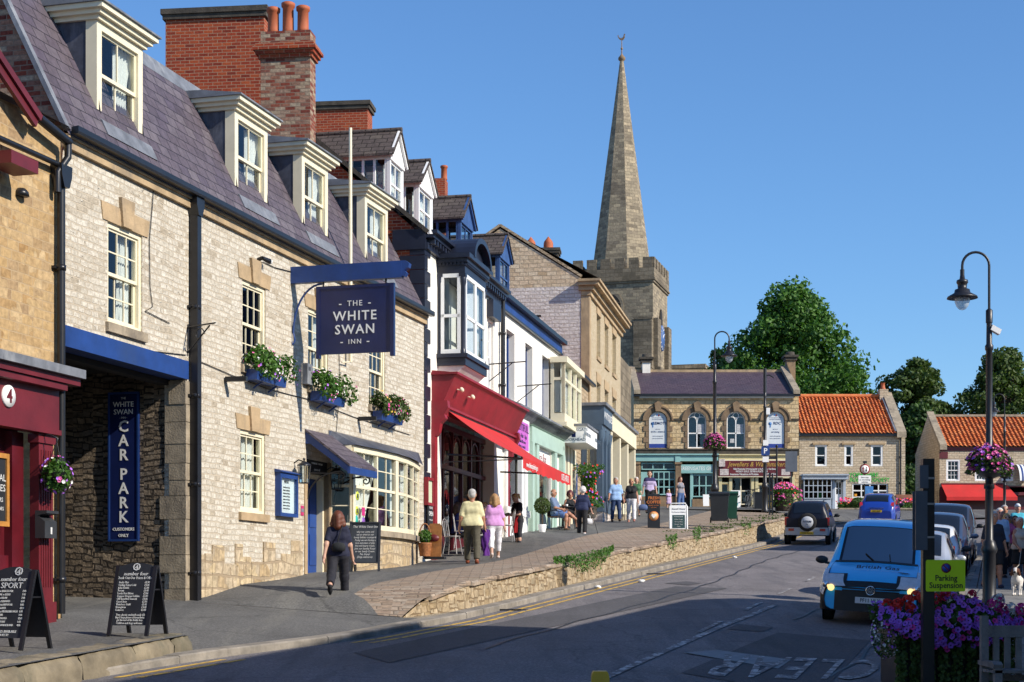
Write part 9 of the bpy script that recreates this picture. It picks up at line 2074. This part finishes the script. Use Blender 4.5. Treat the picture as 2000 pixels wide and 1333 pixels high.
def bag(label, at, sz, c, name='handbag', strap=None):
 t = thing(name, label, 'bag', at); b = MB(); b.lathe([(.02, -sz), (sz*.85, -sz*.95), (sz, -sz*.4), (sz*.8, .1*sz), (sz*.3, .25*sz)], n=12); b.v = [(x, y*.45, z) for x, y, z in b.v]; obj('pouch', b, cloth(c), t); b = MB(); b.tube(strap or [(-sz*.5, 0, .1*sz), (-sz*.3, 0, sz), (sz*.3, 0, sz), (sz*.5, 0, .1*sz)], .010, 5); obj('strap', b, cloth(c), t)
st0 = ((24, 3, 6), (-20, 3, 18)); st1 = ((-18, 2, 22), (20, 2, 4)); sit_l = ((84, 6, 82), (84, 6, 82))
NV = (.010, .012, .035); BK = (.012, .012, .014); WH = (.72, .70, .72)
# left pavement, near to far
t, h = person('woman in black top and trousers walking away past the inn door', 660, 1174, 108, 184, 1.66, 'f', 1.02, 3, arms=((-22, 12, 8, 0), (14, 14, 10, 0)), legs=((-26, 3, 40), (20, 3, 3)), hair=('auburn', 'bob'), top=(NV, .40, .50), low=((.013, .013, .02), 'trousers', .97), shoe=BK, lod=.85)
bag('small black shoulder bag on the back of the woman in black', t.location+Vector((.03, -.16, 1.02)), .13, (.012, .014, .016), strap=[(-.02, 0, 0), (.0, .02, .12), (.06, .06, .33), (.03, .12, .36)])
t, h = person('stout man in pale yellow shirt and olive trousers walking away', 922, 1102, 83, 176, 1.74, 'm', 1.22, 2, arms=((-8, 14, 14, 0), (6, 14, 12, 0)), legs=((16, 4, 4), (-8, 4, 10)), hair=('grey', 'short'), top=((.68, .62, .36), .48, .50), low=((.085, .075, .05), 'trousers', .98), shoe=(.20, .045, .015), skin='tan')
b = MB(); tj = thing('folded_jacket', 'purple jacket hanging from the stout man\'s right hand', 'jacket', h['hand', 1]); b.grid(lambda i, j: (.09*math.cos(6.28*i)*(1-.2*j)+.03*math.sin(j*9+i*12), .05*math.sin(6.28*i)+.01*math.sin(i*31), .04-.62*j), 24, 8); obj('cloth', b, cloth((.10, .015, .20)), tj)
person('woman in lilac blouse and white cropped trousers walking away', 966, 1090, 80, 190, 1.58, 'f', 1.2, 3, arms=((4, 12, 14, 0), (-6, 14, 16, 0)), legs=((-18, 4, 16), (18, 4, 3)), hair=('sandy', 'bob'), top=((.62, .30, .60), .5, .50), low=(WH, 'trousers', .84), shoe=(.62, .50, .44))
t, h = person('waitress in black with a long red apron looking at her pad', 1012, 1076, 67, -52, 1.66, 'f', .88, 6, head=(0, 28), arms=((18, 8, 72, 30), (14, 8, 78, 34)), legs=((6, 3, 3), (-4, 3, 4)), hair=('blonde', 'pony'), top=(BK, .35, .52), low=((.02, .02, .028), 'leggings', .92), shoe=(.10, .10, .11), apron=(.50, .015, .02))
tn = thing('order_pad', 'small dark order pad in the hands of the waitress', 'notepad', (h['hand', 0]+h['hand', 1])/2+Vector((0, 0, .03))); b = MB(); b.obox((0, 0, 0), (.05, 0, .01), (0, .07, .02), (0, -.002, .008)); obj('pad', b, M['blk'], tn)
# restaurant seats
def bistro(label, loc, rz, m=None):
 t = thing('bistro_chair', label, 'chair', loc, rz, 'pale metal bistro chairs'); m = m or M['bistro']
 b = MB(); b.lathe([(0, .44), (.19, .44), (.2, .455), (.19, .465), (0, .465)], n=16); obj('seat', b, m, t)
 for sx in (-1, 1):
  for sy in (-1, 1): b = MB(); b.tube([(sx*.13, sy*.13, .44), (sx*.19, sy*.19, 0)], .011, 5); obj('leg', b, m, t)
 b = MB(); b.tube([(-.17, .15, .44), (-.18, .2, .75)]+[(-.18*math.cos(a), .2+.02*math.sin(a), .75+.15*math.sin(a)) for a in [math.pi*k/8 for k in range(1, 8)]]+[(.18, .2, .75), (.17, .15, .44)], .011, 5); b.tube([(-.08, .17, .46), (-.05, .21, .85)], .008, 4); b.tube([(.08, .17, .46), (.05, .21, .85)], .008, 4); obj('backrest', b, m, t)
M['bistro'] = paint('pale_metal', (.42, .40, .38), .4, .15, metal=.5)
for k, (u, v, s, rz, lab) in enumerate(((884, 1083, 77, 70, 'pale metal bistro chair beside the wooden board'), (901, 1072, 75, 95, 'pale metal bistro chair hidden mostly by the stout man'), (933, 1080, 75, -60, 'pale metal bistro chair behind the legs of the stout man'), (990, 1058, 70, -80, 'pale metal bistro chair left of the waitress'))): bistro(lab, P(u, v, s), R(rz))
t = thing('bistro_table', 'small round cafe table under the red awning', 'table', P(915, 1072, 74.5)); b = MB(); b.lathe([(0, .72), (.32, .72), (.33, .735), (0, .74)], n=18); obj('tabletop', b, M['bistro'], t); b = MB(); b.tube([(0, 0, 0), (0, 0, .72)], .025, 8); b.lathe([(.2, 0), (.18, .03), (.03, .05)], n=12); obj('pedestal', b, M['iron'], t)
person('seated person in a dark blue top, half hidden under the awning', 893, 1078, 74, 120, 1.66, 'f', 1.05, 4, arms=((20, 8, 60, 20), (20, 8, 60, 20)), legs=sit_l, hair=('brown', 'bob'), top=((.02, .035, .16), .9, .50), low=(BK, 'trousers', .95), shoe=BK, sit=1, lod=1.2)
person('seated woman with brown hair seen between the couple walking', 948, 1076, 73, -30, 1.64, 'f', 1.0, 4, arms=((20, 8, 60, 20), (20, 8, 60, 20)), legs=sit_l, hair=('sandy', 'bob'), top=((.05, .04, .05), .5, .50), low=(BK, 'trousers', .95), shoe=BK, sit=1, lod=1.2)
# cafe couple farther up
def armchair(label, loc, rz): 
 t = thing('cafe_armchair', label, 'chair', loc, rz, 'brown cafe armchairs'); b = MB(); b.box(-.22, .22, -.22, .2, .42, .455); obj('seat', b, M['wick'], t); b = MB(); b.grid(lambda i, j: (.24*math.cos(math.pi*i), .2+.06*math.sin(math.pi*i), .45+.40*j), 10, 3); obj('backrest', b, M['wick'], t)
 for sx in (-1, 1): b = MB(); b.tube([(sx*.25, -.2, .42), (sx*.26, -.2, .63), (sx*.26, .2, .66)], .016, 5); obj('arm', b, M['iron'], t)
 for sx in (-1, 1):
  for sy in (-1, 1): b = MB(); b.tube([(sx*.21, sy*.2, .43), (sx*.23, sy*.23, 0)], .014, 5); obj('leg', b, M['iron'], t)
M['wick'] = paint('brown_weave', (.16, .08, .035), .7, .5, 30)
p1 = P(1085, 1036, 58.5); p2 = P(1113, 1034, 57.2)
armchair('brown cafe armchair under the bald seated man', p1, R(70)); armchair('brown cafe armchair under the red haired seated woman', p2, R(12))
person('bald man in a blue checked shirt and denim shorts, seated cross legged', 0, 0, 0, 70, 1.74, 'm', 1.12, -8, head=(10, 8), arms=((22, 10, 48, 25), (22, 10, 48, 25)), legs=((92, 4, 40), (82, 6, 84)), skin='tan', hair=('grey', 'bald'), top=((.13, .18, .28), .48, .50), low=((.09, .16, .36), 'shorts', .46), shoe=(.12, .07, .04), glasses=True, loc=p1, sit=1)
person('woman with curly dark red hair in a black sleeveless top, seated', 0, 0, 0, 12, 1.66, 'f', 1.08, 4, arms=((30, 10, 118, 30), (14, 16, 50, 0)), legs=((84, 4, 80), (86, 6, 78)), skin='tan', hair=('plum', 'curly'), top=(BK, .0, .50), low=(BK, 'trousers', .6), shoe=(.05, .04, .04), glasses=True, loc=p2, sit=1)
t = thing('cafe_table', 'round dark cafe table with white cups between the seated couple', 'table', P(1100, 1032, 58)); b = MB(); b.lathe([(0, .70), (.36, .70), (.37, .72), (0, .725)], n=18); obj('tabletop', b, M['iron'], t); b = MB(); b.tube([(0, 0, 0), (0, 0, .7)], .03, 8); b.lathe([(.22, 0), (.2, .03), (.03, .05)], n=12); obj('pedestal', b, M['iron'], t)
for k, (x, y) in enumerate(((-.12, -.08), (.12, .06))): tc = thing('cup', ('white cup on the left of the cafe table', 'white cup on the right of the cafe table')[k], 'cup', t.location+Vector((x, y, .726))); b = MB(); b.lathe([(.02, 0), (.04, .03), (.045, .08), (.04, .08)], n=10); obj('bowl', b, M['letter'], tc)
t, h = person('white haired old lady in a navy jacket and black trousers, seen from behind', 1137, 1046, 60.5, 165, 1.56, 'f', 1.05, 12, head=(10, 6), arms=((0, 12, 10, 0), (10, 16, 30, 0)), legs=((6, 3, 4), (-6, 3, 8)), hair=('white', 'curly'), top=((.014, .022, .07), .72, .50), low=(BK, 'trousers', .97), shoe=WH)
stick('black walking stick held by the old lady in navy', h['hand', 1]+Vector((0, 0, .02)), P(1168, 1044, 60.5)); bag('white carrier bag hanging beside the old lady in navy', h['hand', 1]+Vector((-.13, .0, -.22)), .16, (.7, .7, .7), 'carrier_bag')
t, h = person('grey haired man in a light blue shirt and jeans walking with a stick', 1203, 1019, 49.5, 8, 1.72, 'm', 1.12, 0, head=(-45, 0), arms=((2, 14, 12, 0), (10, 18, 30, 0)), legs=((10, 4, 6), (-6, 4, 10)), skin='tan', hair=('grey', 'short'), top=((.30, .46, .72), .5, .47), low=((.025, .05, .13), 'trousers', .98), shoe=(.06, .035, .02))
stick('pale walking stick of the man in the light blue shirt', h['hand', 1]+Vector((0, 0, .02)), P(1186, 1017, 49.5))
t, h = person('blonde woman in black top and white trousers wearing sunglasses', 1233, 1020, 49.5, -8, 1.70, 'f', 1.06, 0, arms=((-6, 14, 14, 0), (2, 14, 16, 0)), legs=((14, 3, 3), (-10, 3, 12)), skin='tan', hair=('blonde', 'short'), top=(BK, .22, .52), low=(WH, 'trousers', .98), shoe=(.35, .15, .12), glasses=True)
bag('black shoulder bag of the blonde woman in white trousers', t.location+Vector((-.27, .05, .92)), .17, BK)
t, h = person('person in green and white mostly hidden behind the blonde woman', 1243, 1009, 47, -5, 1.62, 'f', 1.0, 0, hair=('white', 'short'), top=((.05, .14, .06), .4, .52), low=(WH, 'trousers', .7), shoe=BK, lod=1.3)
bag('blue patterned bag held behind the blonde woman', h['hand', 0]+Vector((.08, 0, -.25)), .2, (.08, .12, .25), 'shopping_bag')
person('young man in a lilac and navy football shirt walking down the hill', 1269, 1002, 45, 6, 1.80, 'm', .92, 0, head=(-20, 10), arms=((4, 12, 10, 0), (-4, 14, 12, 0)), legs=((10, 2, 4), (-6, 2, 8)), hair=('brown', 'short'), top=((.46, .38, .58), .5, .50), low=(BK, 'trousers', .98), shoe=BK, band=(.03, .025, .10))
person('small girl in a white sun hat and lilac dress', 1306, 1000, 39.5, 10, 1.10, 'f', 1.0, 0, hair=('blonde', 'bob'), top=((.52, .40, .60), .2, .40), low=((.52, .40, .60), 'skirt', .34), shoe=(.5, .3, .35), hat=(.7, .65, .6), lod=1.5)
person('woman with auburn hair in a grey vest and jeans by the teal shop', 1329, 1000, 40.5, 30, 1.68, 'f', 1.0, 0, arms=((0, 10, 14, 0), (-2, 12, 10, 0)), hair=('auburn', 'long'), top=((.22, .22, .25), 0, .52), low=((.06, .12, .28), 'trousers', .97), shoe=BK, lod=1.4)
# right pavement
def RP(u, s): Y = F/s; return Vector(((u-1000)/s, Y, zr(Y)+.12-CAM+.0))
t, h = person('man in black T-shirt and shorts walking with a stick on the right pavement', 0, 0, 0, 10, 1.80, 'm', 1.15, 2, head=(14, 4), arms=((2, 14, 12, 0), (8, 16, 22, 0)), legs=((8, 4, 4), (-10, 4, 14)), skin='tan', hair=('grey', 'short'), top=((.012, .016, .03), .5, .48), low=(BK, 'shorts', .46), shoe=(.02, .02, .05), loc=RP(1940, 82))
stick('thin black walking stick in the hand of the man in black', h['hand', 1]+Vector((0, 0, .02)), RP(1908, 82))
person('man in a pale blue shirt half hidden behind the man in black', 0, 0, 0, 5, 1.82, 'm', 1.1, 0, skin='pink', hair=('white', 'short'), top=((.40, .55, .72), .5, .50), low=(BK, 'trousers', .97), shoe=BK, loc=RP(1953, 74), lod=1.2)
person('tall grey haired man wearing sunglasses at the back of the group', 0, 0, 0, 0, 1.84, 'm', 1.05, 0, skin='tan', hair=('grey', 'short'), top=((.10, .12, .15), .5, .50), low=(BK, 'trousers', .97), shoe=BK, glasses=True, loc=RP(1962, 67), lod=1.3)
person('woman in pink with sunglasses raising a hand to her face', 0, 0, 0, 0, 1.66, 'f', 1.05, 0, arms=((40, 20, 120, 20), (0, 10, 10, 0)), hair=('blonde', 'bob'), top=((.50, .10, .24), .3, .50), low=(BK, 'trousers', .8), shoe=BK, glasses=True, loc=RP(1966, 72), lod=1.2)
t, h = person('woman in a striped cream top and black skirt leading a dog', 0, 0, 0, 18, 1.64, 'f', 1.15, 0, arms=((14, 10, 60, 20), (12, 12, 40, 10)), legs=((8, 3, 4), (-6, 3, 8)), skin='tan', hair=('white', 'short'), top=((.55, .48, .40), .0, .52), low=(BK, 'skirt', .30), shoe=(.3, .2, .15), loc=RP(1993, 80))
person('woman in a red top with sunglasses beside the dog walker', 0, 0, 0, 0, 1.60, 'f', 1.1, 0, skin='tan', hair=('brown', 'short'), top=((.40, .02, .06), .3, .50), low=((.1, .1, .12), 'trousers', .97), shoe=BK, glasses=True, loc=RP(1983, 72), lod=1.2)
person('man in a turquoise T-shirt and white cap at the right edge', 0, 0, 0, 0, 1.78, 'm', 1.1, 0, skin='pink', hair=('grey', 'short'), top=((.06, .42, .55), .5, .50), low=((.2, .2, .2), 'shorts', .46), shoe=BK, hat=(.6, .65, .68), loc=RP(1988, 58), lod=1.3)
# van driver
person('van driver in a blue shirt behind the windscreen', 0, 0, 0, -17, 1.74, 'm', 1.0, -6, arms=((40, 10, 40, 10), (40, 10, 40, 10)), legs=((80, 5, 60), (80, 5, 60)), hair=('brown', 'short'), top=((.05, .10, .22), .5, .50), low=(BK, 'trousers', .9), shoe=BK, sit=1, loc=VAN.matrix_basis @ Vector((-.36, -.22, .20)), lod=1.2)
# dog: one continuous body
dl = RP(1986, 88); t = thing('dog', 'white and brown spaniel on a lead at the right edge', 'dog', dl, R(-22)); dp = [((0, -.20, .36), (0, .02, .37), .105, .10), ((0, .02, .37), (0, .22, .36), .098, .085), ((0, -.24, .42), (0, -.33, .53), .07, .055), ((0, -.33, .55), (0, -.40, .55), .068, .055), ((0, -.42, .53), (0, -.50, .51), .038, .03), ((.06, -.34, .56), (.085, -.35, .45), .03, .028), ((-.06, -.34, .56), (-.085, -.35, .45), .03, .028), ((0, .28, .40), (0, .40, .50), .022, .012)]
for sx in (.065, -.065): dp += [((sx, -.20, .32), (sx, -.20+.02*(sx > 0), .17), .045, .028), ((sx, -.20+.02*(sx > 0), .17), (sx, -.19, .02), .026, .02), ((sx, -.19, .02), (sx, -.23, .02), .024, .02), ((sx, .20, .34), (sx, .15, .22), .065, .04), ((sx, .15, .22), (sx, .25, .15), .036, .024), ((sx, .25, .15), (sx, .23, .02), .024, .02), ((sx, .23, .02), (sx, .19, .02), .024, .02)]
v_, q_ = surf_net(dp, .014, None, .03); f_ = v_[q_].mean(1); mi = ((np.sin(f_[:, 1]*9+1)+np.sin(f_[:, 2]*11+f_[:, 0]*13) > .55) & (f_[:, 2] > .28)).astype(int); mi[(f_[:, 1] < -.32) & (np.abs(f_[:, 0]) > .035)] = 1; mi[(f_[:, 1] < -.495)] = 2
obj('body', (v_, q_, mi, True), [paint('white_fur', (.62, .58, .54), .9, .2, 30), paint('brown_fur', (.10, .035, .015), .9, .3, 30), M['blk']], t)
b = MB(); tl = thing('dog_lead', 'pale lead from the woman\'s hand to the dog', 'lead', dl); e = h['hand', 1]-dl; b.tube([(-.15, -.1, .5), tuple(e*.55+Vector((0, 0, .12))), tuple(e)], .008, 5); obj('lead', b, cloth((.4, .36, .3)), tl)
